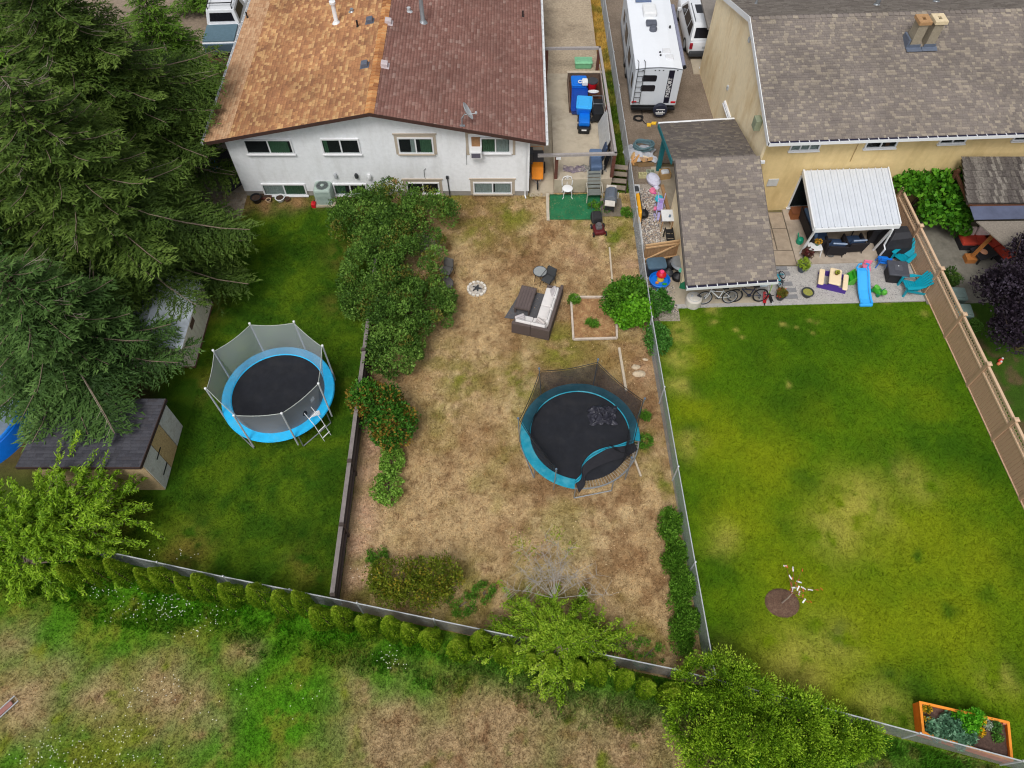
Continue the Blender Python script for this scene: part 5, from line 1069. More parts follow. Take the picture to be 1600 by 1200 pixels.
# dark board fence stepping down between the lawns
df = thing('board_fence', 'dark brown stained board fence between green and dry yards', 'fence', (-5.8, 16, 0))
ys = [6.95,9.35,11.75,14.15,16.55,18.95,21.35]
for i in range(len(ys)-1):
    y0, y1 = ys[i], ys[i+1]; h = 1.02+.055*i; x = -5.88+.015*i
    for k in range(4):
        hz = (h-.06)/4; mb = MB(); mb.bx(x-.02+.004*(k%2), y0+.06, .04+k*hz, x+.018, y1-.06, .04+(k+1)*hz-.025); obj('plank', mb, wood_d, df, world=True)
    mb = MB(); mb.bx(x-.07,y0+.02,h+.002,x+.075,y1-.02,h+.045); obj('cap_board', mb, pm('greyed_cap', (126,118,116), .8, var=.2), df, world=True)
    for z in (.28, .72):
        mb = MB(); mb.bx(x+.02,y0+.06,z,x+.085,y1-.06,z+.09); obj('rail', mb, pm('brown_rail', (88,76,72), .8, var=.2), df, world=True)
for i, y in enumerate(ys):
    h = 1.1+.055*min(i,5); mb = MB(); mb.bx(-5.93,y-.055,0,-5.77,y+.055,h); obj('post', mb, wood_d, df, world=True)

# tan privacy fence with a lattice top
tan_m = mat('tan_vinyl', lin(186,152,124), .6, .05, 2.)
tan_c = pm('tan_cap', (206,176,146), .6, var=.05)
tf = thing('privacy_fence', 'tan plank privacy fence with lattice top and capped posts', 'fence', (18.2, 15, 0))
X = lambda y: 17.72+(24.9-y)*.0615
TY = [25.2,22.9,20.45,18.05,15.65,13.2,10.75,8.3,5.85,3.4,.95]
Hf, Hl = 1.52, 1.12
for i in range(len(TY)-1):
    y1, y0 = TY[i]-.075, TY[i+1]+.075; n = 15; mb = MB()
    for k in range(n):
        a, b = y0+(y1-y0)*k/n, y0+(y1-y0)*(k+1)/n-.012; x = X((a+b)/2); mb.bx(x-.022,a,.06,x+.022,b,Hl-.04)
    obj('planks', mb, tan_m, tf, world=True, kind='stuff')
    for (z0, z1, w) in ((0.02,.058,.05),(Hl-.038,Hl+.03,.045),(Hf-.06,Hf,.05)):
        mb = MB(); mb.ext([(X(y0)-w,y0,z0),(X(y0)+w,y0,z0),(X(y1)+w,y1,z0),(X(y1)-w,y1,z0)], (0,0,z1-z0)); obj('rail', mb, tan_c, tf, world=True)
    mb = MB(); zl0, zl1 = Hl+.032, Hf-.062; hh = zl1-zl0; st = .14
    m_ = int((y1-y0)/st)
    for k in range(m_+1):
        yy = y0+k*st
        if yy+.04 < y1: mb.bx(X(yy)-.014,yy,zl0,X(yy)-.002,yy+.045,zl1)
    for z in (zl0+.07, zl0+.2): mb.ext([(X(y0)-.0015,y0,z),(X(y0)+.012,y0,z),(X(y1)+.012,y1,z),(X(y1)-.0015,y1,z)], (0,0,.045))
    obj('lattice', mb, tan_c, tf, world=True, kind='stuff')
for y in TY:
    x = X(y); mb = MB(); mb.bx(x-.065,y-.065,0,x+.065,y+.065,Hf+.06); p_ = obj('post', mb, tan_m, tf, world=True)
    mb = MB(); mb.bx(x-.09,y-.09,Hf+.062,x+.09,y+.09,Hf+.1); mb.add([(x-.07,y-.07,Hf+.101),(x+.07,y-.07,Hf+.101),(x+.07,y+.07,Hf+.101),(x-.07,y+.07,Hf+.101),(x,y,Hf+.16)], [(0,1,4),(1,2,4),(2,3,4),(3,0,4)]); obj('post_cap', mb, tan_c, p_, world=True)

# tan wooden gate closing the pebble bed
gt = thing('wooden_gate', 'tan board gate with diagonal brace closing the pebble bed', 'gate', (6.75, 22.3, 0))
a, b = Vector((5.82,22.15,0)), Vector((7.4,22.45,0)); d = (b-a)
for k in range(11):
    p, q = a+d*(k/11), a+d*((k+1)/11-.008); n = Vector((-d.y,d.x,0)).normalized()*.02
    mb = MB(); mb.ext([p-n, q-n, q+n, p+n], (0,0,1.12)); obj('board', mb, pm('gate_board', (158,124,90), .8, var=.15), gt, world=True)
n = Vector((-d.y,d.x,0)).normalized()
for (p, q) in (((0,.2),(1,.2)),((0,1.02),(1,1.02)),((0.05,.24),(.95,.98))):
    mb = MB(); P0, P1 = a+d*p[0]-n*.045+Vector((0,0,p[1])), a+d*q[0]-n*.045+Vector((0,0,q[1])); mb.tube([P0,P1], .045, 4); obj('brace', mb, pm('gate_brace', (190,156,116), .8, var=.12), gt, world=True)
mb = MB(); P0, P1 = a+Vector((0,0,1.15)), b+Vector((0,0,1.15)); mb.tube([P0,P1], .05, 4); obj('top_board', mb, pm('gate_brace', (190,156,116)), gt, world=True)

# ------------------------------------------------------------------ carport frame, slab furniture
cf = thing('carport_frame', 'open timber frame with grey beams around the concrete carport', 'frame', (3.0, 30.5, SLAB))
zb = 2.2; beam_m = pm('grey_beam', (158,152,150), .8, var=.15, scale=10)
cA, cB, cC, cD = P(851,76,zb), P(937,75,zb), P(962,240,zb), P(842,243,zb)
for (p, q) in ((cA,cB),(cB,cC),(cC,cD)):
    mb = MB(); d = (q-p).normalized(); mb.tube([p-d*.05,q+d*.05], .085, 4); obj('beam', mb, beam_m, cf, world=True)
for (x, y) in ((cA.x+.12,cA.y),(cB.x-.02,cB.y-.05),(cC.x-.03,cC.y+.05),(2.06,26.75),(cB.x+.1,30.3)):
    mb = MB(); mb.bx(x-.075,y-.075,SLAB,x+.075,y+.075,zb-.065); obj('post', mb, pm('red_brown_post', (96,58,48), .8, var=.2), cf, world=True)
a = P(849,95,SLAB+.6); mb = MB(); mb.bx(a.x+.05,32.2,SLAB,a.x+.12,34.4,SLAB+1.2); obj('side_panel', mb, wood_b, cf, world=True)
p = P(872,241,2.05); mb = MB(); mb.bx(p.x-.1,26.62,2.0,p.x+.12,26.72,2.1); obj('flood_lamp', mb, white, cf, world=True)
wf = thing('slat_screen', 'weathered pale plank screen along the edge of the carport slab', 'screen', (4.6, 30.6, SLAB))
xs = lambda y: 4.58+(34.4-y)*.022
for (y0, y1, z0, z1) in [(26.9,30.2,1.75,1.95),(26.9,30.2,1.45,1.68),(26.9,30.2,1.1,1.4),(30.25,34.5,1.9,2.02),(30.25,34.5,1.35,1.5),(30.25,34.5,.86,1.1),(26.9,30.2,.84,1.06)]:
    mb = MB(); mb.ext([(xs(y0)-.03,y0,z0),(xs(y1)-.03,y1,z0),(xs(y1)-.03,y1,z1),(xs(y0)-.03,y0,z1)], (.03,0,0)); obj('plank', mb, pm('pale_grey_plank', (182,170,162), .85, var=.15), wf, world=True)
mb = MB(); mb.bx(4.72,26.68,SLAB+.0,4.74,26.7,SLAB+.01)
p = P(941,215,1.2)
tag(obj('sheet_board', MB().ext([(4.28,28.2,SLAB+.02),(4.28,30.6,SLAB+.02),(4.58,30.3,SLAB+1.15),(4.58,28.0,SLAB+1.15)], (.03,0,0)), pm('grey_sheet', (186,186,184), .7)), 'pale grey board leaning against the plank screen', 'board')
tag(obj('leaning_mat', MB().ext([(4.38,27.2,SLAB+.02),(4.42,27.9,SLAB+.02),(4.62,27.9,SLAB+.8),(4.6,27.3,SLAB+.9)], (.02,0,0)), black), 'black panel leaning beside the pale grey board', 'board')
def on_slab(u, v): return P(u, v, SLAB)
p = P(911,103,SLAB)
t = thing('storage_tote', 'pale green lidded tote standing on the gravel driveway', 'box', p)
obj('tub', MB().rbox((0,0,.16),(.85,.5,.3),.05,top=1.05), pm('mint_plastic', (118,186,142), .5), t); obj('lid', MB().rbox((0,0,.33),(.94,.58,.05),.05).rbox((0,0,.365),(.7,.36,.03),.04), pm('mint_lid', (134,200,156), .5), t)
# wooden bench crate with tubs and toys piled on it
bx_ = P(911,148,SLAB)
t = thing('wooden_bin', 'low brown wooden bin holding blue tubs on the slab', 'bin', (3.55,32.6,SLAB))
obj('floor', MB().bx(-.6,-1.1,0,1.0,1.3,.06), wood_b, t)
for (q) in ((-.66,-1.1,-.6,1.3,.35),(1.0,-1.1,1.06,1.3,.6)):
    obj('side_panel', MB().bx(q[0],q[1],0,q[2],q[3],q[4]), pm('bin_board', (104,86,74), .85, var=.2), t)
obj('back_panel', MB().bx(-.66,1.3,0,1.06,1.36,.6), pm('bin_board', (104,86,74)), t); obj('ledge', MB().bx(-.7,1.26,.602,1.1,1.42,.64), pm('pale_plank', (190,176,156)), t)
def tub(label, loc, size, m, rz=0, lidm=None):
    t = thing('storage_tub', label, 'tub', loc, rz, 'blue tubs and toys on the carport slab'); x, y, z = size
    mb = MB(); mb.rbox((0,0,z/2),(x*.88,y*.88,z),.06,top=1.13); obj('tub', mb, m, t); obj('lid', MB().rbox((0,0,z+.03),(x*1.04,y*1.04,.06),.08).rbox((0,0,z+.07),(x*.8,y*.8,.04),.06), lidm or m, t); 
    return t
p = P(905,125,SLAB+.6); tub('blue storage tub with white cup, furthest back in the bin', (3.45,33.3,SLAB+.07), (.78,.8,.45), blue, 0)
p = P(910,157,SLAB+.7); tub('bright blue lidded tub in front of the red bucket', (3.6,31.35,SLAB+.3), (.75,.95,.4), blue, R(-6), sky_b)
tub('long dark blue tub under the bright blue lidded tub', (3.42,32.05,SLAB+.07), (.8,1.8,.3), pm('deep_blue_plastic', (10,66,160), .45), R(-4))
t = thing('toy_truck', 'blue and black toy truck parked before the blue tubs', 'toy truck', (3.58,30.35,SLAB), R(-4))
obj('body', MB().rbox((0,.2,.3),(.55,.8,.28),.06).rbox((0,-.15,.45),(.5,.3,.2),.05), blue, t); obj('bumper', MB().rbox((0,-.42,.2),(.56,.2,.3),.05), black, t)
for sx in (-1,1):
    for yy in (-.1,.5): M = Matrix.Translation((sx*.28,yy,.14)) @ Euler((0,R(90),0)).to_matrix().to_4x4(); obj('wheel', MB().lathe([(.02,-.05),(.14,-.05),(.14,.05),(.02,.05)], (0,0,0), 12, M), rubber, t)
obj('headlight', MB().bx(-.12,-.525,.22,.12,-.521,.3), white, t)
t = thing('red_bucket', 'red bucket tipped behind the white spoked wheel', 'bucket', (4.12,33.05,SLAB+.3)); 
obj('bucket', MB().lathe([(.2,0),(.27,.4),(.25,.4),(.18,.03)], (0,0,0), 14), red, t, smooth=True); obj('lid', MB().lathe([(.28,.4),(.28,.45),(.01,.47)], (0,0,0), 14), dgrey, t)
t = thing('spoked_wheel', 'white spoked toy wheel lying by the red bucket', 'wheel', (4.12,32.35,SLAB+.62), 0); Mw = Matrix.Rotation(R(-25), 4, 'X')
mb = MB(); mb.ring((0,0,0),.25,.035,'z',22,6,Mw); obj('rim', mb, white, t, smooth=True); mb = MB()
for k in range(10): a = k*math.pi/5; mb.tube([Mw @ Vector((0,0,0)), Mw @ Vector((.24*math.cos(a),.24*math.sin(a),0))], .018, 4)
mb.lathe([(.06,-.02),(.06,.03),(.01,.035)], (0,0,0), 10); obj('spokes', mb, white, t); obj('hub_back', MB().lathe([(.23,-.06),(.23,-.045),(.01,-.04)],(0,0,0),16,Mw), purple, t)
t = thing('white_jug', 'white jug and towel on top of blue tub', 'jug', (3.62,33.0,SLAB+.62)); obj('body', MB().rbox((.1,0,.1),(.3,.36,.2),.05), white, t); obj('handle', MB().ring((-.14,0,.1),.1,.025,'z',14,5), white, t)
t = thing('hand_cart', 'black wheeled cart with grey frame by the plank screen', 'cart', (4.28,31.3,SLAB)); obj('basket', MB().bx(-.25,-.7,.2,.25,.5,.6), black, t); mb = MB(); mb.tube([(-.25,.52,.75),(.25,.52,.75),(.25,-.1,.75),(-.25,-.1,.75)], .02, 5, True); mb.tube([(-.25,-.1,.75),(-.25,-.1,.2)],.02,5); mb.tube([(.25,-.1,.75),(.25,-.1,.2)],.02,5); obj('handle_frame', mb, grey_m, t)
for yy in (-.55,.4):
    for sx in (-.28,.28): M = Matrix.Translation((sx,yy,.14)) @ Euler((0,R(90),0)).to_matrix().to_4x4(); obj('wheel', MB().lathe([(.02,-.03),(.14,-.03),(.14,.03),(.02,.03)], (0,0,0), 12, M), rubber, t)
p = P(930,250,SLAB)
t = thing('wheeled_bin', 'slate blue wheeled bin lying by the slab corner', 'bin', (3.98,27.45,SLAB)); obj('body', MB().rbox((0,0,.25),(.55,1.0,.5),.08), pm('slate_blue_plastic', (78,98,128), .5), t); obj('lid', MB().rbox((0,.42,.53),(.6,.55,.06),.1), pm('slate_blue_lid', (92,112,142), .5), t)
for sx in (-.3,.3): M = Matrix.Translation((sx,-.42,.1)) @ Euler((0,R(90),0)).to_matrix().to_4x4(); obj('wheel', MB().lathe([(.02,-.03),(.1,-.03),(.1,.03),(.02,.03)], (0,0,0), 10, M), rubber, t)
t = thing('camp_chair', 'folded dark blue camp chair beside the slate blue bin', 'chair', (4.4,28.1,SLAB)); obj('seat', MB().rbox((0,0,.45),(.12,.5,.75),.05,0,0,R(14)), pm('navy_cloth', (52,66,92), .8), t)
for yy in (-.2,.2): obj('leg', MB().tube([(-.1,yy,0),(.08,yy,.85)], .015, 5), grey_m, t)
for (u, v, w, d_, c_, lb) in [(897,265,1.05,.42,(120,108,118),'crumpled purple grey mat drying on the slab edge'),(928,264,1.2,.42,(128,126,122),'crumpled grey mat drying beside the purple one')]:
    p = P(u, v, SLAB); o = Vector((p.x, p.y, SLAB+.01)); s0 = rnd.random()*9
    mb = MB().sheet(lambda a, b: (o.x+(a-.5)*w, o.y+(b-.5)*d_+.05*math.sin(a*9+s0), o.z+.03+.025*math.sin(a*23+b*5+s0)+.02*math.sin(b*17+a*7)), 22, 10)
    mm = obj('floor_mat', mb, mat('mat_'+str(u), lin(*c_), .9, .5, 22., .3, 40., dirt=lin(196,184,168), dscale=5., damt=.9), smooth=True); m2 = mm.modifiers.new('thick','SOLIDIFY'); m2.thickness = .015; tag(mm, lb, 'mat')
# child bike trailer leaning on the house wall
p = P(832,262,.25)
t = thing('bike_trailer', 'orange child bike trailer with black hood beside the wall', 'stroller', (1.22,27.6,.16))
obj('body', MB().ext([(-.28,-.55,.25),(-.28,.5,.25),(-.28,.45,.8),(-.28,-.2,.7)], (.56,0,0)), orange_p, t, bevel=.04); obj('hood', MB().ext([(-.3,.1,.72),(-.3,.75,.3),(-.3,.8,.9),(-.3,.4,1.05)], (.6,0,0)), pm('charcoal_cloth', (62,60,62), .8), t, bevel=.04)
for sx in (-.36,.36): obj('wheel', MB().ring((sx,.3,.27),.25,.03,'x',18,6).tube([(sx,.06,.27),(sx,.54,.27)],.01,4).tube([(sx,.3,.03),(sx,.3,.51)],.01,4), rubber, t)
obj('front_wheel', MB().ring((0,-.85,.2),.19,.035,'x',18,6), rubber, t); obj('frame', MB().tube([(-.25,-.4,.3),(0,-.85,.2),(.25,-.4,.3)],.02,5), grey_m, t); obj('push_bar', MB().tube([(-.28,.5,.6),(-.28,.95,1.0),(.28,.95,1.0),(.28,.5,.6)],.02,5), orange_p, t)
obj_ = thing('wall_meter', 'dark meter box on the side of the white house', 'meter', (.8,27.6,1.1)); obj('box', MB().bx(0,-.25,0,.18,.25,.6), dgrey, obj_); obj('cover', MB().bx(.181,-.2,.1,.2,.2,.5), black, obj_)

# green mat with bistro chair and lounge chair, barbecue, steps, mower
mt = [P(859,304,.03), P(938,303,.03), P(937,343,.03), P(858,343,.03)]
for k, q in enumerate(mt): q.z = .02
gm = MB(); gm.sheet(lambda a, b: tuple(mt[3].lerp(mt[2],a).lerp(mt[0].lerp(mt[1],a), b) + Vector((0,0,.02+.012*math.sin(a*19+b*4)*math.sin(b*11)))), 20, 14)
mo = obj('turf_mat', gm, mat('green_turf_mat', lin(30,104,66), .95, .15, 8., .5, 120., dirt=lin(44,128,84), dscale=1.4, damt=.7), smooth=True); s_ = mo.modifiers.new('thick','SOLIDIFY'); s_.thickness = .02; tag(mo, 'green turf mat in front of the low concrete wall', 'mat')
mb = MB(); a, b = P(856,302,.06), P(856,344,.06); mb.bx(a.x-.1,b.y,0,a.x+.04,a.y,.075); tag(obj('kerb', mb, pm('pale_concrete', (186,176,158), .9)), 'pale concrete edging beside the green turf mat', 'edging')
p = P(886,309,.04)
t = thing('bistro_chair', 'white ornate metal bistro chair on the green mat', 'chair', (p.x, p.y+.15, .05), R(4))
obj('seat', MB().lathe([(.01,.43),(.24,.43),(.25,.45),(.22,.465),(.01,.47)], (0,0,0), 18), white_m, t, smooth=True)
for (sx, sy) in ((-1,-1),(1,-1),(-1,1),(1,1)): obj('leg', MB().tube([(sx*.16,sy*.16,.43),(sx*.2,sy*.2,.2),(sx*.18,sy*.18,.08),(sx*.24,sy*.24,0)], .017, 5), white_m, t)
mb = MB(); arch = [(-.23,.2,.45),(-.25,.26,.7),(-.18,.3,.87),(0,.31,.93),(.18,.3,.87),(.25,.26,.7),(.23,.2,.45)]; mb.tube(arch, .02, 6); obj('back_frame', mb, white_m, t)
mb = MB()
for (cx, cz, r_) in ((-.1,.66,.08),(.1,.66,.08),(0,.79,.08),(0,.56,.06)): mb.ring((cx,.275,cz), r_, .012, 'y', 14, 5)
mb.tube([(0,.25,.46),(0,.29,.9)], .012, 5); obj('back_scrolls', mb, white_m, t)
p = P(929,318,.04)
t = thing('lounge_chair', 'grey slatted reclining garden chair on the green mat', 'chair', (p.x-.02, p.y+.1, .05), R(2))
for k in range(3): obj('slat', MB().box((0,.1+k*.145,.4-.012*k),(.62,.125,.03)), pm('grey_slat', (112,116,112), .6), t)
for k in range(5): obj('slat', MB().box((0,.55+k*.09,.47+k*.135),(.62,.03,.12),0,R(-32)), pm('grey_slat', (112,116,112)), t)
for sx in (-1,1):
    obj('armrest', MB().tube([(sx*.36,-.02,.6),(sx*.36,.55,.64),(sx*.36,.66,.6)], .03, 5), pm('beige_frame', (176,170,156), .6), t); obj('leg', MB().tube([(sx*.36,-.02,.6),(sx*.36,-.06,0)], .022, 5), pm('beige_frame', (176,170,156)), t); obj('leg', MB().tube([(sx*.36,.55,.62),(sx*.36,.72,0)], .022, 5), pm('beige_frame', (176,170,156)), t)
    obj('side_rail', MB().tube([(sx*.32,.02,.38),(sx*.32,.5,.36),(sx*.32,.98,1.08)], .018, 5), pm('beige_frame', (176,170,156)), t)
p = P(952,330,0)
flat('barbecue_pad', [(p.x-.5,p.y-.35),(p.x+.62,p.y-.35),(p.x+.62,p.y+.85),(p.x-.5,p.y+.85)], .03, mat('grimy_concrete', lin(120,110,98), .95, .2, 5.))
t = thing('barbecue', 'grey gas barbecue with white shelves at the foot of steps', 'barbecue', (p.x, p.y+.2, .03), R(82))
obj('cart', MB().bx(-.28,-.22,.12,.28,.22,.62), dgrey, t)
mb = MB(); pr = [(-.3,.64),(-.27,.9),(-.14,1.02),(.1,1.02),(.26,.9),(.29,.64)]; mb.ext([(-.32,y,z) for y, z in pr], (.64,0,0)); obj('hood', mb, pm('slate_hood', (112,120,132), .35, metal=.4), t, bevel=.02)
for sx in (-1,1): obj('side_shelf', MB().bx(min(sx*.34,sx*.68),-.22,.74,max(sx*.34,sx*.68),.24,.78), pm('dirty_white', (206,200,190), .6), t)
obj('handle', MB().tube([(-.2,-.33,.82),(.2,-.33,.82)], .018, 5), lgrey, t); obj('burner', MB().lathe([(.08,.781),(.08,.8),(.01,.8)], (.5,0,0), 10), pm('tan_burner', (190,160,120), .7), t)
for (sx, sy) in ((-1,-1),(1,-1),(-1,1),(1,1)): obj('wheel', MB().ring((sx*.26,sy*.2,.07),.055,.02,'y',12,5), rubber, t)
t = thing('timber_steps', 'weathered timber steps leading down from the carport slab', 'steps', (5.0,26.6,0), R(-8))
for k in range(4): obj('tread', MB().bx(-.36,.05+k*.27,.16+k*.18,.42,.33+k*.27,.2+k*.18), pm('grey_tread', (138,126,112), .85, var=.2), t)
for sx in (-.4,.42): obj('stringer', MB().ext([(sx,0,0),(sx,.28,0),(sx,1.2,.62),(sx,1.2,.9),(sx,1.0,.78),(sx,0,.12)], (.04,0,0)), pm('dark_timber', (66,52,46), .85, var=.2), t)
for k in range(4): obj('riser', MB().bx(-.35,.325+k*.27,.02+k*.18,.41,.345+k*.27,.158+k*.18), pm('dark_timber', (66,52,46)), t)
p = P(935,362,0)
t = thing('lawn_mower', 'black and red push mower on the dry grass', 'lawn mower', (p.x, p.y, 0), R(8))
obj('deck', MB().rbox((0,0,.17),(.52,.62,.16),.12), pm('dark_red_metal', (92,28,32), .4), t); obj('engine', MB().rbox((0,.04,.33),(.3,.32,.16),.08).lathe([(.13,.41),(.12,.46),(.01,.47)], (0,.04,0), 14), pm('engine_grey', (96,92,94), .5), t)
obj('grass_bag', MB().rbox((0,.62,.34),(.48,.5,.36),.1), pm('bag_cloth', (44,44,46), .9), t)
for (sx, sy) in ((-1,-1),(1,-1),(-1,1),(1,1)):
    M = Matrix.Translation((sx*.29,sy*.26,.11)) @ Euler((0,R(90),0)).to_matrix().to_4x4(); w_ = obj('wheel', MB().lathe([(.03,-.03),(.11,-.03),(.11,.03),(.03,.03)], (0,0,0), 14, M), rubber, t); obj('hub', MB().lathe([(.05,-.034),(.05,.034),(.01,.036)], (0,0,0), 10, M), lgrey if sy > 0 else red, w_)
obj('handlebar', MB().tube([(-.22,.25,.25),(-.22,.95,.9),(.22,.95,.9),(.22,.25,.25)], .014, 5), dgrey, t)

# along the white house: air conditioner, pots, leaning gate, sacks
p = P(508,322,0)
t = thing('condenser_unit', 'pale green outdoor air conditioner against the white house', 'air conditioner', (p.x, p.y+.4, 0))
obj('base', MB().bx(-.5,-.5,0,.5,.5,.08), conc, t); obj('case', MB().rbox((0,0,.5),(.8,.8,.84),.12), pm('pale_green_metal', (158,174,166), .5), t, smooth=True)
mb = MB()
for k in range(5): mb.ring((0,0,.925),.08+k*.055,.008,'z',22,4)
obj('grille', mb, pm('grille_grey', (124,138,132), .5), t); obj('fan', MB().lathe([(.28,.921),(.01,.922)], (0,0,0), 16), dgrey, t); obj('fan_hub', MB().lathe([(.09,.93),(.08,.95),(.01,.955)], (0,0,0), 12), pm('pale_green_metal', (158,174,166)), t)
mb = MB()
for k in range(9): mb.bx(-.404,-.34,.18+k*.075,-.401,.34,.2+k*.075); mb.bx(-.3,-.404,.18+k*.075,.3,-.401,.2+k*.075)
obj('louvres', mb, pm('grille_grey', (124,138,132)), t, kind='stuff'); obj('pipe', MB().tube([(.25,.4,.35),(.4,.55,.6),(.35,.5,1.3),(.1,.52,1.62)], .035, 6).tube([(.2,.4,.35),(.2,.5,.9),(.1,.52,1.5)], .02, 5), dgrey, t)
p = P(491,322,0); t = thing('gas_can', 'small red fuel can beside the outdoor air conditioner', 'fuel can', p); t.scale = (.7,.7,.7); obj('body', MB().rbox((0,0,.16),(.3,.4,.32),.06), red, t); obj('handle', MB().tube([(0,-.12,.32),(0,-.1,.38),(0,.1,.38),(0,.12,.32)], .018, 5), red, t); obj('cap', MB().lathe([(.035,.32),(.035,.38),(.01,.385)], (.08,.14,0), 8), black, t)
def pot(label, u, v, r, h, m, plant=None, pr=.2, ph=.3, dens=40, L=.08, Wd=.04, z=0, soil_m=None, cat='plant pot', accent=None, group=None):
    p = P(u, v, z+h*.4); t = thing('plant_pot', label, cat, (p.x, p.y, z), 0, group)
    obj('pot', MB().lathe([(r*.7,0),(r*.98,h*.92),(r*1.08,h*.92),(r*1.08,h),(r*.9,h),(r*.86,h*.8)], (0,0,0), 16), m, t, smooth=True); obj('soil', MB().lathe([(r*.87,h*.8),(.01,h*.86)], (0,0,0), 14), soil_m or pm('potting_soil', (62,46,36), .95, var=.3), t)
    if plant: crown('plant', t, [((p.x,p.y,z+h+ph*.35),(pr,pr,ph*.6))], dens, .09, 26, L, Wd, plant, up=.6, accent=accent, afrac=.3)
    return t
pot('black round pot nearest the corner of the white house', 401, 312, .25, .3, black); pot('small pale pot between the black pot and white bowl', 420, 314, .12, .16, pm('pale_clay', (206,178,146), .8)); pot('white enamel bowl on the ground under basement window', 438, 311, .22, .2, white); pot('little brown pot right of the white bowl', 449, 312, .13, .14, pm('brown_clay', (96,64,48), .8))
p = P(414,312,.05); t = thing('planter_tray', 'flat reddish brown tray beside the black pot', 'tray', (p.x, p.y+.2, .02)); obj('tray', MB().rbox((0,0,.05),(.6,.35,.1),.03), pm('red_brown_tray', (92,48,40), .8), t); obj('earth', MB().bx(-.25,-.13,.1005,.25,.13,.106), pm('potting_soil', (62,46,36)), t)
q4 = [P(340,272,.0), P(381,291,.0), P(360,304,.0)]
t = thing('leaning_gate', 'black boarded gate standing open at the house corner', 'gate', (-14.0,26.0,0)); 
a, b = P(362,304,0), P(378,292,0)
obj('panel', MB().ext([(a.x-.1,a.y+.05,.05),(b.x,b.y+.1,.05),(b.x-.3,b.y+1.4,1.25),(a.x-.6,a.y+1.1,1.25)], (.03,.03,.04)), pm('black_board', (50,50,54), .8, var=.4, scale=5), t, world=True)
obj('edge_rail', MB().tube([(a.x-.1,a.y+.03,.08),(a.x-.6,a.y+1.08,1.28)], .04, 4), dgrey, t, world=True)
p = P(322,258,.4); t = thing('laundry_sack', 'white and blue sack in the shade beside the house', 'sack', (p.x,p.y,0)); obj('sack', MB().lathe([(.3,0),(.38,.25),(.3,.6),(.14,.75),(.02,.78)], (0,0,0), 14, None, 1, 1.3), white, t, smooth=True); obj('blue_cloth', MB().rbox((.32,.05,.35),(.2,.6,.5),.08), sky_b, t)

# ------------------------------------------------------------------ furniture of the dry yard
wick = mat('brown_wicker', lin(92,80,76), .8, .18, 60., .6, 140.)
cush = mat('grey_white_cushion', lin(214,210,208), .9, .05, 4., .15, 60.)
SR = R(-15.5); so_ = P(799,520,0)
st = thing('corner_sofa', 'L shaped wicker garden sofa with white cushions', 'sofa', (so_.x, so_.y, 0), SR, None)
w_, l_, dp, hs_, hb = 1.62, 2.55, .72, .34, .68                                        # front run, right run, depth, seat, back
for (x0, x1) in ((0,w_/2-.004),(w_/2+.004,w_)): obj('back_panel', MB().bx(x0,0,.03,x1,.13,hb), wick, st, bevel=.02)
obj('arm_panel', MB().bx(0,.133,.03,.1,dp-.1,.5), wick, st, bevel=.02)
for k in range(2): y0 = .134+k*(l_-.134)/2; obj('back_panel', MB().bx(w_-.13,y0,.03,w_,y0+(l_-.134)/2-.006,hb), wick, st, bevel=.02)
obj('arm_panel', MB().bx(w_-dp,l_-.1,.03,w_-.133,l_,.5), wick, st, bevel=.02)
obj('seat_frame', MB().bx(.104,.134,.06,w_-.134,dp,hs_-.04).bx(w_-dp,dp+.003,.06,w_-.134,l_-.104,hs_-.04), wick, st)
for (x0, y0, x1, y1) in ((.11,.2,.78,dp),(.785,.2,w_-.19,dp),(w_-dp,dp+.005,w_-.19,1.42),(w_-dp,1.425,w_-.19,l_-.11)):
    obj('seat_cushion', MB().rbox(((x0+x1)/2,(y0+y1)/2,hs_+.04),(x1-x0,y1-y0,.15),.05), cush, st, smooth=True)
for (c, s, r_) in (((.45,.2,.57),(.66,.15,.34),(R(-12),0)),((1.08,.2,.57),(.62,.15,.34),(R(-12),0)),((w_-.2,.75,.57),(.15,.66,.34),(0,R(-12))),((w_-.2,1.42,.57),(.15,.62,.34),(0,R(-12))),((w_-.2,2.05,.57),(.15,.6,.34),(0,R(-12)))):
    obj('back_cushion', MB().rbox(c,s,.06,0,r_[0],r_[1]), cush, st, smooth=True)
for k, (c, rz_, rx_) in enumerate((((.26,.42,.56),R(40),R(-35)),((1.12,.42,.55),R(-30),R(-30)),((1.28,2.2,.56),R(-65),R(-35)))):
    q = bpy.data.objects
    pi = thing('throw_pillow', ['greyish throw pillow at the left end of the corner sofa','throw pillow in the corner bend of the sofa','striped throw pillow at the far end of the sofa'][k], 'pillow', wmat(st) @ Vector(c), SR+rz_); obj('cover', MB().rbox((0,0,0),(.42,.12,.34),.05,0,rx_), pm('pillow_'+str(k), (188,182,182) if k != 1 else (196,188,184), .9, var=.1), pi, smooth=True)
    mb = MB()
    for z in (-.08,0,.08): mb.box((0,-.061,z),(.36,.004,.02))
    for i_ in range(len(mb.v)): mb.v[i_] = tuple(Euler((rx_,0,0)).to_matrix() @ Vector(mb.v[i_]))
    obj('stripe', mb, pm('pillow_stripe', (150,146,152), .9), pi, kind='stuff')
ra = [P(788,497,.02),P(816,452,.02),P(850,461,.02),P(838,500,.02)]
ru = MB(); ru.ext([(ra[0].x,ra[0].y,.028),(ra[3].x+.1,ra[3].y-.1,.028),(ra[2].x+.1,ra[2].y,.028),(ra[1].x,ra[1].y,.028)], (0,0,.015)); tag(obj('rug', ru, mat('grey_rug', lin(88,88,92), .95, .2, 30., .3, 100.)), 'grey outdoor rug under the wicker coffee table', 'rug')
tb = P(822,465,.4)
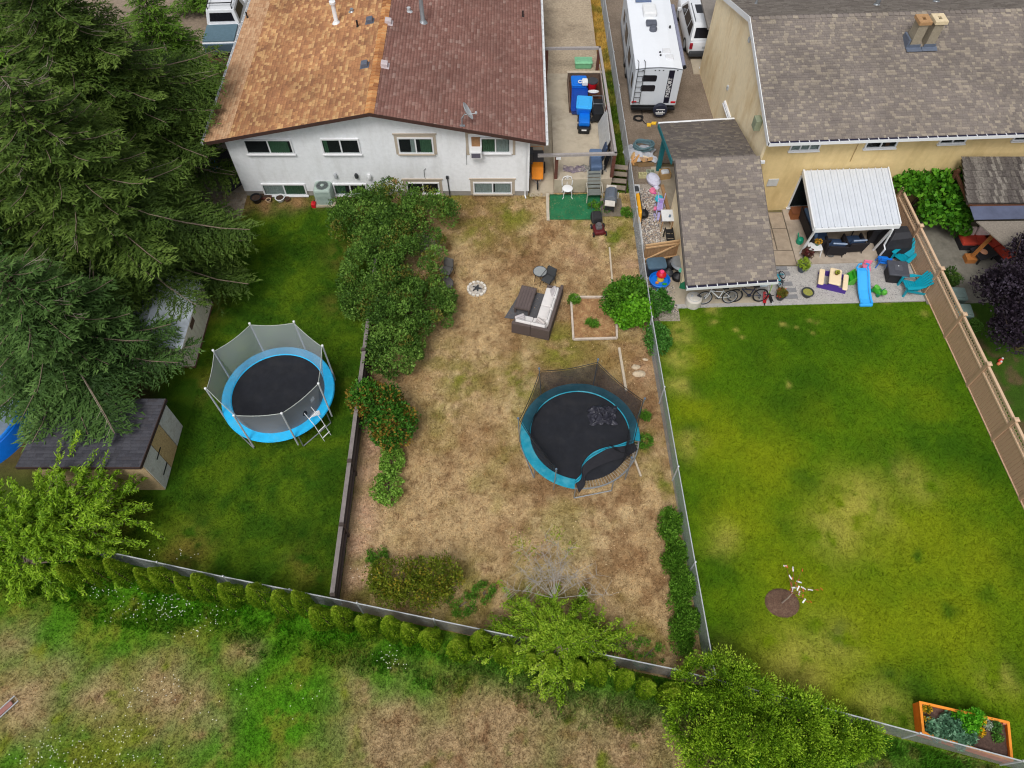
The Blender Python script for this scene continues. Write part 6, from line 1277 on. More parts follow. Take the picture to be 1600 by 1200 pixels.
t = thing('coffee_table', 'brown wicker coffee table on the grey rug', 'table', (tb.x-.02, tb.y-.02, .045), SR)
for k in range(5): obj('slat', MB().bx(-.31+k*.125,-.6,.36,-.195+k*.125,.6,.385), pm('table_brown', (94,82,80), .7, var=.15), t)
obj('frame', MB().bx(-.34,-.63,.3,.34,-.605,.38).bx(-.34,.605,.3,.34,.63,.38).bx(-.34,-.604,.3,-.315,.604,.38).bx(.315,-.604,.3,.34,.604,.38), wick, t)
for sx in (-1,1):
    for sy in (-1,1): obj('leg', MB().bx(sx*.3-.035,sy*.58-.035,0,sx*.3+.035,sy*.58+.035,.3), wick, t)
def round_table(label, p, r, h, m, leg=4):
    t = thing('round_table', label, 'table', p); obj('tabletop', MB().lathe([(.01,h-.02),(r,h-.02),(r*1.02,h-.01),(r,h+.005),(.01,h+.005)], (0,0,0), 24), m, t, smooth=True); obj('rim', MB().ring((0,0,h),r,.018,'z',26,5), dgrey, t)
    for k in range(leg): a = k*2*math.pi/leg+.6; obj('leg', MB().tube([(math.cos(a)*r*.8,math.sin(a)*r*.8,h-.03),(math.cos(a)*r*.95,math.sin(a)*r*.95,0)], .013, 5), black, t)
    return t
p = P(844,424,.5); round_table('small round grey side table behind the sofa', (p.x, p.y, 0), .3, .5, pm('glass_grey', (146,150,150), .3))
def mesh_chair(label, loc, rz_, m):
    t = thing('patio_chair', label, 'chair', loc, rz_)
    obj('seat', MB().rbox((0,0,.42),(.46,.46,.03),.06), m, t); obj('backrest', MB().rbox((0,.26,.68),(.44,.03,.42),.05,0,R(-12)), m, t)
    for (sx, sy) in ((-1,-1),(1,-1),(-1,1),(1,1)): obj('leg', MB().tube([(sx*.21,sy*.2,.42),(sx*.25,sy*.27,0)], .012, 5), black, t)
    for sx in (-1,1): obj('armrest', MB().tube([(sx*.24,.22,.7),(sx*.26,.1,.64),(sx*.26,-.2,.62),(sx*.23,-.22,.42)], .013, 5), black, t)
    return t
p = P(856,446,.1); mesh_chair('dark patio chair turned to the round side table', (p.x, p.y+.1, 0), R(-35), pm('dark_mesh', (62,64,66), .8))
p = P(694,444,.4); round_table('dark round bistro table beside the lilac bush', (p.x-.02, p.y-.05, 0), .42, .5, pm('slatted_grey', (92,88,86), .6))
p = P(698,432,.3); mesh_chair('grey patio chair tucked behind the dark bistro table', (p.x, p.y+.25, 0), R(-20), pm('grey_mesh', (98,96,94), .8))
p = P(745,452,0)
t = thing('fire_ring', 'white ash filled fire ring in the dry grass', 'fire pit', p)
for k in range(13):
    a = k*2*math.pi/13; mb = MB(); mb.rbox((math.cos(a)*.38,math.sin(a)*.38,.05),(.1,.15,.09),.02,a); obj('stone', mb, pm('white_stone', (214,208,198), .9, var=.12), t)
ash = MB(); ash.lathe([(.33,.01),(.2,.04),(.01,.05)], (0,0,0), 18); obj('ash', ash, mat('ash', lin(196,190,182), .95, .3, 14., .4, 50., dirt=lin(92,84,78), dscale=7., damt=.9), t)
for k in range(4): a = k*1.3; obj('charred_log', MB().tube([(math.cos(a)*.2,math.sin(a)*.2,.07),(-math.cos(a+.5)*.16,-math.sin(a+.5)*.16,.09)], .03, 6), dgrey, t)
# garden bed of white boards
bd = thing('garden_bed', 'white board framed garden bed with dead leaves and weeds', 'garden bed', (3.5, 19, 0))
cs = [P(892,464,.1),P(896,530,.1),P(964,528,.1),P(962,464,.1)]
for k in range(4):
    a, b = cs[k], cs[(k+1)%4]; mb = MB(); mb.tube([(a.x,a.y,.09),(b.x,b.y,.09)], [.06,.06], 4); mb.ext([(a.x,a.y,0),(b.x,b.y,0),(b.x,b.y,.16),(a.x,a.y,.16)], Vector((-(b-a).y,(b-a).x,0)).normalized()*.05) if False else None; obj('board', mb, pm('flaking_white', (196,182,168), .85, var=.2), bd, world=True)
mb = MB(); mb.sheet(lambda a, b: tuple(cs[1].lerp(cs[2],a).lerp(cs[0].lerp(cs[3],a),b)+Vector((0,0,-.06+.04*math.sin(a*11+b*7)*math.sin(b*13)))), 16, 16); obj('earth', mb, mat('leafy_earth', lin(150,112,76), .95, .4, 16., .9, 40., dirt=lin(196,164,116), dscale=5., damt=.8), bd, world=True, smooth=True)

# ------------------------------------------------------------------ trampolines
def annulus(r0, r1, z, th, a0, a1, n, wob=0):
    mb = MB(); vs = []; 
    for i in range(n+1):
        a = a0+(a1-a0)*i/n; w = wob*math.sin(i*1.7)
        for (r, zz) in ((r0,z-.005),(r0+.03,z+th),(r1-.03,z+th+w),(r1,z-.02)): vs.append((r*math.cos(a), r*math.sin(a), zz))
    fs = []
    for i in range(n):
        for k in range(3): fs.append((i*4+k, i*4+k+1, (i+1)*4+k+1, (i+1)*4+k))
    return mb.add(vs, fs)
mat_blk = mat('jumping_mat', lin(32,34,40), .8, .18, 3., .15, 200., spec=.25, dirt=lin(50,50,52), dscale=1.2, damt=.5)
def tramp(name, label, c, Rr, z, legs_a, padm, group):
    t = thing(name, label, 'trampoline', (c[0], c[1], 0), 0, group)
    obj('frame_ring', MB().ring((0,0,z-.05),Rr-.02,.03,'z',48,6), grey_m, t, smooth=True)
    obj('jumping_mat', MB().lathe([(Rr-.30,z-.02),(Rr*.5,z-.03),(.01,z-.035)], (0,0,0), 48), mat_blk, t, smooth=True)
    for a in legs_a:
        d = .33; p = [(math.cos(a+s*d)*(Rr-.02), math.sin(a+s*d)*(Rr-.02)) for s in (-1,1)]
        mb = MB(); mb.tube([(p[0][0],p[0][1],z-.05),(p[0][0]*1.01,p[0][1]*1.01,.06),(p[0][0]*1.01,p[0][1]*1.01,.03),(p[1][0]*1.01,p[1][1]*1.01,.03),(p[1][0]*1.01,p[1][1]*1.01,.06),(p[1][0],p[1][1],z-.05)], .024, 6); obj('leg', mb, grey_m, t)
    return t
CL, RL, ZL = (-8.99,14.78), 2.12, .9
TL = tramp('trampoline', 'bright blue trampoline with pale grey safety net on green lawn', CL, RL, ZL, [R(x) for x in (-42,48,138,-132)], blue, 'backyard trampolines')
pad_b = pm('cyan_pad', (36,178,234), .45, var=.1, scale=4, dirt=lin(90,180,214), dscale=1.5, damt=.6)
obj('pad', annulus(RL-.36, RL+.03, ZL, .03, 0, 2*math.pi, 64, .008), pad_b, TL, smooth=True)
angs = [R(115.5-45*k) for k in range(8)]; HT = 2.68; RP = RL+.02
tops = []
for a in angs:
    tp = Vector((math.cos(a)*(RP+.0), math.sin(a)*(RP+.0), HT)); tops.append(tp)
    po = obj('pole', MB().tube([(math.cos(a)*(RL+.05),math.sin(a)*(RL+.05),.35),(math.cos(a)*(RL+.05),math.sin(a)*(RL+.05),HT+.02)], .033, 7), pm('foam_grey', (176,180,184), .6), TL, smooth=True); obj('pole_cap', MB().lathe([(.045,HT),(.045,HT+.06),(.01,HT+.08)], (math.cos(a)*(RL+.05),math.sin(a)*(RL+.05),0), 8), white, po)
netg = mat_net('pale_net', lin(176,182,190), .42); netk = mat_net('black_net', lin(34,34,40), .7)
for k in range(8):
    a, b = tops[k], tops[(k+1)%8]; aa, ab = angs[k], angs[k]-R(45)
    def fn(s, q, a=a, b=b, aa=aa, ab=ab):
        an = aa+(ab-aa)*s; lo = Vector((math.cos(an)*(RL-.33), math.sin(an)*(RL-.33), ZL+.02)); hi = a.lerp(b, s)*1.0; hi.z = HT-.02-.10*math.sin(s*math.pi); p = lo.lerp(hi, q); f = 1-.05*math.sin(q*math.pi)*math.sin(s*math.pi); return (p.x*f, p.y*f, p.z)
    obj('net_panel', MB().sheet(fn, 10, 8), netg, TL, smooth=True)
obj('net_rope', MB().tube(sum([[tuple(tops[k].lerp(tops[(k+1)%8], s/6)+Vector((0,0,-.02-.10*math.sin(s/6*math.pi)))) for s in range(6)] for k in range(8)], []), .014, 5, True), pm('net_rope', (168,174,168), .8), TL)
a0 = R(-38); mb = MB(); dr = lambda s, q: ((RL-.345-.0)*math.cos(a0+s)*(1.0), (RL-.345)*math.sin(a0+s), ZL+.1+q)
obj('net_door', MB().sheet(lambda s, q: dr((s-.5)*.32, q*1.0), 6, 6), mat_net('door_net', lin(28,30,38), .85), TL); 
obj('label', MB().sheet(lambda s, q: (dr((s-.5)*.12+.22, .55+q*.25)[0]*.995, dr((s-.5)*.12+.22, .55)[1]*.995, ZL+.65+q*.22), 3, 2), white, TL); obj('warning_patch', MB().bx(.0,0,0,.36,.2,.004,Matrix.Translation((math.cos(a0)*(RL-.3),math.sin(a0)*(RL-.3),ZL+.045)) @ Matrix.Rotation(a0+R(60),4,'Z')), white, TL)
mb = MB(); ux_ = Vector((math.cos(a0),math.sin(a0),0)); sx_ = Vector((-ux_.y,ux_.x,0)); b0 = ux_*(RL+.35); b1 = ux_*(RL-.6)
ld = thing('trampoline_ladder', 'white metal ladder hooked on the bright blue trampoline', 'ladder', (CL[0]+b0.x, CL[1]+b0.y, 0)); mo_ = Vector((CL[0],CL[1],0))
for s in (-.17,.17): obj('rail', MB().tube([mo_+ux_*(RL+.3)+sx_*s, mo_+ux_*(RL+.06)+sx_*s+Vector((0,0,1.0)), mo_+ux_*(RL-.3)+sx_*s+Vector((0,0,1.5))], .014, 6), white_m, ld, world=True)
for q in (.3,.65): obj('rung', MB().tube([mo_+ux_*(RL+.42-.35*q)+sx_*-.17+Vector((0,0,q)), mo_+ux_*(RL+.42-.35*q)+sx_*.17+Vector((0,0,q))], .02, 6), white_m, ld, world=True)
obj('rung', MB().tube([mo_+ux_*(RL-.12)+sx_*-.17+Vector((0,0,1.27)), mo_+ux_*(RL-.12)+sx_*.17+Vector((0,0,1.27))], .02, 6), white_m, ld, world=True)

CR_, RR_, ZR = (2.53,12.98), 2.2, .9
TR_ = tramp('trampoline', 'worn teal trampoline with sagging black net on dry grass', CR_, RR_, ZR, [R(x) for x in (-78,-22,58,150,-160,105)], teal, 'backyard trampolines')
pad_t = pm('teal_pad', (24,140,166), .5, var=.15, scale=5, dirt=lin(90,160,172), dscale=2.5, damt=.6)
obj('pad', annulus(RR_-.36, RR_+.03, ZR, .03, R(-8), R(262), 60, .012), pad_t, TR_, smooth=True)
# torn strip of pad hanging across the mat
pth = [(math.cos(R(262))*(RR_-.2), math.sin(R(262))*(RR_-.2)), (-.05,-1.75), (.0,-1.35), (.35,-.95), (.95,-.62), (1.5,-.5), (1.95,-.33)]
def cat(pts, s):
    m_ = len(pts)-1; i = min(int(s*m_), m_-1); f = s*m_-i; p0 = pts[max(i-1,0)]; p1 = pts[i]; p2 = pts[i+1]; p3 = pts[min(i+2,m_)]
    return tuple(.5*((2*p1[k])+(p2[k]-p0[k])*f+(2*p0[k]-5*p1[k]+4*p2[k]-p3[k])*f*f+(3*p1[k]-p0[k]-3*p2[k]+p3[k])*f**3) for k in range(2))
obj('torn_pad', MB().sheet(lambda s, q: (*(Vector(cat(pth, s))+Vector((.0,.12+.05*math.sin(s*15)))*(q-.5)).to_tuple(), ZR+.05+.05*abs(math.sin(s*9))+.03*math.sin(q*6)), 30, 4), pad_t, TR_, smooth=True)
obj('fallen_net', MB().sheet(lambda s, q: (*(Vector(cat(pth, s))+Vector((.12,-.42+.1*math.sin(s*7)))*q).to_tuple(), ZR+.04+.05*abs(math.sin(s*17+q*4))*(1-q*.6)), 34, 8), pm('black_netting', (34,34,40), .85), TR_, smooth=True)
for k in range(30):
    a = R(-98+k*3.1); sp_ = MB(); sp_.tube([(math.cos(a)*(RR_-.31),math.sin(a)*(RR_-.31),ZR-.02),(math.cos(a)*(RR_-.04),math.sin(a)*(RR_-.04),ZR-.04)], .012, 5); obj('spring', sp_, pm('spring_steel', (176,166,150), .4, metal=.4), TR_)
pa = [R(x) for x in (128,74,17,-43,-117,-179)]; pt_ = []; HZ = [2.35,2.4,2.3,2.0,2.0,2.15]; RO = [.22,.16,.1,-.02,-.05,.05]
for a, hz, ro_ in zip(pa, HZ, RO):
    b = Vector((math.cos(a)*(RR_+.04), math.sin(a)*(RR_+.04), .35)); tp = Vector((math.cos(a)*(RR_+.06+ro_), math.sin(a)*(RR_+.06+ro_), hz)); pt_.append(tp)
    po = obj('pole', MB().tube([b, tp], .02, 6), grey_m, TR_); obj('pole_cap', MB().lathe([(.03,-.03),(.045,.0),(.03,.05),(.01,.06)], tp, 8), pm('slate_cap', (96,116,136), .5), po)
for k in range(6):
    a, b = pt_[k], pt_[(k+1)%6]; aa = pa[k]; ab = pa[(k+1)%6]; ab = ab if ab < aa else ab-2*math.pi
    if k == 3: continue
    def fn(s, q, a=a, b=b, aa=aa, ab=ab, k=k):
        an = aa+(ab-aa)*s; lo = Vector((math.cos(an)*(RR_-.33), math.sin(an)*(RR_-.33), ZR+.02)); hi = a.lerp(b, s)*.96; hi.z = a.z+(b.z-a.z)*s-.12-(.14 if k < 3 else .25)*math.sin(s*math.pi); p = lo.lerp(hi, q); f = 1-.10*math.sin(q*math.pi)*math.sin(s*math.pi); return (p.x*f, p.y*f, p.z)
    obj('net_panel', MB().sheet(fn, 10, 8), netk, TR_, smooth=True)
obj('net_rope', MB().tube(sum([[tuple(pt_[k].lerp(pt_[(k+1)%6], s/6)*.98+Vector((0,0,-.06-(.14 if k < 3 else .25)*math.sin(s/6*math.pi)))) for s in range(6)] for k in (4,5,0,1,2)], [])+[tuple(pt_[3])], .016, 5), black, TR_)
obj('hanging_net', MB().sheet(lambda s, q: tuple(pt_[3].lerp(Vector((math.cos(pa[3])*(RR_-.4), math.sin(pa[3])*(RR_-.4)+.6, ZR+.06)), q)+Vector((-.25*s*(q+.2), .15*s+.06*math.sin(q*7), -.25*s*(1-q)))), 6, 10), netk, TR_, smooth=True)
p = P(943,648,ZR+.1)
def crump(a, b):
    q = lambda sc, sd: float(vn(np.array([a*1.0+.3]), np.array([b*1.0+.7]), sc, sd)[0])-.5
    e_ = (1-(2*a-1)**4)*(1-(2*b-1)**4); rr = 1+.5*q(.4, 3)
    return (p.x+(a-.5)*1.0*rr+.14*q(.13, 5), p.y+(b-.5)*.8*rr+.14*q(.13, 9), ZR+.02+e_*max(.01, .12+.34*q(.28, 2)+.22*q(.11, 7)+.1*q(.05, 8)))
mm = obj('tarp', MB().sheet(crump, 44, 40), mat('black_tarp', lin(50,50,60), .42, .3, 9., .4, 12., spec=.45)); tag(mm, 'crumpled black plastic tarp lying on the teal trampoline', 'tarp')
# ------------------------------------------------------------------ vehicles
def text_mesh(body, size, m, parent, M, name='lettering'):
    c = bpy.data.curves.new(name, 'FONT'); c.body = body; c.size = size; c.extrude = .003; c.align_x = 'CENTER'; c.align_y = 'CENTER'; c.offset = .002
    o = bpy.data.objects.new(name, c); COL.objects.link(o); dg = bpy.context.evaluated_depsgraph_get(); dg.update()
    me = bpy.data.meshes.new_from_object(o.evaluated_get(dg)); bpy.data.objects.remove(o); me.transform(M); me.materials.clear(); me.materials.append(m)
    r = bpy.data.objects.new(name, me); COL.objects.link(r); r.parent = parent; return r
rv_w = mat('trailer_white', lin(226,230,236), .35, .02, 2.); rv_g = mat('trailer_grey', lin(206,212,220), .4, .03, 2.)
blk_g = mat('black_glass', lin(30,30,36), .12, .1, 3., spec=.6)
RV = thing('travel_trailer', 'white travel trailer with rear ladder, dark stripe and covered spare wheel', 'trailer', (7.27, 32.4, 0), R(-.5))
hw = 1.17; Lr = 7.2; zr = 2.72
prof = [(-hw,.55),(hw,.55),(hw,zr-.1),(hw*.6,zr-.02),(0,zr+.02),(-hw*.6,zr-.02),(-hw,zr-.1)]
obj('body', MB().ext([(x,0,z) for x, z in prof], (0,Lr,0)), rv_g, RV, bevel=.04)
obj('roof', MB().ext([(x,.02,z) for x, z in [(hw-.02,zr-.095),(hw*.6,zr-.008),(0,zr+.033),(-hw*.6,zr-.008),(-hw+.02,zr-.095)]], (0,Lr-.04,0)), rv_w, RV)
obj('rear_panel', MB().ext([(x*.965,-.012,z) for x, z in [(-hw,.62),(hw,.62),(hw,zr-.16),(hw*.6,zr-.09),(0,zr-.06),(-hw*.6,zr-.09),(-hw,zr-.16)]], (0,.011,0)), rv_g, RV)
obj('edge_trim', MB().tube([(x,-.005,z) for x, z in prof[2:]], .022, 6), pm('trim_grey', (110,114,122), .5), RV)
obj('underbody', MB().bx(-hw+.08,.05,.32,hw-.08,Lr-.1,.55), black, RV); obj('bumper', MB().bx(-hw+.05,-.16,.38,hw-.05,-.02,.5), black, RV)
def rrect(x0, z0, x1, z1, r, y, d, n=4):
    pts = []
    for (cx, cz, a0) in ((x1-r,z1-r,0),(x0+r,z1-r,90),(x0+r,z0+r,180),(x1-r,z0+r,270)):
        for k in range(n+1): a = R(a0+90*k/n); pts.append((cx+r*math.cos(a), y, cz+r*math.sin(a)))
    return MB().ext(pts, (0,d,0))
for (z0, z1) in ((1.98,2.32),(1.42,1.76)): obj('rear_window', rrect(-.78,z0,-.06,z1,.08,-.035,.02), blk_g, RV)
st_ = obj('stripe', MB().bx(.50,-.022,.72,.78,-.0125,zr-.13), pm('navy_stripe', (26,26,42), .4), RV)
text_mesh('PASSPORT', .27, white, st_, Matrix.Translation((.64,-.024,1.62)) @ Euler((R(90),0,0)).to_matrix().to_4x4() @ Matrix.Rotation(R(90),4,'Z') @ Matrix.Diagonal((.9,1,1,1)))
for x in (-1.0,1.0): obj('tail_light', MB().bx(x-.12,-.03,.72,x+.12,-.0125,.82), red, RV)
for x in (-.8,-.2,0.,.2,.9): obj('marker_light', MB().bx(x-.035,-.03,zr-.15,x+.035,-.0125,zr-.115), dgrey, RV)
lad = obj('ladder', MB().tube([(-1.06,-.1,.7),(-1.06,-.1,2.75),(-1.06,.05,3.0),(-1.06,.5,2.8)], .017, 6).tube([(-.74,-.1,.7),(-.74,-.1,2.75),(-.74,.05,3.0),(-.74,.5,2.8)], .017, 6), dgrey, RV)
for k in range(7): obj('rung', MB().tube([(-1.06,-.1,.8+k*.3),(-.74,-.1,.8+k*.3)], .015, 6), dgrey, lad)
Ms = Matrix.Translation((.35,-.32,.52)) @ Euler((R(90),0,0)).to_matrix().to_4x4()
sw = obj('spare_wheel', MB().lathe([(.2,-.14),(.34,-.12),(.37,-.05),(.37,.05),(.34,.10),(.01,.12)], (0,0,0), 24, Ms), pm('navy_cover', (36,40,56), .5), RV, smooth=True)
mb = MB()
for k, (x0, h0) in enumerate(((-.2,.06),(-.1,.13),(.0,.09),(.1,.15),(.19,.07))): mb.ext([(x0-.07,-.09,.128),(x0+.07,-.09,.128),(x0+.01,-.09+h0,.128)], (0,0,.004), Ms)
mb.bx(-.22,.09,.122,.22,.14,.126,Ms); mb.bx(-.2,-.17,.124,.16,-.12,.128,Ms); obj('cover_print', mb, white, sw, kind='stuff')
for (y0, y1, z0, z1) in ((.35,.75,1.3,1.95),(2.0,2.9,1.35,2.0),(3.9,4.9,1.3,2.05),(5.7,6.2,1.4,2.0)): obj('side_window', MB().bx(-hw-.02,y0,z0,-hw-.001,y1,z1), blk_g, RV)
for (y0, y1, z0, z1) in ((0.1,7.1,.6,.78),(1.2,1.32,.8,2.6),(3.3,3.4,.8,2.6),(5.2,5.3,.8,2.6)): obj('side_stripe', MB().bx(-hw-.012,y0,z0,-hw-.0005,y1,z1), pm('trailer_stripe', (120,126,136), .5), RV)
for y in (3.2,4.1):
    M = Matrix.Translation((-hw+.12,y,.36)) @ Euler((0,R(90),0)).to_matrix().to_4x4(); w_ = obj('wheel', MB().lathe([(.1,-.1),(.35,-.1),(.36,-.05),(.36,.08),(.1,.1)], (0,0,0), 18, M), rubber, RV); obj('rim', MB().lathe([(.2,-.105),(.02,-.115)], (0,0,0), 14, M), lgrey, w_)
aw = obj('awning', MB().tube([(hw+.1,.3,zr-.14),(hw+.1,5.6,zr-.14)], .08, 8).bx(hw+.001,.25,zr-.2,hw+.05,5.65,zr-.08), pm('awning_grey', (130,132,152), .6), RV); obj('awning_end', MB().lathe([(.1,-.03),(.1,.03),(.01,.03)], (0,0,0), 10, Matrix.Translation((hw+.1,.27,zr-.14)) @ Euler((R(90),0,0)).to_matrix().to_4x4()), black, aw)
obj('roof_fan', MB().rbox((-.1,3.6,zr+.12),(.55,.4,.16),.05), pm('fan_grey', (86,90,102), .5), RV); obj('roof_dome', MB().lathe([(.2,0),(.2,.12),(.14,.2),(.01,.22)], (-.05,3.1,zr+.02), 16), pm('fan_grey', (86,90,102)), RV, smooth=True)
obj('solar_panel', MB().bx(-.75,5.6,zr+.03,.1,6.9,zr+.07), pm('solar_blue', (96,112,146), .25), RV); obj('air_unit', MB().rbox((-.1,4.7,zr+.15),(.7,.9,.24),.08), white, RV)
for (x, y) in ((.45,1.35),(.55,.85)): obj('roof_hatch', MB().rbox((x,y,zr+.03),(.4,.36,.07),.04), pm('hatch_white', (212,214,218), .5), RV)
for (x, y) in ((.12,1.2),(.12,.95),(.85,3.4)): obj('roof_vent', MB().lathe([(.06,-.05),(.05,.08),(.01,.1)], (x,y,zr), 10), dgrey, RV)
hs_p = [P(1003,170,.03),P(1000,180,.03)]
mb = MB(); pts = []
for k in range(40): a = k*.5; r_ = .2+.02*(k%4); pts.append((5.98+1.25*0+P(997,187,0).x-5.98+r_*math.cos(a), P(997,187,0).y+r_*math.sin(a)*.9, .035+.003*k))
mb.tube(pts, .022, 5); q = P(1015,196,.03); mb.tube([pts[0],(pts[0][0]+.1,pts[0][1]-.3,.03),(q.x,q.y,.03)], .02, 5); q2 = P(1003,168,.2); mb.tube([pts[-1],(q2.x,q2.y,.1),(q2.x+.05,q2.y+.6,.4)], .02, 5)
tag(obj('power_cord', mb, rubber), 'coiled black power cord behind the travel trailer', 'cord')
q = P(1017,195,.05); tag(obj('yellow_straps', MB().rbox((q.x-.1,q.y,.06),(.22,.2,.1),.04).rbox((q.x+.16,q.y+.12,.06),(.24,.16,.1),.04).tube([(q.x-.1,q.y,.08),(q.x+.3,q.y+.2,.06)], .03, 5), yellow_p), 'yellow strap bundle lying at the end of the black cord', 'straps')

def wheel_set(t, xs, ys, r, w=.2):
    for x in xs:
        for y in ys:
            M = Matrix.Translation((x,y,r)) @ Euler((0,R(90),0)).to_matrix().to_4x4(); k = obj('wheel', MB().lathe([(.12,-w/2),(r*.93,-w/2),(r,-w*.3),(r,w*.3),(r*.93,w/2),(.12,w/2)], (0,0,0), 20, M), rubber, t, smooth=True); obj('rim', MB().lathe([(.01,-w*.53),(r*.62,-w*.52),(r*.62,w*.52),(.01,w*.53)], (0,0,0), 14, M), lgrey, k)
def loft(secs, n=None):
    mb = MB(); m_ = len(secs[0]); vs = sum([list(s) for s in secs], []); fs = []
    for i in range(len(secs)-1):
        for k in range(m_): fs.append((i*m_+k, i*m_+(k+1)%m_, (i+1)*m_+(k+1)%m_, (i+1)*m_+k))
    fs += [tuple(range(m_-1,-1,-1)), tuple(range((len(secs)-1)*m_, len(secs)*m_))]; return mb.add(vs, fs)
def carsec(y, w, z0, z1, tw=None):
    tw = tw or w*.92; return [(-w*.94,y,z0),(w*.94,y,z0),(w,y,z0+.18),(w,y,z0+(z1-z0)*.62),(tw,y,z1-.05),(tw*.9,y,z1),(-tw*.9,y,z1),(-tw,y,z1-.05),(-w,y,z0+(z1-z0)*.62),(-w,y,z0+.18)]
car_w = mat('car_white', lin(226,229,234), .2, .02, 2., coat=.6)
SU = thing('sport_utility_car', 'white sport utility car parked nose away beside the beige house', 'car', (10.68, 37.05, 0), R(1)); SU.scale = (1.05, 1, 1)
obj('body', loft([carsec(0,.86,.4,.85),carsec(.06,.93,.34,1.02),carsec(.3,.97,.3,1.08),carsec(1.5,.98,.28,1.08),carsec(3.4,.98,.28,1.05),carsec(4.3,.95,.3,1.0),carsec(4.8,.85,.36,.85)]), car_w, SU, smooth=True)
obj('cabin', loft([[(-.9,.12,1.06),(.9,.12,1.06),(.78,.55,1.68),(-.78,.55,1.68)],[(-.92,.7,1.07),(.92,.7,1.07),(.76,.75,1.76),(-.76,.75,1.76)],[(-.92,2.6,1.07),(.92,2.6,1.07),(.76,2.5,1.78),(-.76,2.5,1.78)],[(-.9,3.6,1.05),(.9,3.6,1.05),(.74,2.9,1.72),(-.74,2.9,1.72)]]), car_w, SU, bevel=.03)
def pane4(nm, a, b, c, d, m, t, off): n = (Vector(b)-Vector(a)).cross(Vector(d)-Vector(a)).normalized()*off; return obj(nm, MB().ext([Vector(x)+n for x in (a,b,c,d)], -n*.9), m, t)
pane4('rear_window', (-.74,.22,1.17),(.74,.22,1.17),(.66,.5,1.6),(-.66,.5,1.6), blk_g, SU, .02)
for s in (-1,1):
    for (y0, y1, t0, t1) in ((.5,1.25,.75,1.2),(1.35,2.35,1.3,2.3),(2.45,3.3,2.4,2.75)):
        a, b, c, d = (s*.915,y0,1.12),(s*.915,y1,1.12),(s*.79,t1,1.64),(s*.79,t0,1.64)
        pane4('side_window', *( (b,a,d,c) if s < 0 else (a,b,c,d)), blk_g, SU, .012)
    obj('roof_rail', MB().tube([(s*.68,.8,1.79),(s*.68,.9,1.83),(s*.68,2.4,1.85),(s*.68,2.5,1.81)], .018, 5), dgrey, SU); obj('tail_light', MB().rbox((s*.84,.02,.86),(.16,.12,.3),.04), pm('tail_red', (158,24,44), .3), SU); obj('mirror', MB().rbox((s*1.08,3.15,1.12),(.22,.14,.16),.05), car_w, SU)
obj('sunroof', MB().bx(-.5,1.6,1.778,.5,2.4,1.792), blk_g, SU); obj('bumper', MB().rbox((0,-.02,.44),(1.8,.22,.26),.08), dgrey, SU); obj('number_plate', MB().bx(-.26,-.008,.68,.26,.0,.82), lgrey, SU); pane4('windscreen', (.78,3.5,1.12),(-.78,3.5,1.12),(-.66,2.95,1.66),(.66,2.95,1.66), blk_g, SU, .02)
wheel_set(SU, (-.86,.86), (.95,3.85), .37, .24)
PK = thing('pickup_truck', 'white pickup with pale blue covered bed and roof rack', 'truck', (-16.0, 37.0, 0), R(3))
obj('body', loft([carsec(0,.9,.45,1.0),carsec(.1,.96,.4,1.05),carsec(1.7,.97,.38,1.05),carsec(4.6,.96,.38,1.05),carsec(5.3,.85,.45,.95)]), car_w, PK, smooth=True)
obj('bed_cover', MB().rbox((0,.88,1.09),(1.72,1.55,.07),.06), pm('pale_blue_cover', (92,118,132), .5), PK); obj('tailgate', MB().rbox((0,-.02,.8),(1.7,.08,.45),.03), pm('tailgate_grey', (98,122,138), .5), PK)
obj('cab', loft([[(-.9,1.8,1.04),(.9,1.8,1.04),(.76,2.0,1.76),(-.76,2.0,1.76)],[(-.9,3.9,1.04),(.9,3.9,1.04),(.76,3.4,1.8),(-.76,3.4,1.8)]]), car_w, PK, bevel=.04); pane4('rear_window', (-.68,1.83,1.2),(.68,1.83,1.2),(.6,1.96,1.6),(-.6,1.96,1.6), blk_g, PK, .02)
for s in (-1,1): obj('rack_rail', MB().tube([(s*.66,2.05,1.76),(s*.66,2.1,1.95),(s*.66,3.4,1.97),(s*.66,3.45,1.8)], .03, 5), black, PK); pane4('side_window', *(((-.895,3.4,1.12),(-.895,2.1,1.12),(-.79,2.2,1.62),(-.79,3.2,1.62)) if s < 0 else ((.895,2.1,1.12),(.895,3.4,1.12),(.79,3.2,1.62),(.79,2.2,1.62))), blk_g, PK, .012)
for y in (2.3,3.2): obj('rack_bar', MB().tube([(-.66,y,1.96),(.66,y,1.96)], .03, 5), black, PK)
wheel_set(PK, (-.86,.86), (1.0,4.3), .38, .24)

# ------------------------------------------------------------------ pebble bed clutter
wpile = P(1000,250,0)
mm = obj('tarp', MB().sheet(lambda a, b: (wpile.x+(a-.5)*1.5+.1*math.sin(b*9), wpile.y+.35+(b-.5)*1.1+.1*math.sin(a*11), .04+.42*math.exp(-((a-.5)**2+(b-.5)**2)*5)+.05*math.sin(a*21+b*6)*math.sin(b*17)), 26, 20), mat('grey_tarp', lin(176,178,186), .6, .15, 6., .2, 30.), smooth=True); tag(mm, 'crumpled grey tarp under the coiled garden hose', 'tarp')
t = thing('garden_hose', 'coiled grey blue garden hose on the crumpled tarp', 'hose', (wpile.x+.15, wpile.y+.45, .42)); mb = MB(); pts = []
for k in range(90): a = k*.36; r_ = .36+.05*math.sin(k*.9)+.012*(k%7); pts.append((r_*math.cos(a)*1.2, r_*math.sin(a)*.85, .06+.1*math.sin(k*.23)+.0012*k))
mb.tube(pts, .04, 6); obj('coil', mb, pm('hose_blue', (84,112,120), .5), t, smooth=True)
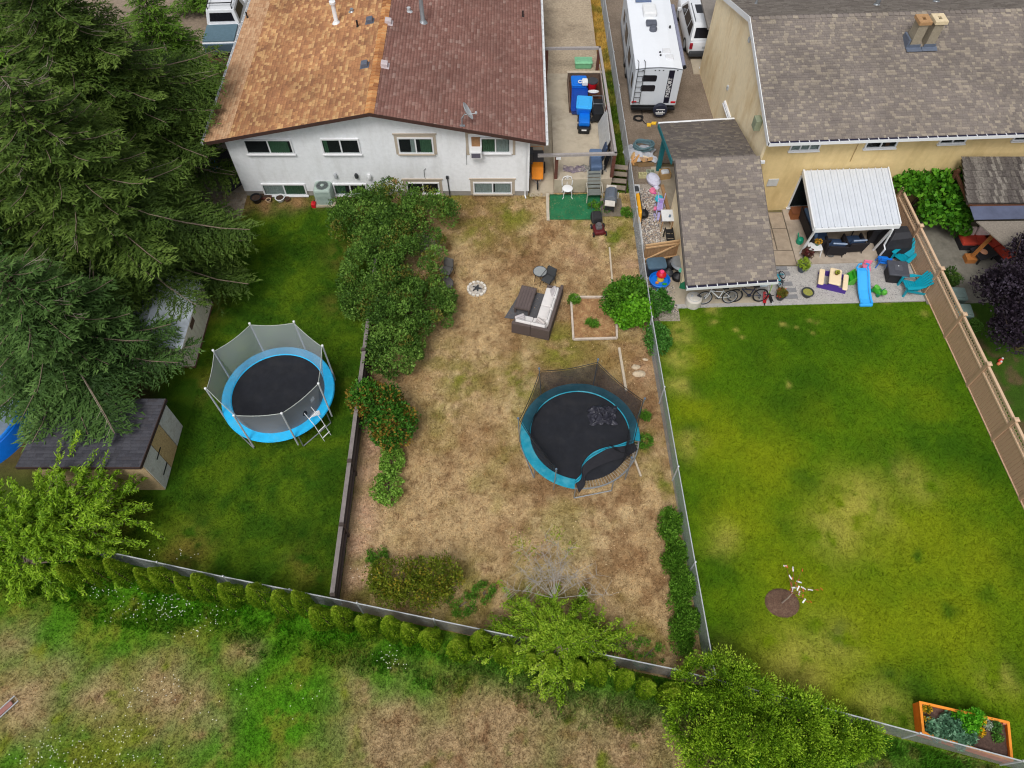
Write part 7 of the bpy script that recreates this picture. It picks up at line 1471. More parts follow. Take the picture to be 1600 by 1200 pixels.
for k, (dx, dy, rz_, c_, ln_, lb) in enumerate([(-.45,-.15,1.2,(226,186,130),.75,'pale split log nearest the chain link fence'),(-.25,-.2,.9,(214,160,98),.6,'orange split log leaning on the pale log'),(.0,-.15,-.5,(166,136,110),.7,'grey brown split log on top of the woodpile'),(.15,-.05,-.2,(222,204,176),.6,'creamy split log below the garden hose'),(.3,-.2,.5,(204,160,110),.6,'tan split log at the right of the woodpile'),(-.1,-.38,.05,(110,86,54),.95,'long dark plank at the front of the woodpile'),(.25,-.42,.1,(120,96,66),.8,'short dark plank at the front of the woodpile')]):
    mb = MB(); mb.ext([(-ln_/2,-.09,0),(-ln_/2,.09,0),(-ln_/2,.0,.15)], (ln_,0,0)); o = obj('firewood', mb, pm('wood_'+str(k), c_, .85, var=.2, scale=14)); o.location = (wpile.x+dx, wpile.y+dy, .16 if k < 5 else .03); o.rotation_euler = (0, rnd.uniform(-.3,.3) if k < 5 else 0, rz_); tag(o, lb, 'firewood', 'woodpile under the tarp')
for (u, v, lb, c_) in [(1004,274,'yellowish concrete block in front of the woodpile',(190,184,140)),(1016,270,'mossy grey concrete block beside the yellowish block',(150,158,138))]:
    p = P(u, v, .1); t = thing('concrete_block', lb, 'block', (p.x,p.y,.01)); obj('shell', MB().bx(-.2,-.12,0,.2,-.08,.2).bx(-.2,.08,0,.2,.12,.2).bx(-.2,-.079,0,-.16,.079,.2).bx(.16,-.079,0,.2,.079,.2).bx(-.02,-.079,0,.02,.079,.2), pm('block_'+lb[:3], c_, .9, var=.2), t)
p = P(1021,281,.2); t = thing('white_sack', 'full lavender white sack at the head of the pebble bed', 'sack', (p.x,p.y,.01), R(30)); obj('sack', MB().lathe([(.1,0),(.34,.08),(.38,.22),(.28,.38),(.1,.44),(.01,.45)], (0,0,0), 16, None, .8, 1.15), pm('lavender_white', (204,204,222), .6), t, smooth=True); obj('neck', MB().lathe([(.1,0),(.16,.1),(.07,.2),(.01,.2)], (-.1,-.42,.0), 10), pm('lavender_white', (204,204,222)), t)
p = P(1037,272,.2); t = thing('cardboard_box', 'open cardboard box of rubbish by the teal post', 'box', (p.x+.05,p.y,.02), R(10)); obj('box', MB().bx(-.25,-.2,0,.25,.2,.02).bx(-.25,-.2,.021,.25,-.18,.36).bx(-.25,.18,.021,.25,.2,.36).bx(-.25,-.179,.021,-.23,.179,.36).bx(.23,-.179,.021,.25,.179,.36), pm('cardboard', (196,160,108), .9), t); obj('rubbish', MB().rbox((0,0,.3),(.4,.3,.2),.08), white, t)
p = P(1020,297,.1); t = thing('pink_helmet', 'pink helmet lying on the pebbles', 'helmet', (p.x,p.y,.02)); obj('shell', MB().lathe([(.15,0),(.16,.06),(.11,.14),(.01,.17)], (0,0,0), 14, None, 1, 1.2), pink, t, smooth=True); obj('visor', MB().rbox((.08,-.16,.04),(.16,.1,.03),.03), pm('magenta_plastic', (210,80,160), .4), t)
p = P(1030,330,.1); t = thing('doll_stroller', 'lilac and turquoise toy stroller on the pebbles', 'toy stroller', (p.x,p.y,.0), R(-10))
obj('seat', MB().rbox((0,.1,.32),(.3,.5,.08),.06).rbox((0,.32,.45),(.3,.1,.3),.05), pm('lilac_cloth', (170,150,206), .7), t); obj('hood', MB().lathe([(.2,0),(.17,.12),(.02,.18)], (-.1,.45,.42), 12), pm('turquoise_plastic', (60,178,200), .5), t, smooth=True); obj('frame', MB().tube([(-.18,-.6,.02),(-.1,.1,.4),(-.16,.6,.7)],.018,5).tube([(.18,-.6,.02),(.1,.1,.4),(.16,.6,.7)],.018,5).tube([(-.25,.05,.08),(.25,.05,.08)],.014,5), pm('lilac_bar', (176,170,214), .5), t); obj('footrest', MB().rbox((0,-.35,.12),(.14,.5,.05),.03), pm('lilac_bar', (176,170,214)), t); obj('tray', MB().rbox((-.22,-.05,.3),(.14,.2,.1),.04), pink, t)
for sx in (-.22,.22):
    for sy in (-.25,.4): obj('wheel', MB().ring((sx,sy,.08),.07,.02,'x',12,5), pm('lilac_bar', (176,170,214)), t)
p = P(995,326,.3); t = thing('toy_sled', 'orange yellow plastic sled leaning on the fence', 'sled', (5.84,25.35,0)); obj('hull', MB().ext([(0,-.85,.05),(0,-.5,.0),(0,.5,.0),(0,.85,.1),(0,.7,.5),(0,-.6,.55)], (.16,0,.04)), pm('amber_plastic', (232,166,36), .4), t, bevel=.04); obj('rim', MB().tube([(.17,-.85,.09),(.17,.85,.14),(.17,.7,.54),(.17,-.6,.59)], .025, 5, True), dgrey, t)
p = P(1006,333,.2); t = thing('black_bag', 'black bag slumped beside the orange sled', 'bag', (p.x,p.y,0)); obj('bag', MB().lathe([(.15,0),(.24,.1),(.22,.25),(.1,.34),(.01,.36)], (0,0,0), 12), black, t, smooth=True); obj('strap', MB().ring((.05,0,.35),.12,.018,'x',14,5), black, t)
tag(obj('white_board', MB().ext([(5.92,22.6,.02),(5.92,24.3,.02),(5.80,24.3,.7),(5.80,22.6,.7)], (.03,0,0)), white), 'long white board standing along the fence above the gate', 'board')
p = P(984,296,.2); t = thing('white_crate', 'white crate beside the fence near the timber steps', 'crate', (5.95,26.6,0)); obj('crate', MB().bx(-.15,-.25,0,.15,.25,.02).bx(-.15,-.25,.021,-.13,.25,.3).bx(.13,-.25,.021,.15,.25,.3).bx(-.129,-.25,.021,.129,-.23,.3).bx(-.129,.23,.021,.129,.25,.3), white, t); obj('contents', MB().rbox((0,0,.18),(.22,.4,.2),.05), dgrey, t)
p = P(1055,338,.6); t = thing('work_table', 'white topped work table against the garage wall', 'table', (7.12,24.35,.03)); obj('top', MB().bx(-.3,-.35,.7,.24,.35,.74), white, t); obj('mug', MB().lathe([(.05,.741),(.05,.84),(.01,.83)], (.05,-.1,0), 10), pm('slate_cap', (96,116,136)), t)
for (sx, sy) in ((-.26,-.3),(.2,-.3),(-.26,.3),(.2,.3)): obj('leg', MB().bx(sx-.02,sy-.02,0,sx+.02,sy+.02,.7), wood_t, t)
t = thing('black_stand', 'black metal stand beside the work table and gate', 'stand', (7.1,23.2,.03)); mb = MB()
for x in (-.16,.16): mb.tube([(x,-.5,0),(x,-.5,.6),(x,.5,.6),(x,.5,0)], .03, 5)
obj('frame', mb, black, t)
for y in (-.3,0,.3): obj('shelf', MB().bx(-.18,y-.1,.58,.18,y+.1,.62), black, t)
# corner below the gate
p = P(1025,426,.3); t = thing('lidded_bin', 'big slate blue lidded bin below the tan gate', 'bin', (p.x,p.y+.25,0), R(5)); obj('bin', MB().rbox((0,0,.3),(.72,.52,.6),.08,top=1.1), pm('deep_slate', (38,52,72), .5), t); obj('lid', MB().rbox((0,0,.64),(.86,.64,.09),.14), pm('slate_lid', (74,98,116), .45), t, smooth=True)
p = P(1030,440,.3); t = thing('water_table', 'round blue toy water table with red dome spinner', 'toy', (p.x,p.y,0)); obj('basin', MB().lathe([(.3,.25),(.42,.3),(.46,.46),(.42,.48),(.38,.34),(.01,.32)], (0,0,0), 24), blue, t, smooth=True)
for k in range(3): a = k*2.1+.3; obj('leg', MB().tube([(.34*math.cos(a),.34*math.sin(a),.32),(.4*math.cos(a),.4*math.sin(a),0)], .05, 6), pm('aqua_plastic', (60,190,190), .4), t)
obj('tower', MB().lathe([(.16,.33),(.14,.5),(.1,.6)], (.06,.1,0), 12), yellow_p, t, smooth=True); obj('spinner', MB().lathe([(.22,.6),(.2,.68),(.1,.76),(.01,.78)], (.06,.14,0), 16), red, t, smooth=True); obj('cap', MB().lathe([(.1,.765),(.09,.82),(.01,.84)], (.06,.14,0), 12), pm('hot_pink', (236,70,120), .4), t, smooth=True); obj('scoop', MB().rbox((-.12,-.12,.38),(.14,.1,.08),.03), orange_p, t); obj('boat', MB().rbox((.2,-.2,.38),(.2,.1,.06),.03), green_p, t)
p = P(1058,419,.4); t = thing('wheelbarrow', 'grey wheelbarrow tray turned against the garage wall', 'wheelbarrow', (p.x+.05,p.y+.1,0), R(15)); obj('tray', MB().lathe([(.05,.45),(.3,.5),(.36,.62),(.3,.72),(.01,.74)], (0,0,0), 16, None, 1, 1.2), grey_m, t, smooth=True); obj('handle', MB().tube([(.15,.2,.6),(.25,.7,1.0),(.28,.9,1.1)], .022, 5), black, t); obj('wheel', MB().ring((0,-.4,.2),.16,.05,'x',16,6), rubber, t); obj('leg', MB().tube([(-.2,.2,.5),(-.22,.25,0)], .02, 5).tube([(.2,.2,.5),(.22,.25,0)], .02, 5), black, t)
for (u, v, r_, h_, lb, m_) in [(1046,414,.3,.6,'black refuse sack behind the water table',black),(1044,426,.24,.4,'dark sack at the right of slate blue bin',dgrey),(1060,432,.28,.45,'dark tub of garden things under the wheelbarrow',black)]:
    p = P(u, v, .2); t = thing('refuse_sack', lb, 'sack', (p.x,p.y,0)); obj('sack', MB().lathe([(r_*.6,0),(r_,h_*.25),(r_*.95,h_*.6),(r_*.4,h_*.9),(.01,h_)], (0,0,0), 13, None, 1, .9), m_, t, smooth=True); obj('knot', MB().lathe([(.03,h_*.97),(.06,h_*1.08),(.01,h_*1.1)], (0,0,0), 8), m_, t)
p = P(1064,424,.5); t = thing('toy_ball', 'mint green ball resting on the dark tub', 'ball', (p.x,p.y,.46)); obj('ball', MB().lathe([(.01,0),(.1,.04),(.14,.13),(.1,.22),(.01,.26)], (0,0,0), 14), pm('mint_ball', (90,190,160), .4), t, smooth=True); obj('seam', MB().ring((0,0,.13),.141,.004,'z',18,4), white, t)
p = P(1072,440,.5); t = thing('leaning_slide', 'dark green plastic slide board leaning at the garage corner', 'board', (p.x,p.y,0), R(-12)); obj('board', MB().rbox((0,.15,.5),(.36,.06,1.0),.03,0,R(-18)), pm('dark_green_plastic', (30,120,84), .45), t); obj('rim', MB().tube([(-.18,0,.02),(-.18,.32,.98),(.18,.32,.98),(.18,0,.02)], .03, 6), pm('dark_green_plastic', (30,120,84)), t)
p = P(1084,468,.3); t = thing('white_tank', 'white round lidded tank at the garage corner', 'tank', (p.x,p.y,.0)); obj('tank', MB().lathe([(.33,0),(.35,.3),(.34,.42),(.3,.46),(.01,.5)], (0,0,0), 24), pm('dirty_white', (206,204,196)), t, smooth=True); obj('lid_ring', MB().ring((0,0,.465),.25,.012,'z',24,5), lgrey, t); obj('handle', MB().rbox((.2,.02,.52),(.2,.08,.05),.02,R(-30)), dgrey, t); obj('valve', MB().lathe([(.06,.48),(.05,.54),(.01,.55)], (-.1,.05,0), 10), lgrey, t)

# ------------------------------------------------------------------ bicycles and scooters
def bike(label, cx, cy, rz_, frame_m, fork_m, r=.34, wb=1.08, lean=R(12), lite=False):
    t = thing('bicycle', label, 'bicycle', (cx, cy, .035), rz_); t.rotation_euler = (lean, 0, rz_)
    for s, nm in ((-1,'rear'),(1,'front')):
        w_ = obj('wheel', MB().ring((s*wb/2,0,r),r-.03,.026,'y',30,6), rubber, t); mb = MB()
        for k in range(9): a = k*math.pi/9; mb.tube([(s*wb/2-math.cos(a)*(r-.04),0,r-math.sin(a)*(r-.04)),(s*wb/2+math.cos(a)*(r-.04),0,r+math.sin(a)*(r-.04))], .004, 3)
        obj('spokes', mb, lgrey, w_, kind='stuff'); obj('hub', MB().tube([(s*wb/2,-.05,r),(s*wb/2,.05,r)], .03, 8), dgrey, w_); obj('rim', MB().ring((s*wb/2,0,r),r-.062,.012,'y',26,5), lgrey if lite else dgrey, w_)
    bb = (-.08,0,r-.03); ht = (wb/2-.2,0,r+.38); st2 = (-.22,0,r+.36)
    obj('frame', MB().tube([bb,ht],.026,6).tube([bb,st2],.022,6).tube([(st2[0]+.04,0,st2[2]-.08),(ht[0],0,ht[2]-.02)],.022,6).tube([bb,(-wb/2,0,r)],.015,6).tube([(st2[0],0,st2[2]-.05),(-wb/2,0,r)],.014,6), frame_m, t)
    obj('fork', MB().tube([(ht[0]-.03,0,ht[2]+.08),(ht[0]+.06,.05,r+.2),(wb/2,.06,r)],.018,6).tube([(ht[0]+.06,-.05,r+.2),(wb/2,-.06,r)],.018,6), fork_m, t)
    obj('saddle', MB().rbox((st2[0]-.06,0,st2[2]+.13),(.27,.15,.06),.05).tube([st2,(st2[0]-.03,0,st2[2]+.1)],.014,5), black, t)
    obj('handlebar', MB().tube([(ht[0]-.12,-.3,ht[2]+.18),(ht[0]-.04,-.14,ht[2]+.18),(ht[0]-.03,0,ht[2]+.12),(ht[0]-.04,.14,ht[2]+.18),(ht[0]-.12,.3,ht[2]+.18)],.014,6).tube([(ht[0]-.03,0,ht[2]+.12),(ht[0]-.03,0,ht[2])],.018,6), black, t)
    obj('crank', MB().lathe([(.09,-.01),(.09,.01),(.01,.012)], (0,0,0), 14, Matrix.Translation((bb[0],-.04,bb[2])) @ Euler((R(90),0,0)).to_matrix().to_4x4()).tube([(bb[0],-.08,bb[2]),(bb[0]+.12,-.08,bb[2]-.1)],.012,5), dgrey, t)
    return t
p = P(1118,475,0); bike('white framed bicycle leaning on the garage wall', p.x, p.y-.02, R(183), white, white, .35, 1.1, R(14), True)
p = P(1165,472,0); bike('dark blue mountain bicycle right of the white bicycle', p.x, p.y-.02, R(181), pm('navy_frame', (40,46,72), .35), pm('tan_fork', (150,140,124), .5), .35, 1.1, R(14))
p = P(1226,440,.1); t = bike('small teal child bicycle beside the stepping pavers', p.x, p.y, R(70), teal, teal, .2, .62, R(-55), True)
p = P(1197,468,.1); t = thing('scooter', 'red kick scooter lying at the end of the bicycles', 'scooter', (p.x-.05,p.y+.1,.05), R(80))
obj('deck', MB().rbox((0,0,.08),(.62,.14,.05),.04), red, t); obj('stem', MB().tube([(-.3,0,.1),(-.42,.02,.72)], .02, 6), red, t); obj('handlebar', MB().tube([(-.42,-.2,.74),(-.42,.2,.74)], .018, 6), black, t)
for x in (-.36,.34): obj('wheel', MB().ring((x,0,.06),.055,.018,'y',12,5), rubber, t)
p = P(1204,466,.1); t = thing('scooter', 'lime green and black scooter beside the red one', 'scooter', (p.x,p.y,.05), R(95)); obj('deck', MB().rbox((0,0,.07),(.5,.13,.05),.04), black, t); obj('stem', MB().tube([(.25,0,.08),(.33,0,.7)], .02, 6), pm('lime_plastic', (150,200,60), .4), t); obj('handlebar', MB().tube([(.33,-.18,.72),(.33,.18,.72)], .018, 6), pm('lime_plastic', (150,200,60)), t); obj('wheel', MB().ring((.3,0,.06),.055,.018,'y',12,5).ring((-.28,0,.06),.055,.018,'y',12,5), white, t)
p = P(1192,452,.3); t = thing('folded_stroller', 'white framed folded stroller behind the blue bicycle', 'stroller', (p.x,p.y+.15,.03), R(10)); mb = MB()
for s in (-.22,.22): mb.tube([(s,-.35,.05),(s*.9,.1,.6),(s*.8,.25,.95)], .016, 5); mb.tube([(s,.4,.05),(s*.9,-.05,.5),(s*.85,-.15,.8)], .016, 5)
mb.tube([(-.2,.25,.95),(.2,.25,.95)], .016, 5); obj('frame', mb, lgrey, t); obj('seat', MB().rbox((0,.05,.42),(.34,.34,.06),.05).rbox((-.02,.25,.6),(.3,.06,.4),.04), pm('pale_blue_cloth', (190,204,214), .8), t)
for (sx, sy) in ((-.22,-.38),(.22,-.38),(-.22,.42),(.22,.42)): obj('wheel', MB().ring((sx,sy,.07),.06,.02,'x',12,5), dgrey, t)

# ------------------------------------------------------------------ patio
GP = H((60,96,24),(96,132,40),(140,164,60))
pot('red and orange flowers in a dark pot by the stepping pavers', 1219, 464, .2, .25, dgrey, H((84,100,36),(110,90,40)), .22, .28, 26, .07, .05, .016, None, 'plant pot', H((176,40,56),(206,110,40),(190,60,84)))
pot('wide dark pot with flat yellow green sedum', 1261, 459, .25, .24, dgrey, None, z=.016, soil_m=pm('sedum', (140,140,66), .95, var=.3, scale=20))
pot('green bushy plant in a blue grey pot at the slab corner', 1253, 420, .2, .3, pm('blue_grey_pot', (70,80,92), .5), H((84,112,20),(126,150,40),(160,176,70)), .27, .3, 36, .08, .03, .016)
pot('dark red leaved plant beside the patio roof post', 1259, 402, .16, .2, dgrey, H((70,30,34),(96,44,44),(60,60,40)), .2, .35, 24, .09, .04, .05)
t = thing('toy_picnic_table', 'cream and purple child picnic table on the gravel', 'toy table', (*P(1296,440,.1).to_tuple()[:2], .016), R(-18))
obj('tabletop', MB().rbox((.12,0,.46),(.5,.92,.06),.06), cream, t); obj('bench', MB().rbox((-.4,0,.27),(.24,.9,.06),.06), cream, t); obj('bench', MB().rbox((.62,0,.27),(.22,.9,.06),.06), cream, t)
for y in (-.4,.4): obj('leg_panel', MB().ext([(-.5,y-.03,0),(.72,y-.03,0),(.7,y-.03,.24),(.36,y-.03,.26),(.3,y-.03,.43),(-.06,y-.03,.43),(-.14,y-.03,.26),(-.5,y-.03,.24)], (0,.06,0)), purple, t)
q = wmat(t) @ Vector((.14,.12,.49)); pot('little pot with a yellow green plant on picnic table', 0, 0, .09, .12, pm('brown_clay', (96,64,48)), None).location = q
pp_ = [o for o in bpy.data.objects if o.name.startswith('plant_pot') and o.get('label','').startswith('little pot with a yellow')][0]
SC.view_layers[0].update()
C = sph(120)*np.array([.11,.11,.06])+np.array([q.x,q.y,q.z+.15]); V, F = leafverts(C, sph(120)+np.array([0,0,.5]), .06, .03); nbuild('plant', V, F, leafmat, pp_, cols=np.repeat(pal(H((110,120,30),(160,166,60)), NR.rand(120)), 4, 0), inv=wmat(pp_).inverted())
p = P(1346,446,.2)
t = thing('toy_slide', 'bright blue toddler slide with green steps on the gravel', 'slide', (p.x,p.y,.016), R(1))
mb = MB(); pr = [(.62,.62),(.45,.62),(.2,.5),(-.3,.22),(-.7,.1),(-.95,.08)]
for (y0, z0), (y1, z1) in zip(pr[:-1], pr[1:]): mb.add([(-.2,y0,z0),(.2,y0,z0),(.2,y1,z1),(-.2,y1,z1),(-.2,y0,z0-.05),(.2,y0,z0-.05),(.2,y1,z1-.05),(-.2,y1,z1-.05)], [(0,3,2,1),(4,5,6,7),(0,1,5,4),(1,2,6,5),(2,3,7,6),(3,0,4,7)])
obj('chute', mb, sky_b, t)
for s in (-1,1): obj('side_wall', MB().tube([(s*.23,y,z+.06) for y, z in pr], .05, 6), sky_b, t); 
obj('top_grip', MB().tube([(-.24,.6,.66),(-.22,.62,.86),(-.1,.62,.9)], .035, 6).tube([(.24,.6,.66),(.22,.62,.86),(.1,.62,.9)], .035, 6), sky_b, t); obj('foot', MB().rbox((0,-.95,.05),(.56,.16,.1),.05), sky_b, t)
for k in range(3): obj('step', MB().bx(-.62+k*.16,.2,.0+k*.14,-.46+k*.16,.64,.14+k*.15), green_p, t)
for y in (.18, .645): obj('step_side', MB().ext([(-.64,y,0),(-.2,y,0),(-.2,y,.58)], (0,.02,0)), pm('leaf_green_plastic', (90,172,60), .45), t)
p = P(1370,456,.1); t = thing('ride_on_toy', 'green ride on animal toy near the lawn edge', 'toy', (p.x,p.y,.016), R(35)); obj('body', MB().rbox((0,0,.2),(.26,.46,.2),.1), green_p, t, smooth=True); obj('head', MB().lathe([(.02,-.12),(.1,-.08),(.13,0),(.1,.09),(.01,.13)], (0,-.28,.32), 12), pm('leaf_green_plastic', (90,172,60)), t, smooth=True); obj('seat', MB().rbox((0,.1,.32),(.2,.24,.05),.05), pm('leaf_green_plastic', (90,172,60)), t); obj('handle', MB().tube([(-.13,-.18,.42),(.13,-.18,.42)], .02, 5), pm('dark_green_plastic', (30,120,84)), t)
for (sx, sy) in ((-.13,-.16),(.13,-.16),(-.13,.18),(.13,.18)): obj('wheel', MB().lathe([(.02,-.03),(.08,-.03),(.08,.03),(.02,.03)], (0,0,0), 12, Matrix.Translation((sx,sy,.08)) @ Euler((0,R(90),0)).to_matrix().to_4x4()), pm('dark_green_plastic', (30,120,84)), t)
def kid_chair(label, u, v, rz_, m_, s=1.0, z=.016):
    p = P(u, v, .2); t = thing('child_chair', label, 'chair', (p.x,p.y,z), rz_); obj('seat', MB().rbox((0,0,.28*s),(.36*s,.34*s,.05),.05), m_, t); obj('backrest', MB().rbox((0,.17*s,.44*s),(.36*s,.05,.1),.04).tube([(-.15*s,.17*s,.28*s),(-.15*s,.19*s,.5*s)],.025,5).tube([(.15*s,.17*s,.28*s),(.15*s,.19*s,.5*s)],.025,5).rbox((0,.18*s,.53*s),(.38*s,.05,.09),.04), m_, t)
    for (sx, sy) in ((-1,-1),(1,-1),(-1,1),(1,1)): obj('leg', MB().tube([(sx*.14*s,sy*.13*s,.28*s),(sx*.18*s,sy*.17*s,0)], .025, 5), m_, t)
kid_chair('pink child chair behind the blue slide', 1353, 420, R(-8), pink, .95); kid_chair('blue child chair beside the patio roof downspout', 1378, 410, R(170), blue, 1.25)
def adirondack(label, u, v, rz_):
    p = P(u, v, .3); t = thing('adirondack_chair', label, 'chair', (p.x,p.y,.016), rz_, 'turquoise garden chairs')
    for k in range(5): obj('seat_slat', MB().box((0,-.28+k*.115,.36-k*.028),(.52,.1,.03),0,R(-14)), teal, t)
    for k in range(6):
        x = (k-2.5)*.095; h = .82-.035*abs(k-2.5)**1.6; b = Vector((x*.85,.24,.26)); e = Vector((x*1.35,.24+h*.52,.26+h*.84)); d = (e-b).normalized(); sd_ = Vector((1,0,0))*.042; n = d.cross(Vector((1,0,0)))*.012
        obj('back_slat', MB().ext([b-sd_-n, b+sd_-n, e+sd_*1.15-n, e+d*.03-n, e-sd_*1.15-n], n*2), teal, t)
    for s in (-1,1):
        obj('armrest', MB().ext([(s*.27,-.42,.55),(s*.44,-.42,.55),(s*.42,.1,.55),(s*.34,.42,.55),(s*.28,.42,.55)], (0,0,.03)), teal, t); obj('leg', MB().bx(s*.32-.035,-.4,0,s*.32+.035,-.32,.55), teal, t); obj('leg', MB().ext([(s*.3-.02,-.36,.3),(s*.3-.02,-.3,.38),(s*.3-.02,.62,.08),(s*.3-.02,.58,0)], (.04,0,0)), teal, t)
    obj('back_brace', MB().box((0,.5,.62),(.5,.03,.07),0,R(-30)), teal, t)
adirondack('turquoise garden chair beside the black grill cover', 1411, 402, R(-50)); adirondack('turquoise garden chair facing the fire table, backed to the fence', 1424, 447, R(-86))
p = P(1394,432,.1); t = thing('fire_table', 'square slate topped fire table between turquoise chairs', 'table', (p.x+.05,p.y+.02,.016), R(-8)); obj('top', MB().rbox((0,0,.6),(.86,.86,.07),.03), pm('slate_top', (72,74,82), .5), t); obj('base', MB().rbox((0,0,.28),(.66,.66,.56),.03), pm('near_black', (34,33,38), .6), t); obj('burner_lid', MB().bx(-.16,-.16,.636,.16,.16,.645), pm('slate_lid2', (84,86,94), .5), t); obj('knob', MB().lathe([(.03,.646),(.03,.66),(.01,.66)], (.0,.1,0), 8), lgrey, t)
p = P(1395,388,.3); t = thing('covered_grill', 'large barbecue under a black faceted cover beside the fence', 'grill', (p.x,p.y+.15,.05), R(3)); cv = pm('black_cover', (40,41,46), .6, var=.2)
obj('cover', loft([[(-.62,-.5,0),(.62,-.5,0),(.6,.5,0),(-.6,.5,0)],[(-.64,-.48,.55),(.6,-.46,.6),(.58,.46,.6),(-.6,.48,.55)],[(-.5,-.36,1.0),(.5,-.3,1.05),(.48,.36,1.05),(-.46,.38,1.0)],[(-.3,-.1,1.2),(.36,-.08,1.22),(.34,.28,1.22),(-.28,.28,1.2)]]), cv, t, bevel=.03); obj('hem', MB().tube([(-.63,-.51,.02),(.63,-.51,.02),(.61,.51,.02),(-.61,.51,.02)], .02, 5, True), cv, t); obj('handle', MB().lathe([(.05,.95),(.05,1.02),(.01,1.03)], (-.46,-.1,.02), 8), lgrey, t)
p = P(1373,372,.3); t = thing('covered_heater', 'black covered smoker behind the patio roof post', 'grill', (p.x,p.y+.2,.05), R(-15)); obj('cover', loft([[(-.36,-.32,0),(.36,-.32,0),(.36,.32,0),(-.36,.32,0)],[(-.34,-.3,.7),(.34,-.3,.7),(.34,.3,.7),(-.34,.3,.7)],[(-.18,-.16,.95),(.18,-.16,.95),(.18,.16,.95),(-.18,.16,.95)]]), cv, t, bevel=.03); obj('hem', MB().tube([(-.37,-.33,.02),(.37,-.33,.02),(.37,.33,.02),(-.37,.33,.02)], .02, 5, True), cv, t)
wk = pm('black_wicker', (34,31,36), .8, var=.25, scale=60); cu_ = pm('navy_cushion', (52,74,108), .9, var=.08); pale = pm('pale_blue_piping', (150,166,190), .8)
def wchair(label, u, v, rz_):
    p = P(u, v, .2); t = thing('wicker_armchair', label, 'chair', (p.x,p.y,.05), rz_, 'black wicker chairs under the patio roof'); obj('base', MB().bx(-.36,-.36,.1,.36,.36,.28), wk, t, bevel=.03); obj('back', MB().ext([(-.4,.28,.1),(.4,.28,.1),(.42,.44,.78),(-.42,.44,.78)], (0,.09,0)), wk, t, bevel=.03)
    for s in (-1,1): obj('armrest', MB().bx(min(s*.34,s*.44),-.38,.1,max(s*.34,s*.44),.34,.56), wk, t, bevel=.04)
    obj('seat_cushion', MB().rbox((0,-.04,.36),(.64,.64,.14),.06), cu_, t, smooth=True); obj('back_cushion', MB().rbox((0,.26,.62),(.6,.14,.42),.06,0,R(-14)), cu_, t, smooth=True); obj('piping', MB().tube([(-.3,.36,.83),(0,.38,.85),(.3,.36,.83)], .035, 6), pale, t)
    for (sx, sy) in ((-1,-1),(1,-1),(-1,1),(1,1)): obj('leg', MB().tube([(sx*.34,sy*.34,.1),(sx*.37,sy*.38,0)], .025, 5), wk, t)
wchair('black wicker armchair next to the white side table', 1302, 388, R(176)); wchair('black wicker armchair at the right of its twin', 1331, 383, R(184))
p = P(1264,362,.2); t = thing('wicker_sofa', 'black wicker sofa with navy cushions under roof edge', 'sofa', (p.x+.2,p.y,.05), R(4)); obj('base', MB().bx(-.4,-.95,.1,.42,.95,.3), wk, t, bevel=.03); obj('back', MB().ext([(-.4,-.95,.1),(-.32,-.95,.1),(-.44,-.95,.82),(-.52,-.95,.82)], (0,1.9,0)), wk, t, bevel=.03)
for y in (-.99,.9): obj('armrest', MB().bx(-.42,y,.1,.42,y+.09,.58), wk, t, bevel=.03)
for k in range(2): obj('seat_cushion', MB().rbox((.04,-.44+k*.89,.38),(.72,.86,.16),.06), cu_, t, smooth=True); obj('back_cushion', MB().rbox((-.3,-.44+k*.89,.64),(.16,.84,.44),.06,0,0,R(-10)), pm('dusty_blue_cushion', (86,112,146), .9), t, smooth=True)
pi = thing('scatter_cushion', 'pale patterned scatter cushion on the wicker sofa', 'pillow', wmat(t) @ Vector((.0,.45,.6)), R(30)); obj('cover', MB().rbox((0,0,0),(.42,.14,.4),.06,0,R(-30)), pm('rosy_grey', (170,150,148), .9, var=.4, scale=12), pi, smooth=True); obj('piping', MB().tube([(-.2,-.03,.19),(.2,-.03,.19)], .012, 5), white, pi)
p = P(1312,362,.3); t = thing('patio_table', 'black patio table with white plate half under the roof', 'table', (p.x,p.y+.3,.05)); obj('tabletop', MB().rbox((0,0,.5),(1.3,.8,.04),.05), wk, t)
for (sx, sy) in ((-1,-1),(1,-1),(-1,1),(1,1)): obj('leg', MB().tube([(sx*.58,sy*.34,.5),(sx*.6,sy*.36,0)], .03, 5), wk, t)
pl_ = thing('plate', 'white round plate on the black patio table', 'plate', (p.x+.1,p.y+.1,.575)); obj('dish', MB().lathe([(.1,0),(.2,.03),(.2,.04),(.09,.012),(.01,.012)], (0,0,0), 18), white, pl_, smooth=True); obj('bowl', MB().lathe([(.05,.013),(.1,.08),(.085,.08),(.01,.03)], (0,0,0), 14), lgrey, pl_)
p = P(1270,392,.2); t = thing('side_table', 'white plastic side table with a flower pot on it', 'table', (p.x,p.y,.05), R(4)); obj('tabletop', MB().rbox((0,0,.44),(.62,.5,.04),.08), white, t)
for (sx, sy) in ((-1,-1),(1,-1),(-1,1),(1,1)): obj('leg', MB().tube([(sx*.25,sy*.2,.43),(sx*.3,sy*.25,0)], .022, 5), white, t)
q = wmat(t) @ Vector((.1,.08,.462)); t2 = pot('green pot with amber flowers on the white side table', 0, 0, .12, .16, pm('dull_green_pot', (84,110,84), .6)); t2.location = q
C = sph(150)*np.array([.16,.15,.09])+np.array([q.x,q.y,q.z+.22]); V, F = leafverts(C, sph(150)+np.array([0,0,.5]), .08, .045); nbuild('plant', V, F, leafmat, t2, cols=np.repeat(pal(H((84,96,30),(190,140,40),(214,160,50)), NR.rand(150)), 4, 0), inv=Matrix.Translation(q).inverted())
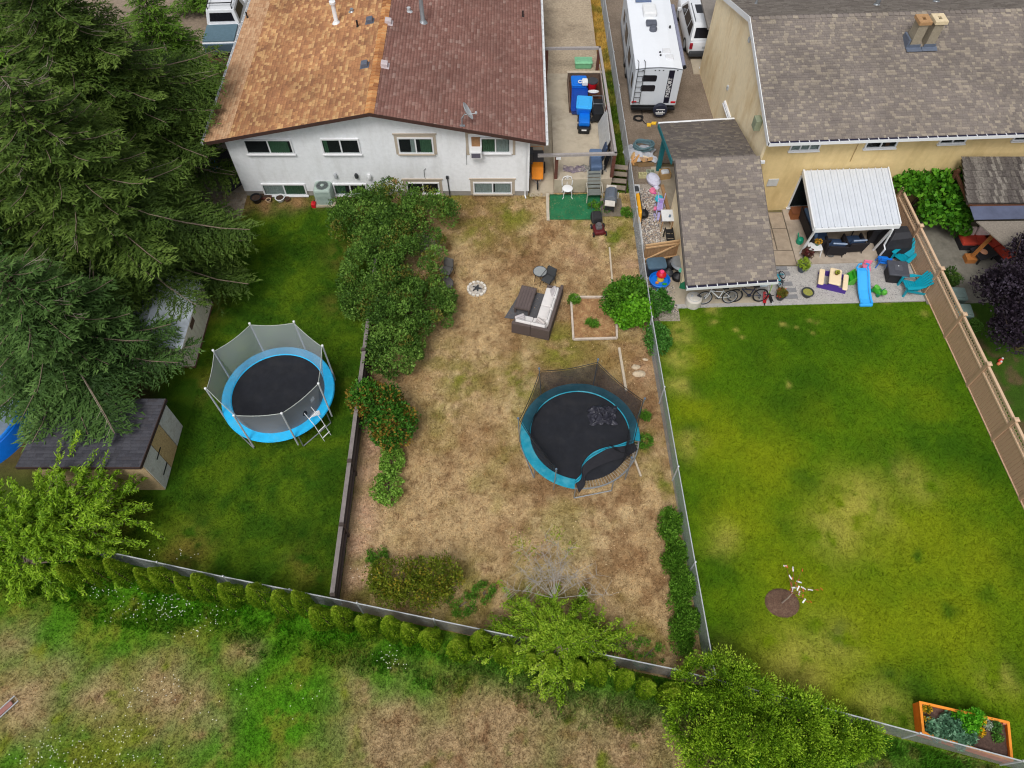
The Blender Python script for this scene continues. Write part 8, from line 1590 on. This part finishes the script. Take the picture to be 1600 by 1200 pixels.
p = P(1249,378,.1); t = thing('watering_can', 'emerald plastic watering can on the patio slab', 'watering can', (p.x,p.y,.05), R(100)); obj('body', MB().lathe([(.14,0),(.17,.1),(.14,.26),(.06,.32),(.01,.32)], (0,0,0), 14), pm('emerald_plastic', (20,142,110), .4), t, smooth=True); obj('spout', MB().tube([(.14,0,.08),(.34,0,.3)], [.04,.025], 6), pm('emerald_plastic', (20,142,110)), t); obj('handle', MB().tube([(-.1,0,.3),(-.22,0,.26),(-.16,0,.08)], .02, 5), pm('emerald_plastic', (20,142,110)), t)
p = P(1297,398,.05); tag(obj('rubber_ring', MB().ring((p.x,p.y,.1),.14,.045,'z',20,7), pm('grey_rubber', (84,84,84), .8), smooth=True), 'small grey rubber ring in front of the wicker armchairs', 'ring')
p = P(1246,336,.1); t = thing('storage_bench', 'brown wooden bench box below the sliding door', 'bench', (13.55,25.0,.05), R(3)); obj('box', MB().bx(-.55,-.2,0,.55,.22,.38), pm('cedar_brown', (150,92,54), .7, var=.2), t); obj('lid', MB().bx(-.58,-.23,.381,.58,.24,.42), pm('cedar_lid', (120,72,46), .7), t)

# ------------------------------------------------------------------ neighbour's terrace
rc = pm('red_cushion', (176,58,40), .85, var=.08)
def seat_run(label, x0, y0, x1, y1, rz_=0):
    t = thing('garden_sofa', label, 'sofa', ((x0+x1)/2,(y0+y1)/2,.02), rz_); w, d = x1-x0, y1-y0; obj('base', MB().bx(-w/2,-d/2,0,w/2,d/2,.3), wk, t, bevel=.02); n = max(1, round(max(w,d)/.75))
    for k in range(n):
        if w > d: obj('seat_cushion', MB().rbox((-w/2+w*(k+.5)/n,-.04,.37),(w/n-.02,d-.12,.14),.05), rc, t, smooth=True)
        else: obj('seat_cushion', MB().rbox((0,-d/2+d*(k+.5)/n,.37),(w-.1,d/n-.02,.14),.05), rc, t, smooth=True)
    return t
a, b = P(1505,381,.4), P(1541,364,.4); t = seat_run('red cushioned garden sofa in the shade of the gazebo', a.x, a.y-.05, a.x+1.35, a.y+.75); obj('back', MB().bx(-.7,.3,.31,.7,.42,.7), wk, t)
for k in range(2): obj('back_cushion', MB().rbox((-.34+.68*k,.24,.62),(.62,.16,.4),.06,0,R(-14)), pm('pale_rose_cushion', (190,170,166), .9), t, smooth=True)
c = P(1563,383,.4); seat_run('red cushioned garden seat turned sideways beside gazebo post', c.x-.42, c.y-.75, c.x+.42, c.y+.75, R(-24)*-1)
p = P(1537,398,.3); t = thing('terrace_table', 'dark low table in front of the red seats', 'table', (p.x,p.y+.1,.02), R(20)); obj('top', MB().rbox((0,0,.38),(.95,.75,.05),.04), pm('near_black', (34,33,38)), t); obj('bowl', MB().lathe([(.08,.41),(.17,.46),(.15,.46),(.01,.43)], (-.1,-.05,0), 14), pm('peach_bowl', (206,150,120), .5), t, smooth=True)
for (sx, sy) in ((-1,-1),(1,-1),(-1,1),(1,1)): obj('leg', MB().bx(sx*.4-.03,sy*.3-.03,0,sx*.4+.03,sy*.3+.03,.36), black, t)
for (u, v, lb) in [(1494,461,'grey green storage bin nearer the terrace'),(1503,487,'grey green storage bin nearer the lawn fence end')]:
    p = P(u, v, .45); t = thing('storage_bin', lb, 'bin', (p.x+.05,p.y,0), R(-4)); obj('body', MB().rbox((0,0,.25),(.6,.6,.5),.05,top=1.06), pm('green_grey_bin', (70,84,80), .5), t); obj('lid', MB().rbox((0,0,.54),(.68,.68,.08),.06).rbox((.0,-.1,.6),(.5,.3,.04),.06), pm('green_grey_lid', (104,122,118), .4), t)
pot('terracotta pot with greenery behind the lattice fence', 1488, 439, .2, .26, pm('terracotta', (150,74,44), .7), H((60,90,30),(100,126,50)), .2, .2, 20, .08, .04, .02)
for (u, v, c_, lb) in [(1563,563,(214,60,50),'small red toy on the dark green grass'),(1561,568,(226,130,90),'small orange toy beside the red toy')]:
    p = P(u, v, .03); t = thing('small_toy', lb, 'toy', (p.x,p.y,0), R(30)); obj('body', MB().rbox((0,0,.07),(.22,.12,.1),.04), pm('toy_'+lb[6:9], c_, .5), t); obj('knob', MB().lathe([(.04,.12),(.04,.16),(.01,.17)], (.05,0,0), 8), white, t)

# ------------------------------------------------------------------ pool at the left edge, orange planter at the right corner
t = thing('paddling_pool', 'bright blue pool with grey cover under spruce branches', 'pool', (-20.9,13.9,0)); R1 = 2.35
obj('wall', MB().lathe([(R1,0),(R1-.05,.25),(R1-.22,.62),(R1-.34,.68),(R1-.46,.62),(R1-.5,.4)], (0,0,0), 48), pm('pool_blue', (8,108,214), .35, var=.08), t, smooth=True); obj('rim', MB().ring((0,0,.66),R1-.34,.07,'z',48,7), pm('pool_rim', (30,128,228), .35), t, smooth=True); obj('cover', MB().lathe([(R1-.45,.52),(R1*.5,.47),(.01,.45)], (0,0,0), 40), pm('pool_cover', (120,134,150), .3, var=.15), t, smooth=True)
og = pm('orange_board', (226,112,26), .6, var=.12)
t = thing('raised_planter', 'orange boarded raised planter with kale and marigolds', 'planter', (13.8,3.0,0))
c4 = [P(1436,1096,.45), P(1576,1128,.45), P(1582,1190,.45), P(1441,1146,.45)]; c4 = [Vector((q.x,q.y,0)) for q in c4]; cen = sum(c4, Vector())/4
for k in range(4):
    a, b = c4[k], c4[(k+1)%4]; n = Vector((-(b-a).y,(b-a).x,0)).normalized()*.045; n = n if n.dot(cen-a) > 0 else -n
    for q in range(2): mb = MB(); mb.ext([a, b, b+n, a+n], (0,0,.215)); mb.v = [(x,y,z+.01+q*.222) for x,y,z in mb.v]; obj('board', mb, og, t, world=True)
    mb = MB(); mb.ext([a-n*.3, b-n*.3, b+n*1.4, a+n*1.4], (0,0,.03)); mb.v = [(x,y,z+.452+.0015*k) for x,y,z in mb.v]; obj('cap_board', mb, pm('orange_cap', (240,146,46), .6), t, world=True)
for q in c4: 
    i_ = q+(cen-q)*.09; mb = MB(); mb.bx(i_.x-.05,i_.y-.05,.0,i_.x+.05,i_.y+.05,.44); obj('corner_post', mb, pm('salmon_post', (206,130,96), .7), t, world=True)
mb = MB(); mb.sheet(lambda a, b: tuple((c4[3].lerp(c4[2],a)).lerp(c4[0].lerp(c4[1],a), b)*.96+cen*.04+Vector((0,0,.33+.02*math.sin(a*23)*math.sin(b*17)))), 20, 14); obj('soil', mb, mat('dark_soil', lin(86,66,58), .95, .35, 20., .9, 50., dirt=lin(120,98,86), dscale=6., damt=.6), t, world=True, smooth=True)
def patch(nm, label, cat, pts, r, cols, L, Wd, n=24, h=.16, accent=None, up=.6, cr=.1):
    c0 = at(*pts[0], .36); tt = thing(nm, label, cat, (c0[0],c0[1],.34)); mb = MB()
    for q in pts: p_ = at(*q, .36); mb.tube([(p_[0],p_[1],.3),(p_[0],p_[1]+.01,.34+h)], .012, 4)
    obj('stem', mb, pm('green_stem', (80,110,50), .8), tt, world=True); crown('foliage', tt, [((at(*q,.42)[0],at(*q,.42)[1],.38),(r,r*.8,h)) for q in pts], n, cr, 22, L, Wd, cols, up=up, accent=accent, afrac=.9 if accent is not None else 0, zmin=.33)
kale = H((60,100,74),(96,136,106),(130,166,138))
patch('kale_plant', 'blue green kale at the near left of the planter', 'plant', [(1458,1138),(1470,1146)], .24, kale, .16, .11)
patch('kale_plant', 'blue green kale in the middle of the planter, tallest of its kind', 'plant', [(1484,1130),(1492,1142)], .26, kale, .16, .11, h=.24)
patch('kale_plant', 'blue green kale spilling beside the fence and lettuce', 'plant', [(1510,1152),(1500,1158)], .24, kale, .16, .1)
patch('leafy_green', 'bright green leafy bush at the back of the planter', 'plant', [(1503,1122),(1515,1132),(1522,1120),(1510,1140)], .26, H((52,120,16),(88,156,30),(120,182,50)), .09, .05, 40, .24)
mg = H((232,150,20),(244,176,40)); mgl = H((60,90,24),(80,110,30))
for (q, lb) in [((1447,1107),'marigolds in the planter corner nearest the lawn'),((1449,1126),'marigolds on the left side behind the kale'),((1533,1126),'marigolds right of the bright leafy bush'),((1531,1143),'marigolds below the other pair, facing the fence')]:
    patch('marigold', lb, 'flowers', [q], .13, mgl, .05, .04, 26, .12, mg, cr=.06)
patch('herb_plant', 'round green herb with white flowers in planter', 'plant', [(1555,1136)], .16, H((56,96,40),(90,130,60)), .07, .04, 26, .14, None); patch('herb_plant', 'small green seedling at the empty end of planter', 'plant', [(1559,1153)], .1, H((70,120,40),(100,140,60)), .06, .04, 16, .1); patch('herb_plant', 'pale flowering herb beside the marigolds', 'plant', [(1542,1133)], .11, H((120,150,110),(210,214,200)), .05, .04, 18, .1)
# litter in the meadow corner
p = P(8,1108,.05); t = thing('broken_chair', 'faded metal chair frame lying in the meadow corner', 'chair frame', (p.x,p.y,.02), R(50)); obj('frame', MB().tube([(-.4,-.1,.03),(.4,-.1,.05),(.4,.12,.05),(-.4,.12,.03)], .02, 5, True), lgrey, t); obj('cloth', MB().rbox((0,.01,.05),(.5,.16,.03),.03), pm('faded_red', (150,104,96), .8), t)
